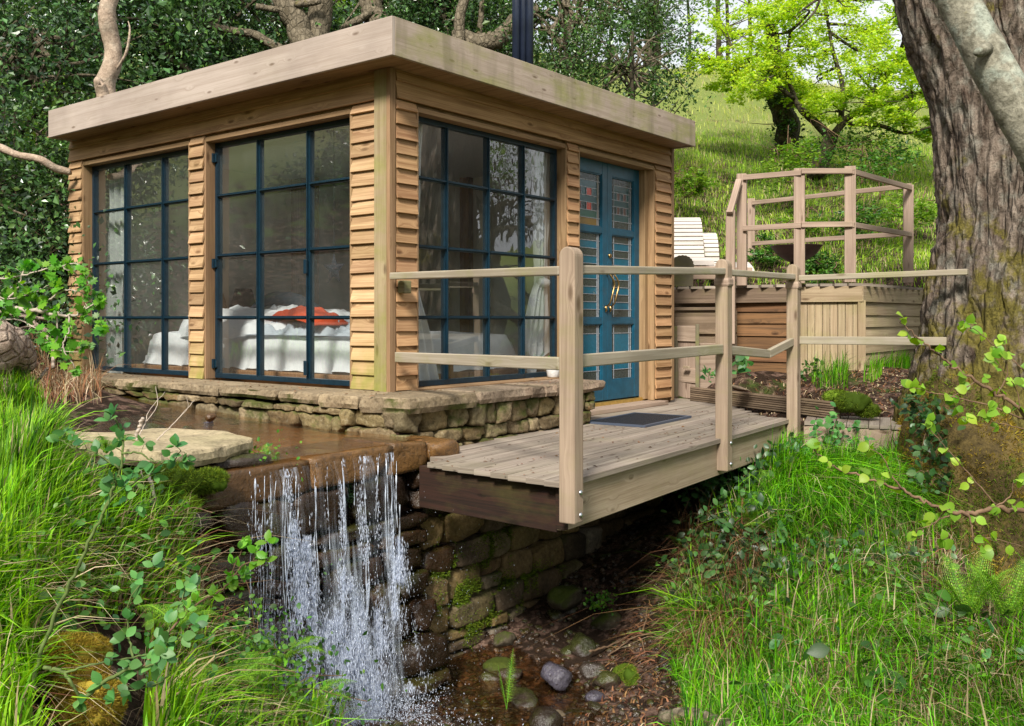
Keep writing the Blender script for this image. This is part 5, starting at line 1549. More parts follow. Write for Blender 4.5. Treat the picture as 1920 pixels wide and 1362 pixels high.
grass('grass', -150, 640, 560, 1600, 15000, .23, .012, 'grassL', 1.3, 9, m_left, .5, tilt=(.35, -.25, 0), straws=.08, clump=2.)['label'] = 'tangled green and straw grass on the near left bank'
grass('grass', -60, 420, 620, 1050, 8000, .24, .0095, 'grassL', 3., 9, m_left, .3, tilt=(.3, -.2, 0), straws=.03)


def m_right(q, z, px, py, d):
    x, y = q[:, 0], q[:, 1]; bank = (y < -1.45) | (x > 3.0)
    gully = (px < 1238 + 50 * np.sin(py * .02)) & (py > 1000)
    dark = (px < 1440) & (py < 1130) & (py > 880)
    mid = (px > 1380) & (px < 1800) & (py > 1000 + 25 * np.sin(px * .021)) & (py < 1125 + 30 * np.sin(px * .013)) & (RS.rand(len(px)) < .62)
    bank = bank & ~mid
    return bank & ~gully & ~(dark & (RS.rand(len(px)) < .82)) & ~((px > 1705) & (py < 1180) & (RS.rand(len(px)) < .8)) & (d < 8.2) & (py > 830) & ~((px > 1490) & (px < 1760) & (py < 868))


grass('grass', 1255, 2600, 760, 1500, 36000, .17, .008, 'grassR', 2.6, 8.2, m_right, .75, tilt=(-.4, -.2, 0), straws=.05, clump=1.6)
grass('grass', 1265, 2500, 1040, 1500, 30000, .12, .0055, 'grassR', 2.6, 6, m_right, .7, straws=.02)
grass('grass', 1300, 1760, 880, 1010, 4000, .30, .009, 'grassR', 5.5, 8, m_right, .95, tilt=(-.5, -.2, 0), straws=.02)


def m_soil(q, z, px, py, d):
    a = ((px > 1620) & (px < 1710) & (py < 750) & (d < 10.)) & (fbm(np.c_[q, z], 1.6, 2) > -.1); return a & (q[:, 0] > 3.2)


grass('grass', 1290, 1960, 880, 1500, 2600, .34, .009, 'grassR', 3.2, 8, m_right, .75, tilt=(-.4, -.2, 0), straws=.12, clump=1.1)
grass('grass', 1500, 1740, 660, 790, 900, .16, .006, 'grassR', 7.6, 10, m_soil, .4, tilt=(-.2, -.2, 0))
grass('grass', 1520, 1590, 690, 730, 320, .20, .006, 'grassR', 7.6, 9, None, .5)


def m_hill(q, z, px, py, d): return (q[:, 0] > 5.0) & ~((px < 1262) & (d < 12))


def m_hill2(q, z, px, py, d): return m_hill(q, z, px, py, d) & (d > 10.3)


grass('grass', 1240, 2350, 60, 640, 74000, .14, .009, 'grassH', 14, 45, m_hill, .8, straws=.15, segs=3, clump=.8)
grass('grass', 1240, 2350, 200, 660, 62000, .13, .008, 'grassM', 10.3, 18, m_hill2, .8, straws=.08, segs=3)

# ------------------------------------------------------------------ trees


def limb(tb, pts, r, n=8, rough=.12, mi=0, k=6, seed=0):
    P = curve(pts, k); P[1:-1] += fbm(P[1:-1, None] * 1. + np.array([[[0, 0, 0], [5, 5, 5], [9, 9, 9]]]), 3, 2) * np.mean(r) * .6
    tb.tube(P, lerp_r(r, len(P)), n, mi, rough=rough, seed=seed); return P


def crown_points(c, rad, n, shell=.35, holes=.0, seed=0, hf=1.3):
    d = RS.normal(size=(int(n * 2.2), 3)); d = unit(d); r = RS.rand(len(d)) ** (shell); p = d * r[:, None]
    nz = fbm(p * hf + seed, 1.6, 3); p = p * (1 + .35 * nz)[:, None]; q = p * np.array(rad) + np.array(c)
    keep = fbm(q, 2.2 / np.mean(rad) * 1.2, 3) > holes; q = q[keep][:n]; return q


def evergreen_mesh(seed, n=9000, rad=(1.4, 1.4, 1.7), size=.062, mat='holly', twigs=26, holes=.09):
    global RS
    st = RS; RS = np.random.RandomState(seed); tb = TB(); sub = []
    for i in range(twigs):
        d = unit(RS.normal(size=3) * [1, 1, .8]); c = d * np.array(rad) * RS.uniform(.35, .95); sub.append(c)
        limb(tb, [(0, 0, RS.uniform(-.6, .5)), c * .5 + RS.normal(size=3) * .12, c], [.03, .018, .005], 5, .05)
    V = []; 
    for c in sub: V.append(crown_points(c, np.array(rad) * RS.uniform(.22, .42), n // twigs, .45, holes, RS.rand() * 50))
    P = np.vstack(V); m = len(P); rel = unit(P / np.array(rad)); lsz = np.where(RS.rand(m) < .12, 1.6, 1.); d = unit(RS.normal(size=(m, 3)) + rel * .6 + [0, 0, -.25]); nr = unit(RS.normal(size=(m, 3)) * .7 + rel * .5 + [0, 0, .7])
    tb.stamp(KITE2, P, d, nr, size * lsz * (.45 + .9 * RS.rand(m)), 1)
    RS = st
    o = tb.build('crown', [M['bark_mid'], M[mat]], smooth_=False); return o


CR = {}
CR['a'] = evergreen_mesh(1); CR['b'] = evergreen_mesh(2, rad=(1.7, 1.5, 1.5), size=.066, mat='holly2'); CR['c'] = evergreen_mesh(3, n=4800, rad=(1.3, 1.3, 1.5), twigs=30, size=.06, mat='holly2', holes=.02)
CR['s'] = evergreen_mesh(4, n=5200, rad=(2., 2., 1.8), twigs=40, size=.07, mat='spring2', holes=.05)
CR['d'] = evergreen_mesh(5, n=6000, rad=(1.5, 1.5, 1.4), twigs=26, size=.07, mat='spring2', holes=.0)
for k in CR: CR[k].hide_render = False
_used = set()


def tree(kind, name, label, p, s=1., rz=0., trunk=True, tr=.07, group=None, top=.2, cat='tree', tmat='bark_dark', th=None):
    p = np.array(p, float); gz_ = float(ground(p[None, :2])[0]); root = thing(name, label, cat, (p[0], p[1], gz_ - .05), group)
    if kind in _used: c = bpy.data.objects.new('crown', CR[kind].data); COL.objects.link(c)
    else: c = CR[kind]; _used.add(kind)
    c.parent = root; c.location = (0, 0, p[2] - gz_ + .05); c.scale = (s, s, s); c.rotation_euler = (0, 0, rz)
    if trunk:
        tb = TB(); h = max(.6, p[2] - gz_ + .3 * s)
        b = np.array([p[0], p[1], gz_ - .1]); lean = np.array([random.uniform(-.3, .3), random.uniform(-.3, .3), 0])
        limb(tb, [b, b + Z * h * .35 + lean * .4, b + Z * h * .7 + lean * -.2, b + Z * h * 1.05], [tr * 1.3, tr, tr * .8, tr * .4], 10, .12)
        for j in range(3):
            a = random.uniform(0, 6.3); d = np.array([math.cos(a), math.sin(a), .5]); q = b + Z * h * random.uniform(.3, .7); limb(tb, [q, q + d * .5 * s, q + d * 1.1 * s + Z * .2], [tr * .5, tr * .35, tr * .12], 7, .1)
        tb.build('trunk', [M[tmat]], root)
    return root


HG = 'dark evergreen trees behind the cabin'
spec = [('a', 40, 120, 10.6, 1.05), ('b', 90, 330, 10.0, .8), ('a', -60, 330, 9.0, .9), ('b', 170, -20, 12.2, 1.1), ('a', 300, 110, 13.4, 1.1), ('b', 420, 0, 13.8, 1.1), ('a', 560, 60, 14.6, 1.1), ('b', 700, -30, 14.8, 1.1),
        ('a', 830, 70, 15.0, 1.0), ('b', 900, -40, 15.2, 1.0), ('a', 270, 300, 14.5, 1.1), ('b', 500, 170, 15.5, 1.2), ('a', 40, 560, 9.6, .62), ('b', 110, 470, 9.9, .62), ('a', 700, 120, 16.0, 1.2), ('b', 930, 110, 15.6, .95), ('a', -50, 520, 8.6, .6), ('b', 10, -120, 11.5, 1.1)]
desc = ['above the left end of the cabin roof', 'beside the left cabin wall', 'at the left edge of the photo beside the pruned branch', 'behind the pale pruned trunk, highest of its crowns', 'behind the roof right of the pale trunk', 'over the middle of the left roof edge', 'behind the forked grey trunks', 'at the top centre over the roof corner', 'left of the black flue pipes', 'top edge just left of the black flue pipes',
        'low behind the left half of the roof', 'low behind the middle of the roof', 'dark and low beneath the left trees', 'low against the cabin left corner', 'far behind the roof corner', 'right behind the black flue pipes', 'lowest at the left edge above the log', 'at the top left corner of the photo']
for i, (k, px, py, d, s) in enumerate(spec):
    tree(k, 'holly_tree', 'dense dark glossy evergreen ' + desc[i], at(px, py, d), s, i * 1.3, group=HG, tr=.06)
spec = [('c', 1060, 30, 13.8, 1.0, 'right of the flue pipes at the top edge'), ('c', 1060, 140, 13.4, .75, 'close behind the roof right of the flue'), ('c', 1185, 120, 13.0, .78, 'leafy tip over the right end of the roof'), ('c', 1140, -30, 14.5, 1.05, 'at the top edge above the right half of the roof'), ('c', 1225, 20, 14.0, .5, 'with sky showing through beside the bright tree')]
for i, (k, px, py, d, s, l) in enumerate(spec):
    tree(k, 'holly_tree', 'sparser evergreen ' + l, at(px, py, d), s, i * 1.9 + .4, group='sparser evergreens right of the flue', tr=.035)

for i, (px, py, d, s, l) in enumerate([(330, -20, 16, 1.3, 'lit leafy crown glimpsed above the left half of the roof'), (620, 60, 17.5, 1.3, 'lit leafy crown glimpsed behind the forked grey trunk'), (800, -20, 17.5, 1.3, 'lit leafy crown glimpsed at the top edge left of the flue'), (60, 200, 14, 1.2, 'lit leafy crown glimpsed between the far left evergreens')]):
    tree('d', 'tree', l, at(px, py, d), s, i * 1.1, tr=.06, group='pale leafy trees in the distance')

# bare trunks and limbs among the evergreens
def bare(name, label, limbs, mat, cat='tree', group=None, n=12, root=None):
    root = thing('bare_tree' if cat == 'tree' else name, label, cat, at(*limbs[0][0][-1]), group)
    for i, (pts, r) in enumerate(limbs):
        tb = TB(); limb(tb, [at(*p) for p in pts], r, n, .14, seed=i); tb.build('trunk' if i == 0 and cat == 'tree' else 'limb', [M[mat]], root)
    return root


bare('tree_trunk', 'pale pruned bare trunk with a stub rising behind the left end of the roof', [([(208, -60, 9.4), (205, 40, 9.4), (212, 110, 9.4), (200, 180, 9.4), (190, 320, 9.4)], [.075, .08, .085, .095, .12]), ([(200, 200, 9.35), (192, 172, 9.3), (187, 152, 9.25)], [.07, .055, .05]),
      ([(212, 140, 9.4), (236, 100, 9.3), (243, 60, 9.3), (240, 40, 9.3)], [.012, .014, .01, .004])], 'bark_pale')
bare('tree_branch', 'pale lopped branch reaching in from the left edge to the cabin corner', [([(-60, 262, 8.2), (0, 279, 8.2), (30, 292, 8.2), (75, 302, 8.2), (105, 316, 8.25), (133, 322, 8.3)], [.045, .036, .03, .032, .034, .03])], 'bark_pale', 'branch')
bare('tree_trunk', 'forked grey trunk with a long limb leaning left behind the roof', [([(523, -30, 13.2), (530, 10, 13.2), (560, 45, 13.2), (575, 80, 13.2), (590, 160, 13.2)], [.13, .15, .17, .18, .2]), ([(335, -10, 13), (360, 25, 13), (400, 48, 13), (470, 62, 13), (500, 78, 13), (530, 95, 13)], [.035, .045, .05, .055, .06, .065]),
      ([(480, 12, 13.1), (520, 18, 13.1), (560, 8, 13.1), (600, 2, 13.1)], [.04, .045, .05, .04]), ([(600, -30, 13.4), (595, 20, 13.4), (592, 70, 13.4), (600, 150, 13.4)], [.16, .17, .18, .2])], 'bark_mid')
bare('tree_trunk', 'thick dark trunk with a sloping bough above the roof corner', [([(690, -30, 14.2), (700, 10, 14.2), (715, 60, 14.2), (720, 140, 14.2)], [.17, .17, .18, .2]), ([(640, 55, 14), (670, 38, 14), (700, 22, 14)], [.05, .06, .05])], 'bark_mid')
bare('tree_trunk', 'slim double trunk with a thick curved bough left of the flue', [([(880, -30, 13.6), (868, 30, 13.6), (858, 80, 13.6), (850, 160, 13.6)], [.07, .075, .08, .1]), ([(905, -30, 13.8), (902, 30, 13.8), (893, 90, 13.8)], [.035, .04, .05]), ([(1010, 15, 13.7), (965, 42, 13.7), (935, 70, 13.7), (890, 80, 13.7), (850, 70, 13.7)], [.08, .12, .14, .14, .1])], 'bark_mid')
bare('tree_trunk', 'thin twisting boughs in the shade of the left evergreens', [([(0, 40, 11), (60, 100, 11), (120, 118, 11), (175, 98, 11), (240, 88, 11)], [.02, .03, .035, .03, .02]), ([(290, 60, 12.6), (320, 110, 12.6), (350, 130, 12.6), (372, 150, 12.6)], [.03, .035, .04, .03]), ([(0, 470, 9.2), (60, 500, 9.2), (120, 455, 9.2)], [.015, .02, .01]),
      ([(20, 330, 9.6), (60, 420, 9.5), (55, 520, 9.3)], [.02, .03, .03])], 'bark_dark')
bare('tree_trunk', 'slender straight sapling trunk behind the right half of the roof', [([(1186, 60, 12.8), (1184, 120, 12.8), (1186, 200, 12.8)], [.02, .025, .035]), ([(1186, 130, 12.8), (1225, 100, 12.8), (1300, 60, 12.8)], [.015, .01, .005]), ([(1186, 140, 12.8), (1150, 110, 12.8), (1120, 60, 12.8)], [.015, .01, .005])], 'bark_dark')
RD = ['leftmost thin bare trunk on the far ridge against the sky', 'second thin trunk from the left on the far ridge', 'thin ridge trunk left of the bright spring tree crown', 'ridge trunk just behind the left edge of the bright crown', 'slimmest ridge trunk, midway between the others', 'ridge trunk seen through the bright spring crown']
for i, (px, w_, d, top) in enumerate([(1215, .17, 30, -60), (1232, .10, 32, -50), (1345, .10, 30, -60), (1362, .08, 33, -60), (1290, .06, 31, -40), (1405, .07, 31, -40)]):
    b_ = at(px, 150, d); gz_ = float(ground(b_[None, :2])[0]); hz = at(px, top, d)[2]
    root = thing('tree', RD[i], 'tree', (b_[0], b_[1], gz_), 'distant trees on the ridge')
    tb = TB(); pts = [np.array([b_[0], b_[1], gz_ - .2]), np.array([b_[0] + .1, b_[1], (gz_ + hz) / 2]), np.array([b_[0] - .1, b_[1] + .1, hz + 1.5])]; Pq = limb(tb, pts, [w_, w_ * .8, w_ * .4], 8)
    for j in range(16):
        q = Pq[RS.randint(3, len(Pq))]; a = RS.uniform(0, 6.3); dd = np.array([math.cos(a), math.sin(a), .6]) * RS.uniform(.8, 2.2); limb(tb, [q, q + dd * .5 + RS.normal(size=3) * .1, q + dd], [w_ * .25, w_ * .14, .012], 4)
    tb.build('trunk', [M['bark_dark']], root)
    if i % 2 == 0:
        tb = TB(); Pq2 = np.vstack([crown_points(Pq[RS.randint(6, len(Pq))] + RS.normal(size=3) * .9, (.9, .9, .7), 260, .5) for _ in range(9)]); m = len(Pq2)
        tb.stamp(KITE2, Pq2, rand_dirs(m), rand_dirs(m, 1), .11 * (.6 + .8 * RS.rand(m)), 0); tb.build('crown', [M['spring2']], root, smooth_=False)


# the bright spring tree: gnarled dark boughs and flat layers of fresh leaves
def leafy(name, label, trunk_limbs, clumps, n_per, size, mat, tmat='bark_dark', cat='tree', flat=.4, seed=0, br=1., group=None):
    root = thing(name, label, cat, at(*trunk_limbs[0][0][0]), group)
    tb = TB(); allp = []
    for i, (pts, r) in enumerate(trunk_limbs): allp.append(limb(tb, [at(*p) for p in pts], r, 9, .15, seed=i))
    AP = np.vstack(allp); lv = []
    for (px, py, d, rx) in clumps:
        c = at(px, py, d); rr = rx / FPX * d; nst = AP[np.argmin(np.linalg.norm(AP - c, axis=1))]
        limb(tb, [nst, (nst + c) / 2 + RS.normal(size=3) * .15 + Z * .05, c], [.03 * br, .018 * br, .006 * br], 5)
        for j in range(5):
            e = c + RS.normal(size=3) * rr * [.7, .7, .25]; limb(tb, [(nst + c) / 2, c + (e - c) * .4, e], [.012 * br, .008 * br, .003 * br], 4, .0)
        for j in range(15):
            cc = c + RS.normal(size=3) * rr * np.array([.75, .75, .42]); q_ = rr * RS.uniform(.3, .75); lv.append(crown_points(cc, (q_, q_, q_ * flat), n_per // 15, .75, -.12, RS.rand() * 99))
    tb.build('trunk', [M[tmat]], root)
    P = np.vstack(lv); m = len(P); t2 = TB(); nr = unit(RS.normal(size=(m, 3)) * .55 + [0, 0, 1.]); t2.stamp(KITE, P, unit(RS.normal(size=(m, 3)) * [1, 1, .3]), nr, size * (.6 + .8 * RS.rand(m)), 0)
    t2.build('crown', [M[mat]], root, smooth_=False); return root


lims = [([(1530, 330, 15), (1545, 290, 15), (1560, 255, 15)], [.15, .12, .11]), ([(1560, 258, 15), (1535, 235, 15), (1505, 205, 15), (1490, 180, 15), (1475, 130, 14.8), (1480, 60, 14.7)], [.08, .065, .055, .04, .03, .02]),
        ([(1560, 256, 15), (1585, 225, 14.9), (1620, 205, 14.7), (1660, 160, 14.6), (1690, 90, 14.6)], [.07, .055, .045, .035, .02]), ([(1590, 232, 14.8), (1650, 235, 14.6), (1700, 250, 14.4), (1755, 236, 14.3)], [.04, .035, .025, .012]),
        ([(1575, 235, 15), (1580, 160, 15.2), (1560, 90, 15.4), (1545, 0, 15.5)], [.05, .04, .03, .02]), ([(1620, 205, 14.7), (1680, 190, 14.5), (1740, 170, 14.4)], [.05, .035, .02]), ([(1490, 185, 15), (1440, 150, 15), (1380, 130, 15.2)], [.04, .03, .02])]
cl_ = []
for (px, py, rx) in [(1370, 60, 40), (1430, 40, 48), (1500, 20, 50), (1560, 30, 55), (1620, 10, 50), (1400, 110, 45), (1460, 95, 50), (1520, 90, 55), (1590, 85, 55), (1650, 70, 50), (1690, 110, 45), (1420, 160, 42), (1480, 150, 45), (1540, 150, 50), (1600, 140, 55), (1660, 140, 50), (1715, 170, 40),
                     (1380, 160, 30), (1560, 195, 35), (1640, 190, 40), (1700, 210, 38), (1740, 130, 36), (1690, 20, 30), (1330, 120, 30), (1740, 60, 25), (1460, 0, 45), (1580, -30, 60), (1500, 190, 26), (1735, 235, 26)]:
    cl_.append((px + RS.normal() * 6, py + RS.normal() * 6, RS.uniform(13.8, 16.2), rx))
leafy('spring_tree', 'gnarled dark tree with flat layers of bright yellow-green spring leaves on the grass slope', lims, cl_, 1900, .05, 'spring', flat=.62)
leafy('ivy_clad_tree', 'dark ivy-clad trunk standing left of the bright spring tree', [([(1478, 330, 16.2), (1478, 260, 16.2), (1462, 200, 16.2), (1450, 120, 16.2), (1440, 40, 16.2)], [.22, .2, .19, .15, .1])],
      [(1475, 280, 16.1, 26), (1465, 235, 16.1, 24), (1482, 320, 16., 26), (1455, 190, 16.1, 22), (1448, 140, 16, 20)], 420, .06, 'holly2', flat=1.2)
for i, (px, py, d, l, mt_, r_) in enumerate([(1485, 300, 13.6, 'below the bright spring tree', 'spring2', 34), (1650, 320, 13.2, 'right of the raised deck fence', 'bramble_g', 42), (1600, 410, 12.2, 'behind the middle of the raised deck fence', 'bramble_g', 30),
                                    (1500, 420, 12.8, 'behind the fire bowl', 'spring2', 26), (1700, 400, 12.5, 'between the deck fence and the big trunk', 'spring2', 34), (1290, 340, 13, 'close beside the cabin end', 'spring2', 24),
                                    (1620, 280, 14.6, 'with bare arching stems below the spring tree', 'bramble_g', 50), (1530, 500, 11.6, 'low under the fence behind the deck', 'bramble_g', 26), (1450, 480, 12, 'under the fence left of the fire bowl', 'bramble_g', 22)]):
    stems = [([(px + RS.normal() * 5, py + r_ * 1.3, d), (px + RS.normal() * r_ * .5, py, d), (px + RS.normal() * r_, py - r_ * RS.uniform(.3, 1.2), d + RS.normal() * .3)], [.006, .004, .002]) for _ in range(9)]
    leafy('shrub', 'loose scrubby bush ' + l, stems[:6], [(px + RS.normal() * r_ * .6, py + RS.normal() * r_ * .5, d + RS.normal() * .3, r_ * .7) for _ in range(6)], 240, .05, mt_, 'twig', 'shrub', .8, br=.25, group='scrub bushes on the slope')

# trees off to the right and behind the camera's right, filtering the light and mirrored in the door-side window
for i, (x_, y_, s, h_) in enumerate([(6, -9, 1.3, 4.2), (9.5, -7, 1.2, 5), (3, -10.5, 1.4, 4.6), (12, -11, 1.6, 5.5), (7.5, -12, 1.5, 6)]):
    tree('s', 'tree', ['loose pale-leaved tree right of the big trunk, seen mirrored in the door-side window', 'loose tree mirrored at the right of the door-side window', 'nearer loose-crowned tree beyond the right edge of the photo', 'tall loose-crowned tree farthest beyond the right edge', 'loose-crowned tree between the others beyond the right edge'][i],
         (x_, y_, h_), s, i, tr=.16, group='trees beyond the right edge of the photo', tmat='bark_mid')
for i, (x_, y_, s, h_) in enumerate([(-7, 4, 1.2, 2.6), (-11, 8.5, 1.4, 5.0), (-8, 8.5, 1.2, 3.4), (-9.5, 2.5, 1.3, 3.2), (-12, 5, 1.4, 4.0)]):
    tree('b', 'holly_tree', ['evergreen on the bank beyond the left edge, mirrored low in the big windows', 'tall evergreen farthest up the left bank', 'evergreen beyond the left bank behind the stream', 'evergreen nearest the camera on the unseen left bank', 'tallest evergreen of the unseen left bank', 'smallest evergreen by the stream upstream of the cabin', 'evergreen in the middle of the unseen left bank'][i], (x_, y_, h_), s, i * 1.7, tr=.1, group='evergreens beyond the left edge of the photo')

def bare_tree(label, p, h, r0, seed):
    st = np.random.RandomState(seed); p = np.array([p[0], p[1], float(ground(np.array([p[:2]]))[0]) - .1]); root = thing('bare_tree', label, 'tree', p, 'bare trees beyond the right edge'); tb = TB()

    def grow(q, d, l, r, lev):
        m_ = q + d * l * .5 + st.normal(size=3) * l * .07; e = q + d * l + st.normal(size=3) * l * .1; tb.tube(curve([q, m_, e], 3), lerp_r([r, r * .8, r * .6], 7), max(3, 8 - lev), 0, cap=False)
        if lev == 5: return
        for k in range(3 if lev < 4 else 4):
            a = unit(d * .9 + st.normal(size=3) * .62 + Z * .06); grow(q + (e - q) * st.uniform(.5, 1.), a, l * st.uniform(.62, .82), r * .58, lev + 1)
    grow(p, unit([.05, .02, 1]), h, r0, 0); tb.build('branches', [M['bark_dark']], root)


for i, (x_, y_, h_) in enumerate([(7.6, -5.4, 1.9), (9.8, -8.2, 2.2), (6.2, -7.2, 2.0)]):
    bare_tree(['leafless tree mirrored in the upper right panes of the door-side window', 'taller leafless tree farther beyond the right edge', 'leafless tree nearest the camera beyond the right edge'][i], (x_, y_), h_, .16, i + 3)

# ------------------------------------------------------------------ the big trunk on the right
oak = thing('oak_tree', 'huge rough-barked old trunk leaning at the right edge with moss at its foot', 'tree', at(1880, 850, 7.05))
def big_trunk(pts, rad, name, mat, nth=150, nl=300, amp=.055, rid=9., mossy=0.):
    P = curve([at(*p) for p in pts], 30); L_ = np.r_[0, np.cumsum(np.linalg.norm(np.diff(P, axis=0), axis=1))]; s = np.linspace(0, L_[-1], nl)
    C_ = np.stack([np.interp(s, L_, P[:, k]) for k in range(3)], -1); r = np.interp(s / L_[-1], np.linspace(0, 1, len(rad)), rad)
    T = unit(np.gradient(C_, axis=0)); nr = unit(np.cross(T[0], [.31, .87, .39])); th = np.linspace(0, 2 * np.pi, nth, endpoint=False); V = []
    for i in range(nl):
        nr = unit(nr - T[i] * (T[i] @ nr)); b = np.cross(T[i], nr); dirs = np.cos(th)[:, None] * nr + np.sin(th)[:, None] * b; p = C_[i] + dirs * r[i]
        q = np.stack([dirs @ nr * r[i] * rid + 0, dirs @ b * r[i] * rid, np.full(nth, s[i] * rid * .17)], -1)
        q = q + fbm(q, .6, 2)[:, None] * .7
        n1 = 1 - np.abs(fbm(q, 1.25, 3)) * 2.6; lo_ = fbm(p, 1.6, 3); V.append(p + dirs * (amp * n1 + lo_ * r[i] * .13 + .012 * fbm(p, 26, 3))[:, None])
    V = np.vstack(V); F = []
    j = np.arange(nth); k = (j + 1) % nth
    for i in range(nl - 1): a = i * nth; F.append(np.stack([a + j, a + k, a + nth + k, a + nth + j], -1))
    return mesh(name, V, np.vstack(F), M[mat], oak, smooth_=True)


big_trunk([(1800, -200, 7.2), (1812, 0, 7.15), (1868, 180, 7.1), (1893, 400, 7.05), (1884, 560, 7.0), (1888, 700, 7.0), (1880, 840, 7.0), (1890, 1000, 6.9)], [.47, .46, .42, .43, .455, .49, .62, .72, .8], 'trunk', 'bark_oak', 190)
big_trunk([(1905, 260, 7.2), (1930, 120, 7.3), (1945, 20, 7.4), (1990, -150, 7.5)], [.42, .36, .33, .30], 'limb', 'bark_oak', 110, 110)
big_trunk([(1840, 740, 6.9), (1825, 860, 6.7), (1880, 1010, 6.3), (1920, 1120, 5.9), (1960, 1260, 5.5)], [.38, .46, .44, .40, .34], 'root', 'moss_root', 130, 130, amp=.05, rid=6)
ROOT = [o for o in oak.children if o.name.startswith('root')][0]
big_trunk([(1810, 740, 6.95), (1745, 800, 7.0), (1690, 850, 7.05), (1650, 900, 7.1)], [.30, .22, .13, .06], 'root', 'moss_root', 60, 50, amp=.012, rid=6)
# moss and creeper at the foot
tb = TB()
for o_ in [o for o in oak.children if o.name.startswith('root')] + [oak.children[0]]:
    n_ = len(o_.data.vertices); co = np.empty(n_ * 3, np.float32); o_.data.vertices.foreach_get('co', co); no = np.empty(n_ * 3, np.float32); o_.data.vertices.foreach_get('normal', no); co = co.reshape(-1, 3) + base_of(oak); no = no.reshape(-1, 3)
    k_ = RS.randint(0, n_, 60000 if o_.name.startswith('root') else 90000); P = co[k_] + RS.normal(size=(len(k_), 3)) * .008; Nn = no[k_]; h_ = smooth(.9, -.5, P[:, 2]) if not o_.name.startswith('root') else 1.
    kp = ((P - CAM) @ FW < 7.3) & (fbm(P, 3.2, 4) + .55 * h_ - (.5 if not o_.name.startswith('root') else .28) > RS.uniform(-.02, .12, len(P))) & ((Nn * -FW).sum(1) > -.2); P, Nn = P[kp], Nn[kp]; n2_ = len(P)
    tb.stamp((np.array([(-.13, 0, 0), (.13, 0, 0), (0, 1, .0)]), np.array([(0, 1, 2)])), P, unit(Nn + RS.normal(size=(n2_, 3)) * .6), RS.normal(size=(n2_, 3)), .022 * (.5 + RS.rand(n2_)), 0) if False else [tb.stamp((np.array([(-.13, 0, 0), (.13, 0, 0), (0, 1, .0)]), np.array([(0, 1, 2)])), P[q_], unit(Nn[q_] + RS.normal(size=(q_.sum(), 3)) * .6), RS.normal(size=(q_.sum(), 3)), .022 * (.5 + RS.rand(q_.sum())), m_) for gn in [fbm(P, 2.3, 3) > .15] for m_, q_ in ((0, gn), (1, ~gn))]
tb.build('moss', [M['mossclump'], M['mossgreen']], oak)
# smooth grey trunk crossing in front
gt = thing('leaning_tree', 'smooth grey lichen-spotted trunk slanting across the top right corner in front of the rough trunk', 'tree', at(2170, 1290, 4.55))
tb = TB(); P = curve([at(*p) for p in [(1700, -160, 4.7), (1795, 0, 4.6), (1853, 110, 4.5), (1905, 200, 4.45), (1965, 310, 4.4), (2040, 480, 4.4), (2110, 800, 4.45), (2150, 1050, 4.5), (2170, 1300, 4.55)]], 12)
tb.tube(P, lerp_r([.085, .092, .095, .10, .105, .115, .13, .16, .22], len(P)), 26, rough=.09); tb.build('trunk', [M['bark_grey']], gt)
tb = TB(); tb.tube(curve([at(1850, 92, 4.42), at(1838, 97, 4.36), at(1830, 99, 4.33)], 4), lerp_r([.03, .026, .014], 9), 10, rough=.2); tb.build('knot', [M['bark_grey']], gt)
for i, (pts) in enumerate([[(1560, -40, 6.5), (1520, 10, 6.5), (1500, 40, 6.6), (1494, 60, 6.6)], [(1545, -20, 6.5), (1535, 10, 6.5), (1520, 35, 6.55), (1505, 58, 6.6)]]):
    pass
bare('tree_branch', 'dark drooping bare branch hanging in from the top edge over the bright tree', [([(1600, -60, 6.6), (1560, -20, 6.6), (1520, 8, 6.6), (1498, 25, 6.6)], [.012, .011, .009, .004]), ([(1540, -10, 6.6), (1530, 18, 6.6), (1512, 40, 6.6), (1496, 55, 6.6)], [.009, .008, .006, .003]), ([(1560, -20, 6.6), (1580, 10, 6.6), (1600, 12, 6.6)], [.006, .004, .002])], 'bark_dark', 'branch')
# ------------------------------------------------------------------ near plants


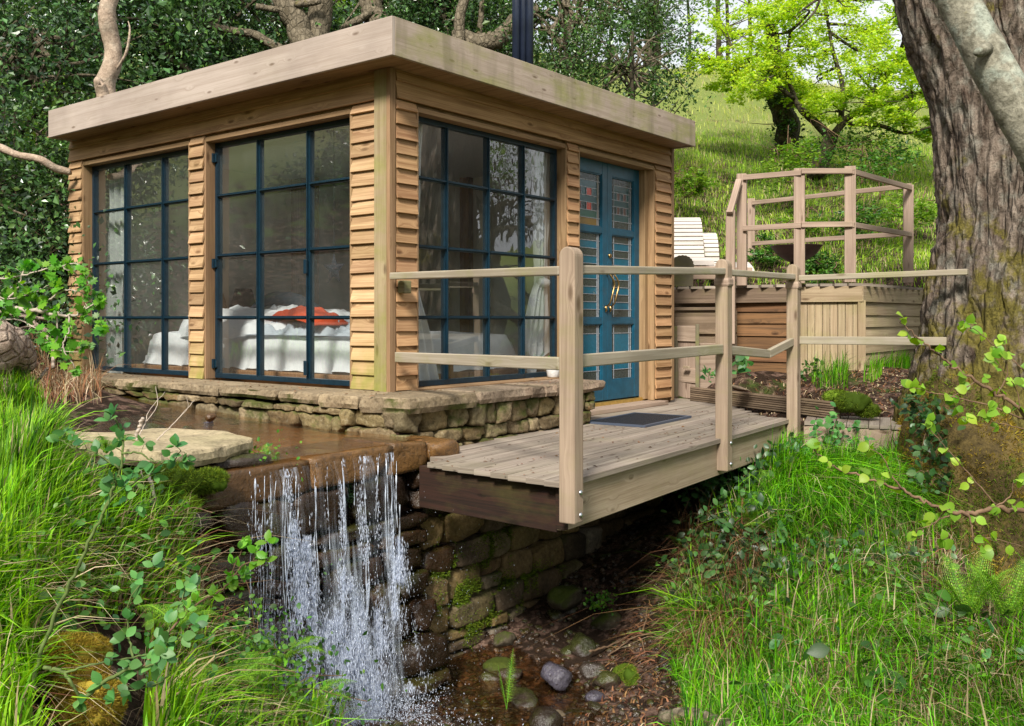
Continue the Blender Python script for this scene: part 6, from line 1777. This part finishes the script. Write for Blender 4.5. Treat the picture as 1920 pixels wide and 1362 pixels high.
def spray(name, label, stems, leafT, lsize, mats, cat='branch', step=26, per=3, tip=5, spread=.9, group=None, dens=1., lift=.2, face=.75):
    """woody stems through photo spots, with leaf tufts along and at the tips.  stems: (pts, r0, r1, first leafy fraction)"""
    root = thing(name, label, cat, at(*stems[0][0][0]), group); tb = TB(); lf = TB()
    for pts, r0, r1, f0 in stems:
        P = curve([at(*p) for p in pts], 8); P = P + np.r_[np.zeros((1, 3)), RS.normal(size=(len(P) - 1, 3)) * r0 * .35]; n = len(P)
        tb.tube(P, np.linspace(r0, r1, n), 6, 0); L_ = np.r_[0, np.cumsum(np.linalg.norm(np.diff(P, axis=0), axis=1))]
        d = pts[0][2]; st = step / FPX * d; s = L_[-1] * f0
        spots = []
        while s < L_[-1]: spots.append((s, per)); s += st * RS.uniform(.7, 1.3)
        spots.append((L_[-1], tip))
        for s_, k in spots:
            if RS.rand() > dens: continue
            p = np.array([np.interp(s_, L_, P[:, a]) for a in range(3)]); i = min(n - 2, int(np.searchsorted(L_, s_))); i = max(i, 1); tg = unit(P[i] - P[i - 1])
            sd = RS.normal(size=3); sd = unit(sd - tg * (sd @ tg)); q = p + sd * lsize * RS.uniform(.1, .7) + Z * lsize * .15
            if k > 1: tb.tube(np.array([p, (p + q) / 2 + Z * .002, q]), [r1 * .8, r1 * .6, r1 * .5], 4, 0)
            dirs = unit(tg * .6 + RS.normal(size=(k, 3)) * spread + Z * lift); nr = unit(RS.normal(size=(k, 3)) * .45 + Z * .6 - FW * face)
            lf.stamp(leafT, np.tile(q, (k, 1)) + dirs * lsize * .06, dirs, nr, lsize * (.55 + .6 * RS.rand(k)), 0)
    tb.build('stem', [M[mats[0]]], root)
    if lf.V: lf.build('leaves', [M[mats[1]]], root, smooth_=True)
    return root


def off(pts, dx=0, dy=0, d=None): return [(a + dx, b + dy, c if d is None else d) for a, b, c in pts]


# hawthorn at the left edge
D = 3.1
spray('hawthorn_branch', 'fresh green hawthorn branch reaching in from the left edge in front of the cabin corner', [
    ([(-330, 1000, D), (-200, 760, D), (-60, 590, D), (0, 572, D), (60, 585, D), (105, 590, D), (150, 588, D), (185, 560, D)], .014, .002, .6), ([(-200, 760, D), (-120, 600, D), (-60, 520, D), (0, 522, D), (50, 515, D), (105, 500, D), (130, 508, D)], .005, .0015, .2),
    ([(100, 508, D), (130, 495, D), (150, 500, D), (168, 535, D)], .003, .001, .0), ([(60, 585, D), (95, 560, D), (120, 545, D), (150, 548, D), (180, 575, D)], .004, .001, .1), ([(128, 590, D), (130, 620, D), (118, 650, D), (140, 690, D)], .004, .0015, .1),
    ([(150, 588, D), (170, 600, D), (196, 612, D)], .003, .001, .1), ([(-200, 760, D), (-40, 620, D), (20, 600, D), (60, 612, D), (95, 640, D)], .004, .0015, .2), ([(0, 572, D), (30, 545, D), (40, 520, D), (48, 500, D)], .004, .0015, .2), ([(105, 590, D), (108, 630, D), (100, 655, D), (150, 660, D)], .003, .001, .2),
    ([(-110, 640, D), (-50, 545, D), (10, 560, D), (60, 550, D), (90, 535, D)], .003, .001, .1)], HAW, .037, ['twig_grey', 'haw'], step=20, per=3, tip=6, spread=.8)
# briar stems low on the left
D = 2.35
spray('briar_stem', 'tall arching briar stem with toothed blue-green leaflets on the left bank', [
    ([(60, 1300, D), (71, 1243, D), (112, 1134, D), (153, 1049, D), (190, 968, D), (222, 890, D), (230, 830, D), (215, 780, D)], .006, .002, .66), ([(190, 968, D), (215, 930, D), (260, 900, D), (310, 880, D), (340, 845, D)], .003, .0012, .35),
    ([(225, 880, D), (180, 850, D), (140, 840, D), (115, 825, D)], .003, .001, .2), ([(228, 850, D), (262, 850, D), (290, 865, D), (345, 862, D)], .003, .001, .3), ([(222, 890, D), (240, 930, D), (250, 960, D)], .002, .001, .1)], OVAL, .031, ['twig_green', 'rose'], step=26, per=4, tip=6, spread=1.)
spray('briar_stem', 'lower briar stem curving right over the water with bright young leaflets', [
    ([(270, 1250, 2.6), (320, 1180, 2.7), (366, 1137, 2.8), (424, 1100, 2.8), (451, 1063, 2.8), (488, 1049, 2.8), (505, 1052, 2.8)], .004, .0015, .3), ([(430, 1095, 2.8), (440, 1060, 2.8), (450, 1040, 2.8), (455, 1025, 2.8)], .002, .001, .4), ([(475, 1052, 2.8), (485, 1030, 2.8), (492, 1015, 2.8)], .002, .001, .4),
    ([(451, 1063, 2.8), (440, 1085, 2.8), (455, 1090, 2.8)], .002, .001, .5)], OVAL, .032, ['twig', 'haw'], step=30, per=4, tip=5)
spray('briar_stem', 'brown arching briar with broad leaflets lying over the lower left grass', [
    ([(140, 1325, 2.2), (190, 1283, 2.2), (237, 1256, 2.2), (268, 1251, 2.2), (310, 1240, 2.2)], .006, .002, .3), ([(82, 1252, 2.2), (120, 1262, 2.2), (140, 1290, 2.2), (152, 1320, 2.2)], .005, .003, 1.), ([(120, 1262, 2.2), (180, 1245, 2.2), (270, 1228, 2.25), (330, 1200, 2.3), (370, 1180, 2.3)], .003, .001, .3),
    ([(250, 1235, 2.25), (240, 1180, 2.3), (245, 1120, 2.3), (290, 1070, 2.35)], .003, .001, .2), ([(300, 1220, 2.3), (330, 1150, 2.35), (350, 1100, 2.4)], .003, .001, .1), ([(320, 1250, 2.3), (300, 1280, 2.3), (220, 1300, 2.3)], .003, .001, .3)], OVAL, .034, ['twig_green', 'rose'], step=34, per=4, tip=6)
spray('dry_stem', 'dark leafless briar stems crossing the left grass', [
    ([(0, 1150, 2.3), (60, 1000, 2.5), (105, 900, 2.6), (160, 800, 2.7)], .003, .0015, 2.), ([(80, 1180, 2.3), (120, 1080, 2.4), (160, 990, 2.5), (185, 930, 2.5), (196, 905, 2.5)], .0035, .002, 2.), ([(20, 1180, 2.2), (100, 1060, 2.4), (150, 1000, 2.5)], .002, .001, 2.), ([(0, 1060, 2.2), (30, 960, 2.4), (70, 850, 2.5), (75, 700, 2.6)], .003, .0015, 2.),
    ([(60, 960, 2.6), (130, 930, 2.6), (170, 950, 2.6)], .0015, .001, 2.)], OVAL, .03, ['twig', 'rose'], tip=0, dens=-1) if False else None
# hazel at the right
D = 3.0
def hz(l): return [(a, b, D) for a, b in l]
spray('hazel_branch', 'hazel branch with drooping fresh yellow-green leaves in front of the lower big trunk', [
    (hz([(2330, 1500), (2200, 1150), (2080, 980), (2000, 950), (1920, 955), (1860, 955), (1813, 964), (1774, 957), (1732, 940), (1685, 917), (1608, 893), (1565, 876), (1526, 842)]), .012, .0018, .45), (hz([(1691, 917), (1672, 891), (1655, 857), (1629, 840)]), .003, .001, .25), (hz([(1787, 964), (1760, 975), (1745, 985), (1722, 992)]), .003, .001, .4),
    (hz([(1815, 962), (1822, 990), (1826, 1015), (1838, 1032)]), .0035, .0015, .3), (hz([(1828, 1012), (1860, 1010), (1920, 1025)]), .002, .001, .3), (hz([(1774, 957), (1750, 990), (1770, 1010)]), .002, .001, .5), (hz([(1860, 955), (1895, 930), (1900, 905)]), .003, .001, .4)], HAZEL, .037, ['twig', 'hazel'], step=44, per=2, tip=4, lift=-.5, face=.9)
spray('hazel_branch', 'thin hazel shoots with fresh leaves crossing the rough bark at mid height', [
    (hz([(2300, 1500), (2200, 1150), (2100, 980), (2000, 900), (1917, 773), (1870, 740), (1830, 715), (1790, 690), (1760, 665), (1730, 640), (1690, 605)]), .010, .0015, .5), (hz([(2100, 980), (2060, 860), (1980, 760), (1917, 692), (1873, 655), (1829, 619), (1804, 611)]), .003, .001, .3), (hz([(1930, 790), (1850, 760), (1790, 745), (1740, 735), (1712, 727)]), .003, .001, .2),
    (hz([(1868, 947), (1830, 904), (1774, 840), (1736, 797)]), .003, .001, .3), (hz([(1870, 740), (1888, 700), (1884, 640)]), .0025, .001, .3), (hz([(1830, 715), (1800, 735), (1770, 760), (1810, 790)]), .002, .001, .4), (hz([(1917, 773), (1900, 720), (1862, 674)]), .002, .001, .4), (hz([(2100, 980), (1980, 830), (1900, 800), (1850, 790)]), .003, .001, .4)], HAZEL, .034, ['twig', 'hazel'], step=42, per=2, tip=4, lift=-.5, face=.9)
# bleached twigs hanging before the weir wall
spray('dead_twig', 'bleached dead twigs hanging down beside the pale slab', [
    ([(272, 865, 3.9), (290, 930, 3.85), (300, 965, 3.85), (320, 1010, 3.8), (345, 1055, 3.8)], .007, .004, 2.), ([(285, 900, 3.85), (282, 940, 3.85), (290, 960, 3.85), (278, 1030, 3.8)], .003, .002, 2.), ([(298, 960, 3.85), (312, 1010, 3.8), (325, 1050, 3.8)], .004, .002, 2.), ([(262, 868, 3.9), (268, 900, 3.9), (275, 930, 3.9), (262, 960, 3.9)], .003, .001, 2.),
    ([(350, 940, 3.9), (352, 965, 3.9), (338, 978, 3.9)], .002, .001, 2.), ([(350, 962, 3.9), (372, 965, 3.9), (378, 998, 3.9)], .002, .001, 2.), ([(365, 965, 3.9), (360, 1000, 3.9), (362, 1020, 3.9)], .002, .001, 2.)], OVAL, .03, ['twig_grey', 'rose'], tip=1, dens=-1)
spray('dead_twig', 'pale dry plant stems standing over the shallow stream', [
    ([(245, 870, 4.4), (300, 820, 4.5), (330, 790, 4.6), (365, 750, 4.7)], .004, .0015, 2.), ([(240, 850, 4.4), (270, 800, 4.5), (280, 770, 4.6), (310, 735, 4.7)], .003, .001, 2.), ([(275, 790, 4.5), (295, 760, 4.6), (292, 725, 4.7)], .002, .001, 2.), ([(335, 785, 4.6), (352, 765, 4.6), (350, 745, 4.6)], .0015, .001, 2.), ([(255, 820, 4.5), (262, 800, 4.5), (268, 785, 4.5)], .009, .008, 2.)], OVAL, .03, ['twig_grey', 'rose'], tip=1, dens=-1)
spray('dead_twig', 'tangle of thin dry sticks on the gully stones below the grass bank', [
    ([(1105, 1222, 5.4), (1150, 1208, 5.5), (1200, 1185, 5.6), (1235, 1200, 5.5)], .007, .004, 2.), ([(1205, 1185, 5.5), (1212, 1160, 5.5), (1213, 1142, 5.5)], .006, .003, 2.), ([(1222, 1175, 5.5), (1245, 1155, 5.5), (1260, 1148, 5.5)], .005, .003, 2.), ([(1140, 1230, 5.4), (1190, 1195, 5.5), (1250, 1180, 5.4), (1300, 1150, 5.3)], .005, .003, 2.), ([(1204, 1200, 5.4), (1212, 1240, 5.3), (1218, 1262, 5.3)], .004, .002, 2.),
    ([(1240, 1190, 5.4), (1230, 1230, 5.3), (1200, 1250, 5.2)], .003, .002, 2.)], OVAL, .03, ['twig', 'rose'], tip=1, dens=-1)
spray('dead_twig', 'crooked fallen branch lying on the dark part of the right bank', [([(1430, 1145, 5.2), (1460, 1158, 5.2), (1490, 1145, 5.3), (1520, 1125, 5.3)], .008, .004, 2.), ([(1390, 1195, 5.1), (1450, 1185, 5.1), (1470, 1180, 5.1)], .007, .004, 2.), ([(1580, 1065, 5.5), (1620, 1090, 5.4), (1625, 1110, 5.3)], .004, .002, 2.), ([(1400, 1285, 4.7), (1450, 1305, 4.5), (1490, 1342, 4.3)], .003, .002, 2.)], OVAL, .03, ['twig_grey', 'rose'], tip=1, dens=-1)

# ---- ferns
def fern(label, p, n, L_, tilt=(0, 0, 0), group='ferns on the banks', mat='fern', droop=1.):
    p = np.array(p, float); root = thing('fern', label, 'fern', p, group); tb = TB()
    for i in range(n):
        a = 6.28 * (i + RS.uniform(-.3, .3)) / n; d = unit(np.array([math.cos(a), math.sin(a), 0]) * RS.uniform(.5, 1) + np.array(tilt)); l = L_ * RS.uniform(.7, 1.1); t = np.linspace(0, 1, 26)
        P = p + d * (l * t[:, None] * .75) + Z * (l * (t * .9 - droop * .65 * t * t))[:, None]; tb.tube(P, np.linspace(.003, .0006, 26), 4, 0, cap=False)
        T = unit(np.gradient(P, axis=0)); S = unit(np.cross(T, Z)); up = np.cross(S, T)
        for sg in (-1, 1):
            for k in range(3, 26):
                w_ = l * .20 * (math.sin(math.pi * min(1, (k / 25) ** .7)) ** .8) + .004; dirp = unit(S[k] * sg + T[k] * .35 - up[k] * .15); m = 7
                q = P[k] + dirp * (np.linspace(.06, .96, m) * w_)[:, None]
                for s2 in (-1, 1): tb.stamp(KITE2, q, np.tile(unit(dirp * .5 + T[k] * s2), (m, 1)), np.tile(up[k], (m, 1)) + RS.normal(size=(m, 3)) * .15, w_ * .20 * (1.1 - np.linspace(0, .85, m)), 0)
    tb.build('fronds', [M[mat]], root, smooth_=False); return root


fern('bright green fern at the base of the mossy root on the right', at(1815, 1165, 5.0), 7, .42, Z * .5, droop=.8)
fern('fern beside the mossy root at the right edge', at(1890, 1170, 4.9), 6, .42, Z * .5, droop=.8)
fern('small fern high on the dark edge of the right bank below the boardwalk', gpt(1475, 1020), 6, .38, -FW * .5)
fern('small pale fern growing from the shaded gully corner', at(1272, 1020, 6.2), 4, .2, -FW * .3)
fern('fern tucked beneath the boardwalk edge in the bramble', at(1400, 960, 6.4), 4, .28, -FW * .4)
fern('little fern frond standing among the gully stones', at(950, 1330, 4.8), 2, .2, Z * 2, droop=.3)
fern('fern in the left grass beside the waterfall', at(520, 1250, 3.9), 7, .34, -FW * .3)
fern('curled young fern at the lower edge of the left bank', at(440, 1290, 3.3), 9, .30, -FW * .3)
fern('young fern at the bottom edge left of the splash pool', at(560, 1340, 3.8), 9, .32, -FW * .3)
fern('fern by the rounded slab on the left bank', at(200, 850, 3.6), 5, .2)
fern('low fern in the middle of the left bank', at(330, 1180, 3.1), 6, .2)

# ---- brambles and ground plants
def patch(name, label, spots, n, leafT, size, mat, r=.15, group=None, cat='plant', flat=.6):
    root = thing(name, label, cat, spots[0], group); tb = TB()
    for s in spots:
        s = np.array(s, float); k = n // len(spots); P = s + RS.normal(size=(k, 3)) * [r, r, r * flat]; P[:, 2] = np.maximum(P[:, 2], ground(P[:, :2]) + .01)
        d = rand_dirs(k, .1); tb.stamp(leafT, P, d, unit(RS.normal(size=(k, 3)) * .5 + Z * .8 - FW * .5), size * (.5 + .8 * RS.rand(k)), 1)
        for j in range(5): e = P[RS.randint(k)]; tb.tube(curve([s - Z * r * .5, (s + e) / 2 + Z * .03, e], 4), [.002] * 9, 4, 0, cap=False)
    tb.build('foliage', [M['twig'], M[mat]], root); return root


patch('bramble', 'dark bramble leaves under the boardwalk beam at the top of the right bank', [at(1420, 880, 6.7), at(1380, 920, 6.5), at(1340, 940, 6.4), at(1460, 860, 6.9), at(1340, 900, 6.6)], 800, OVAL, .05, 'bramble', .13)
patch('bramble', 'dark bramble tangle on the shaded side of the right bank', [at(1360, 1000, 6.0), at(1400, 1040, 5.8), at(1420, 1090, 5.5), at(1350, 1060, 5.7), at(1440, 980, 6.1)], 900, OVAL, .052, 'bramble', .13)
patch('bramble', 'mid-green leafy herbs along the gully edge of the right bank', [at(1330, 1090, 5.6), at(1320, 1130, 5.4), at(1310, 1050, 5.9), at(1400, 1130, 5.3), at(1440, 1120, 5.3)], 500, OVAL, .04, 'bramble_g', .1)
patch('ivy', 'blue-green ivy leaves hanging over the mossy root beside the step', [at(1730, 770, 6.4), at(1740, 810, 6.3), at(1750, 850, 6.2), at(1720, 760, 6.5), at(1745, 900, 6.1)], 260, OVAL, .055, 'bramble', .075)
patch('bramble', 'leafy herb growing beside the third post in front of the step', [at(1555, 815, 6.9), at(1570, 800, 6.9), at(1480, 850, 6.9), at(1500, 870, 6.8)], 190, OVAL, .055, 'rose', .09)
patch('bramble', 'trailing bramble in the middle of the right grass', [gpt(1620, 1190, 3.5) + Z * .05, gpt(1680, 1170, 3.5) + Z * .06, gpt(1750, 1150, 3.5) + Z * .05, gpt(1700, 1260, 3.5) + Z * .05], 170, OVAL, .055, 'bramble_g', .13)
patch('weed', 'small broad-leaved weed in the soil behind the edging board', [at(1388, 698, 7.9), at(1392, 680, 7.9)], 16, OVAL, .11, 'rose', .04)
patch('weed', 'little weed in the soil between the cupboard and the second post', [at(1330, 700, 8.2)], 22, OVAL, .06, 'rose', .04)
patch('weed', 'small herb beside the third post on the soil', [at(1525, 688, 7.9), at(1510, 700, 7.9)], 50, OVAL, .04, 'bramble_g', .05)
patch('fern_tuft', 'small green fern tuft on the stones at the foot of the retaining wall', [at(1130, 1120, 5.9), at(1125, 1135, 5.85)], 150, OVAL, .022, 'haw', .04)
patch('ground_cover', 'low leafy ground plants on the left bank', [gpt(x_, y_, 2.) + Z * .05 for x_, y_ in [(60, 1150), (140, 1190), (230, 1060), (300, 1150), (60, 1230), (330, 1280), (420, 1330), (180, 960), (90, 1050), (370, 1230), (260, 1330)]], 520, OVAL, .035, 'rose', .10)
patch('ground_cover', 'crinkled green herbs spilling toward the splash pool', [at(480, 1180, 3.9), at(520, 1230, 3.9), at(560, 1290, 4.0), at(450, 1300, 3.5), at(580, 1330, 4.), at(500, 1320, 3.7), at(440, 1240, 3.6)], 1100, OVAL, .026, 'bramble_g', .11)
patch('plant_foliage', '', [c + 0 for c in [np.array([1.66, -.055, .37])]], 70, OVAL, .03, 'haw', .022)
# hand the last foliage to the pot
_r = [o for o in COL.objects if o.name.startswith('plant_foliage')][0]; _f = _r.children[0]; _f.data.transform(__import__('mathutils').Matrix.Translation(Vector(_r.location) - Vector(pl.location))); _f.parent = pl; bpy.data.objects.remove(_r)
# underbrush at the far left, above the log
patch('undergrowth', 'dark tangled undergrowth beneath the evergreens left of the cabin', [at(x_, y_, d) for x_, y_, d in [(20, 420, 8.5), (90, 440, 8.8), (30, 520, 8.2), (110, 560, 8.6), (60, 600, 8.), (130, 640, 8.4), (-20, 480, 8)]], 2600, KITE, .06, 'holly', .35)
grass('undergrowth', -60, 200, 560, 760, 3500, .3, .006, 'bracken', 6.2, 9.5, lambda q, z, px, py, d: (px < 190), .8, straws=.4)
grass('bracken_litter', 1270, 1420, 1000, 1250, 1600, .30, .005, 'bracken', 4.8, 7, lambda q, z, px, py, d: (q[:, 1] < -1.15), 1.1, tilt=(-.8, -.5, 0), straws=.1)
grass('bracken_litter', 0, 640, 1000, 1400, 2000, .20, .004, 'bracken', 2, 5, m_left, 1.3, straws=.5)
grass('bracken_litter', 1500, 1960, 1000, 1400, 3000, .20, .005, 'bracken', 3, 6.5, lambda q, z, px, py, d: m_right(q, z, px, py, d) | ((px > 1380) & (px < 1800) & (py > 1000) & (py < 1130) & (q[:, 1] < -1.6)), 1.2, straws=.5)
grass('leaf_litter', 1290, 1720, 690, 800, 2600, .035, .012, 'bracken', 7, 9, lambda q, z, px, py, d: q[:, 0] > 3.1, 2.5, straws=.35, segs=2)

# log at the left
lg_ = thing('log', 'pale rotting log with flaking bark at the left edge above the grass', 'log', at(0, 660, 5.0))
tb = TB(); P = curve([at(-90, 640, 4.9), at(-20, 650, 5.0), at(25, 655, 5.1), at(52, 690, 5.2)], 14); tb.tube(P, lerp_r([.18, .165, .14, .09, .05], len(P)), 26, rough=.45)
P = curve([at(-60, 745, 4.9), at(0, 742, 5.0), at(30, 735, 5.1)], 10); tb.tube(P, lerp_r([.10, .11, .05], len(P)), 18, rough=.5); tb.build('log_body', [M['log']], lg_)
for i, (pts, r) in enumerate([([(0, 585, 5.4), (40, 592, 5.4), (90, 600, 5.5)], .012), ([(10, 625, 5.5), (70, 612, 5.5), (115, 640, 5.4)], .008), ([(60, 600, 5.6), (95, 640, 5.5), (100, 690, 5.4)], .01), ([(20, 700, 5.3), (60, 720, 5.2), (90, 690, 5.2)], .008)]):
    tb = TB(); tb.tube(curve([at(*p) for p in pts], 6), r, 6, rough=.2); tag(tb.build('fallen_stick', [M['log']]), ['longest pale dry stick resting above the rotting log', 'thin crooked dry stick right of the rotting log', 'dry stick pointing down to the grass right of the log', 'dry stick lying in front of the rotting log'][i], 'stick', 'sticks by the rotting log')

# moss mounds
def moss(label, spots, mat='mossclump', n=9000, L_=.016, group=None):
    root = thing('moss_mound', label, 'moss', spots[0][0], group); tb = TB()
    for c, r in spots:
        c = np.array(c, float); r = np.array(r, float); put_stone(tb, c, np.eye(3), r * .93, 0, 9, p=2.4, rough=.25, seed=float(c[0] * 9))
        k = n // len(spots); d = unit(RS.normal(size=(k, 3)) + Z * .2); w_ = 1 + .22 * fbm(d * 2.2 + c, 1.4, 3); P = c + d * r * w_[:, None] * .96
        tb.stamp((np.array([(-.09, 0, 0), (.09, 0, 0), (0, 1, .0)]), np.array([(0, 1, 2)])), P, unit(d + RS.normal(size=(k, 3)) * .6), RS.normal(size=(k, 3)), L_ * (.5 + RS.rand(k)), 0)
    tb.build('moss', [M[mat], M['moss_root']], root); return root


moss('golden moss mound in the lower left corner of the grass', [(at(130, 1235, 2.6), (.075, .075, .06)), (at(165, 1228, 2.7), (.055, .05, .05)), (at(150, 1280, 2.55), (.07, .07, .055)), (at(180, 1325, 2.5), (.07, .07, .07)), (at(150, 1350, 2.5), (.08, .08, .07))], n=70000, L_=.012)
moss('yellow-green moss mound on the soil beside the big trunk', [(at(1600, 755, 7.35), (.16, .12, .07)), (at(1570, 745, 7.5), (.13, .1, .05)), (at(1625, 770, 7.3), (.09, .09, .05))], 'mossgreen', 9000, .02)


def wallmoss(label, spots, n, L_=.014, mat='mossgreen'):
    """tufts clinging to the wall face"""
    root = thing('moss_patch', label, 'moss', (spots[0][0], VW, spots[0][1])); tb = TB()
    for x_, z_, rx, rz in spots:
        k = n // len(spots); x = x_ + RS.normal(size=k) * rx * .5; z = z_ + RS.normal(size=k) * rz * .5; kp = fbm(np.stack([x, z, z * 0], -1), 9, 4) > .02; x, z = x[kp], z[kp]; k = len(x)
        out_ = .03 + .22 * smooth(-.5, -1.4, z) * smooth(-.1, -.5, x) * .7; P = np.stack([x, VW - out_ * RS.uniform(.2, 1.1, k), z], -1); d = unit(RS.normal(size=(k, 3)) * .7 + [0, -1, .1])
        tb.stamp((np.array([(-.12, 0, 0), (.12, 0, 0), (0, 1, .0)]), np.array([(0, 1, 2)])), P, d, RS.normal(size=(k, 3)), L_ * (.6 + RS.rand(k)), 0)
    tb.build('moss', [M[mat]], root)


wallmoss('bright green moss on the retaining wall beside the waterfall', [(-.12, -.82, .16, .2), (.05, -.95, .25, .12), (.3, -.7, .2, .15), (.2, -.35, .3, .1)], 26000)
wallmoss('moss lining the foot of the retaining wall', [(-.2, -1.15, .3, .15), (.2, -1.1, .35, .12), (.6, -1.0, .35, .1), (-.45, -1.2, .2, .15)], 30000)
wallmoss('dark moss hanging below the weir lip behind the falling water', [(px2x(700), -.16, .12, .09), (px2x(640), -.15, .1, .08), (px2x(735), -.18, .08, .12), (px2x(690), -.55, .1, .25), (px2x(590), -.25, .08, .12)], 26000, .016, 'bramble')
moss('small bright moss tuft on a stone right of the rust brown rock', [(at(1172, 1262, 5.2), (.08, .06, .035)), (at(1185, 1280, 5.1), (.04, .04, .06))], 'mossgreen', 4000, .012)
moss('moss hanging on the wet wall beneath the pale slab', [(at(340, 905, 4.0), (.10, .03, .05)), (at(300, 925, 3.95), (.07, .03, .06)), (at(350, 950, 3.98), (.06, .02, .04))], 'mossgreen', 7000, .014)
lo = TB(); P = curve([at(1150, 1225, 5.5), at(1230, 1330, 4.6), at(1300, 1350, 4.3), at(1370, 1390, 4.1)], 10)
P = curve([at(1240, 1345, 4.4), at(1300, 1345, 4.3), at(1360, 1368, 4.15), at(1420, 1400, 4.0)], 10); lo.tube(P, lerp_r([.03, .04, .045, .045], len(P)), 12, rough=.2)
tag(lo.build('fallen_log', [M['bark_mid']]), 'dark fallen bough at the bottom edge between the stones and the grass', 'log')

# more bank herbs and ferns
for i, (x_, y_, l, L_, n) in enumerate([(1420, 1010, 'fern on the shaded left shoulder of the right bank', .34, 8), (1455, 960, 'fern below the second post in the dark herbs', .3, 7), (1640, 1180, 'small fern lost in the middle of the right grass', .2, 6), (1390, 1240, 'little fern at the lower left of the right grass', .18, 6), (1750, 1020, 'fern between the grass and the mossy root', .26, 7), (1700, 960, 'fern in front of the side step', .24, 7)]):
    fern(l, gpt(x_, y_, 3.), n, L_, Z * .5 - FW * .3)
patch('herb', 'broad-leaved herbs scattered through the upper right grass', [gpt(x_, y_, 3.) + Z * .06 for x_, y_ in [(1560, 960), (1620, 1000), (1680, 1040), (1500, 1060), (1590, 1110), (1480, 940), (1700, 900)]], 330, OVAL, .04, 'bramble_g', .12)
patch('herb', 'yellowish low herbs near the bottom right of the grass', [gpt(x_, y_, 3.) + Z * .05 for x_, y_ in [(1640, 1240), (1700, 1300), (1600, 1300), (1760, 1260), (1820, 1240)]], 420, OVAL, .02, 'haw', .12)

# fallen leaves and grit scattered on the boards, coping and slab
tb = TB(); lp = np.vstack([np.array([bpt(RS.uniform(.05, 3.6), RS.uniform(.02, 1.0), ZD + .003) for _ in range(230)]), np.array([[RS.uniform(-.38, -.08), RS.uniform(-.3, 3.6), .248] for _ in range(120)]), np.array([[RS.uniform(.1, 1.7), RS.uniform(-.44, -.1), .248] for _ in range(50)])])
tb.stamp(KITE, lp, rand_dirs(len(lp), 0) * [1, 1, .15], np.tile(Z, (len(lp), 1)) + RS.normal(size=(len(lp), 3)) * .2, RS.uniform(.008, .028, len(lp)), 0)
tag(tb.build('leaf_litter', [M['bracken']], smooth_=False), kind='stuff')
moss('moss cushion growing on the lower left edge of the pale slab', [(np.array([-2.0, -.68, .04]), (.12, .05, .05)), (np.array([-1.8, -.68, -.01]), (.10, .04, .05))], 'mossgreen', 9000, .014)

for i, (x_, y_, L_, n) in enumerate([(470, 1230, .20, 7), (530, 1290, .22, 8), (590, 1330, .18, 7), (480, 1330, .2, 8), (420, 1240, .18, 6), (555, 1345, .2, 7), (505, 1180, .16, 6)]):
    fern(['young fern at the upper tip of the herb bank beside the falling water', 'crinkled fern in the middle of the herb bank beside the water', 'fern nearest the splash pool', 'fern at the bottom of the herb bank', 'small fern behind the brown arching briar', 'fern on the bottom edge left of the pool', 'little fern against the wet wall'][i], gpt(x_, y_, 2.5), n, L_, Z * .8 - FW * .1)
patch('herb', 'dense crinkled bright herbs on the lower bank left of the waterfall', [gpt(x_, y_, 2.5) + Z * .06 for x_, y_ in [(440, 1180), (480, 1230), (520, 1260), (550, 1310), (460, 1290), (500, 1340), (420, 1320), (580, 1350), (400, 1230)]], 1900, OVAL, .02, 'haw', .10)
patch('herb', 'broad nettle-like leaves among the left grass', [gpt(x_, y_, 2.) + Z * .08 for x_, y_ in [(350, 1180), (180, 1020), (230, 1230), (300, 1040), (250, 980), (330, 1100), (200, 1100), (90, 1100), (30, 1180), (130, 1030)]], 300, OVAL, .036, 'bramble_g', .10)

for i, (x_, y_) in enumerate([(1500, 1230), (1580, 1180), (1680, 1110), (1560, 1060), (1430, 1180), (1780, 1200), (1860, 1270), (1620, 1330), (1450, 1320)]):
    patch('dock', ['broad-leaved weed low in the right grass near the gully edge', 'broad-leaved weed in the centre of the right grass', 'broad-leaved weed above the centre of the right grass', 'broad-leaved weed below the hazel tip', 'weed beside the dark bramble tangle', 'weed between the grass and the right-hand fern', 'weed at the right edge of the grass', 'weed at the bottom edge of the grass', 'weed in the brightest lower grass'][i], [gpt(x_, y_, 2.5) + Z * .07], 26, OVAL, .085 if i % 2 else .06, 'bramble_g' if i % 3 else 'rose', .10)

grass('leaf_litter', 960, 1290, 1130, 1400, 800, .035, .010, 'bracken', 4.2, 7, lambda q, z, px, py, d: (q[:, 1] < -.8) & (px > 1330 - (py - 900) * .55), 2.5, straws=.03, segs=2)

patch('bramble', 'dark leafy tangle across the shaded middle of the right bank', [gpt(x_, y_, 3.) + Z * .05 for x_, y_ in [(1420, 1060), (1480, 1075), (1540, 1050), (1600, 1080), (1660, 1070), (1720, 1090), (1560, 1100)]], 560, OVAL, .042, 'bramble', .12)
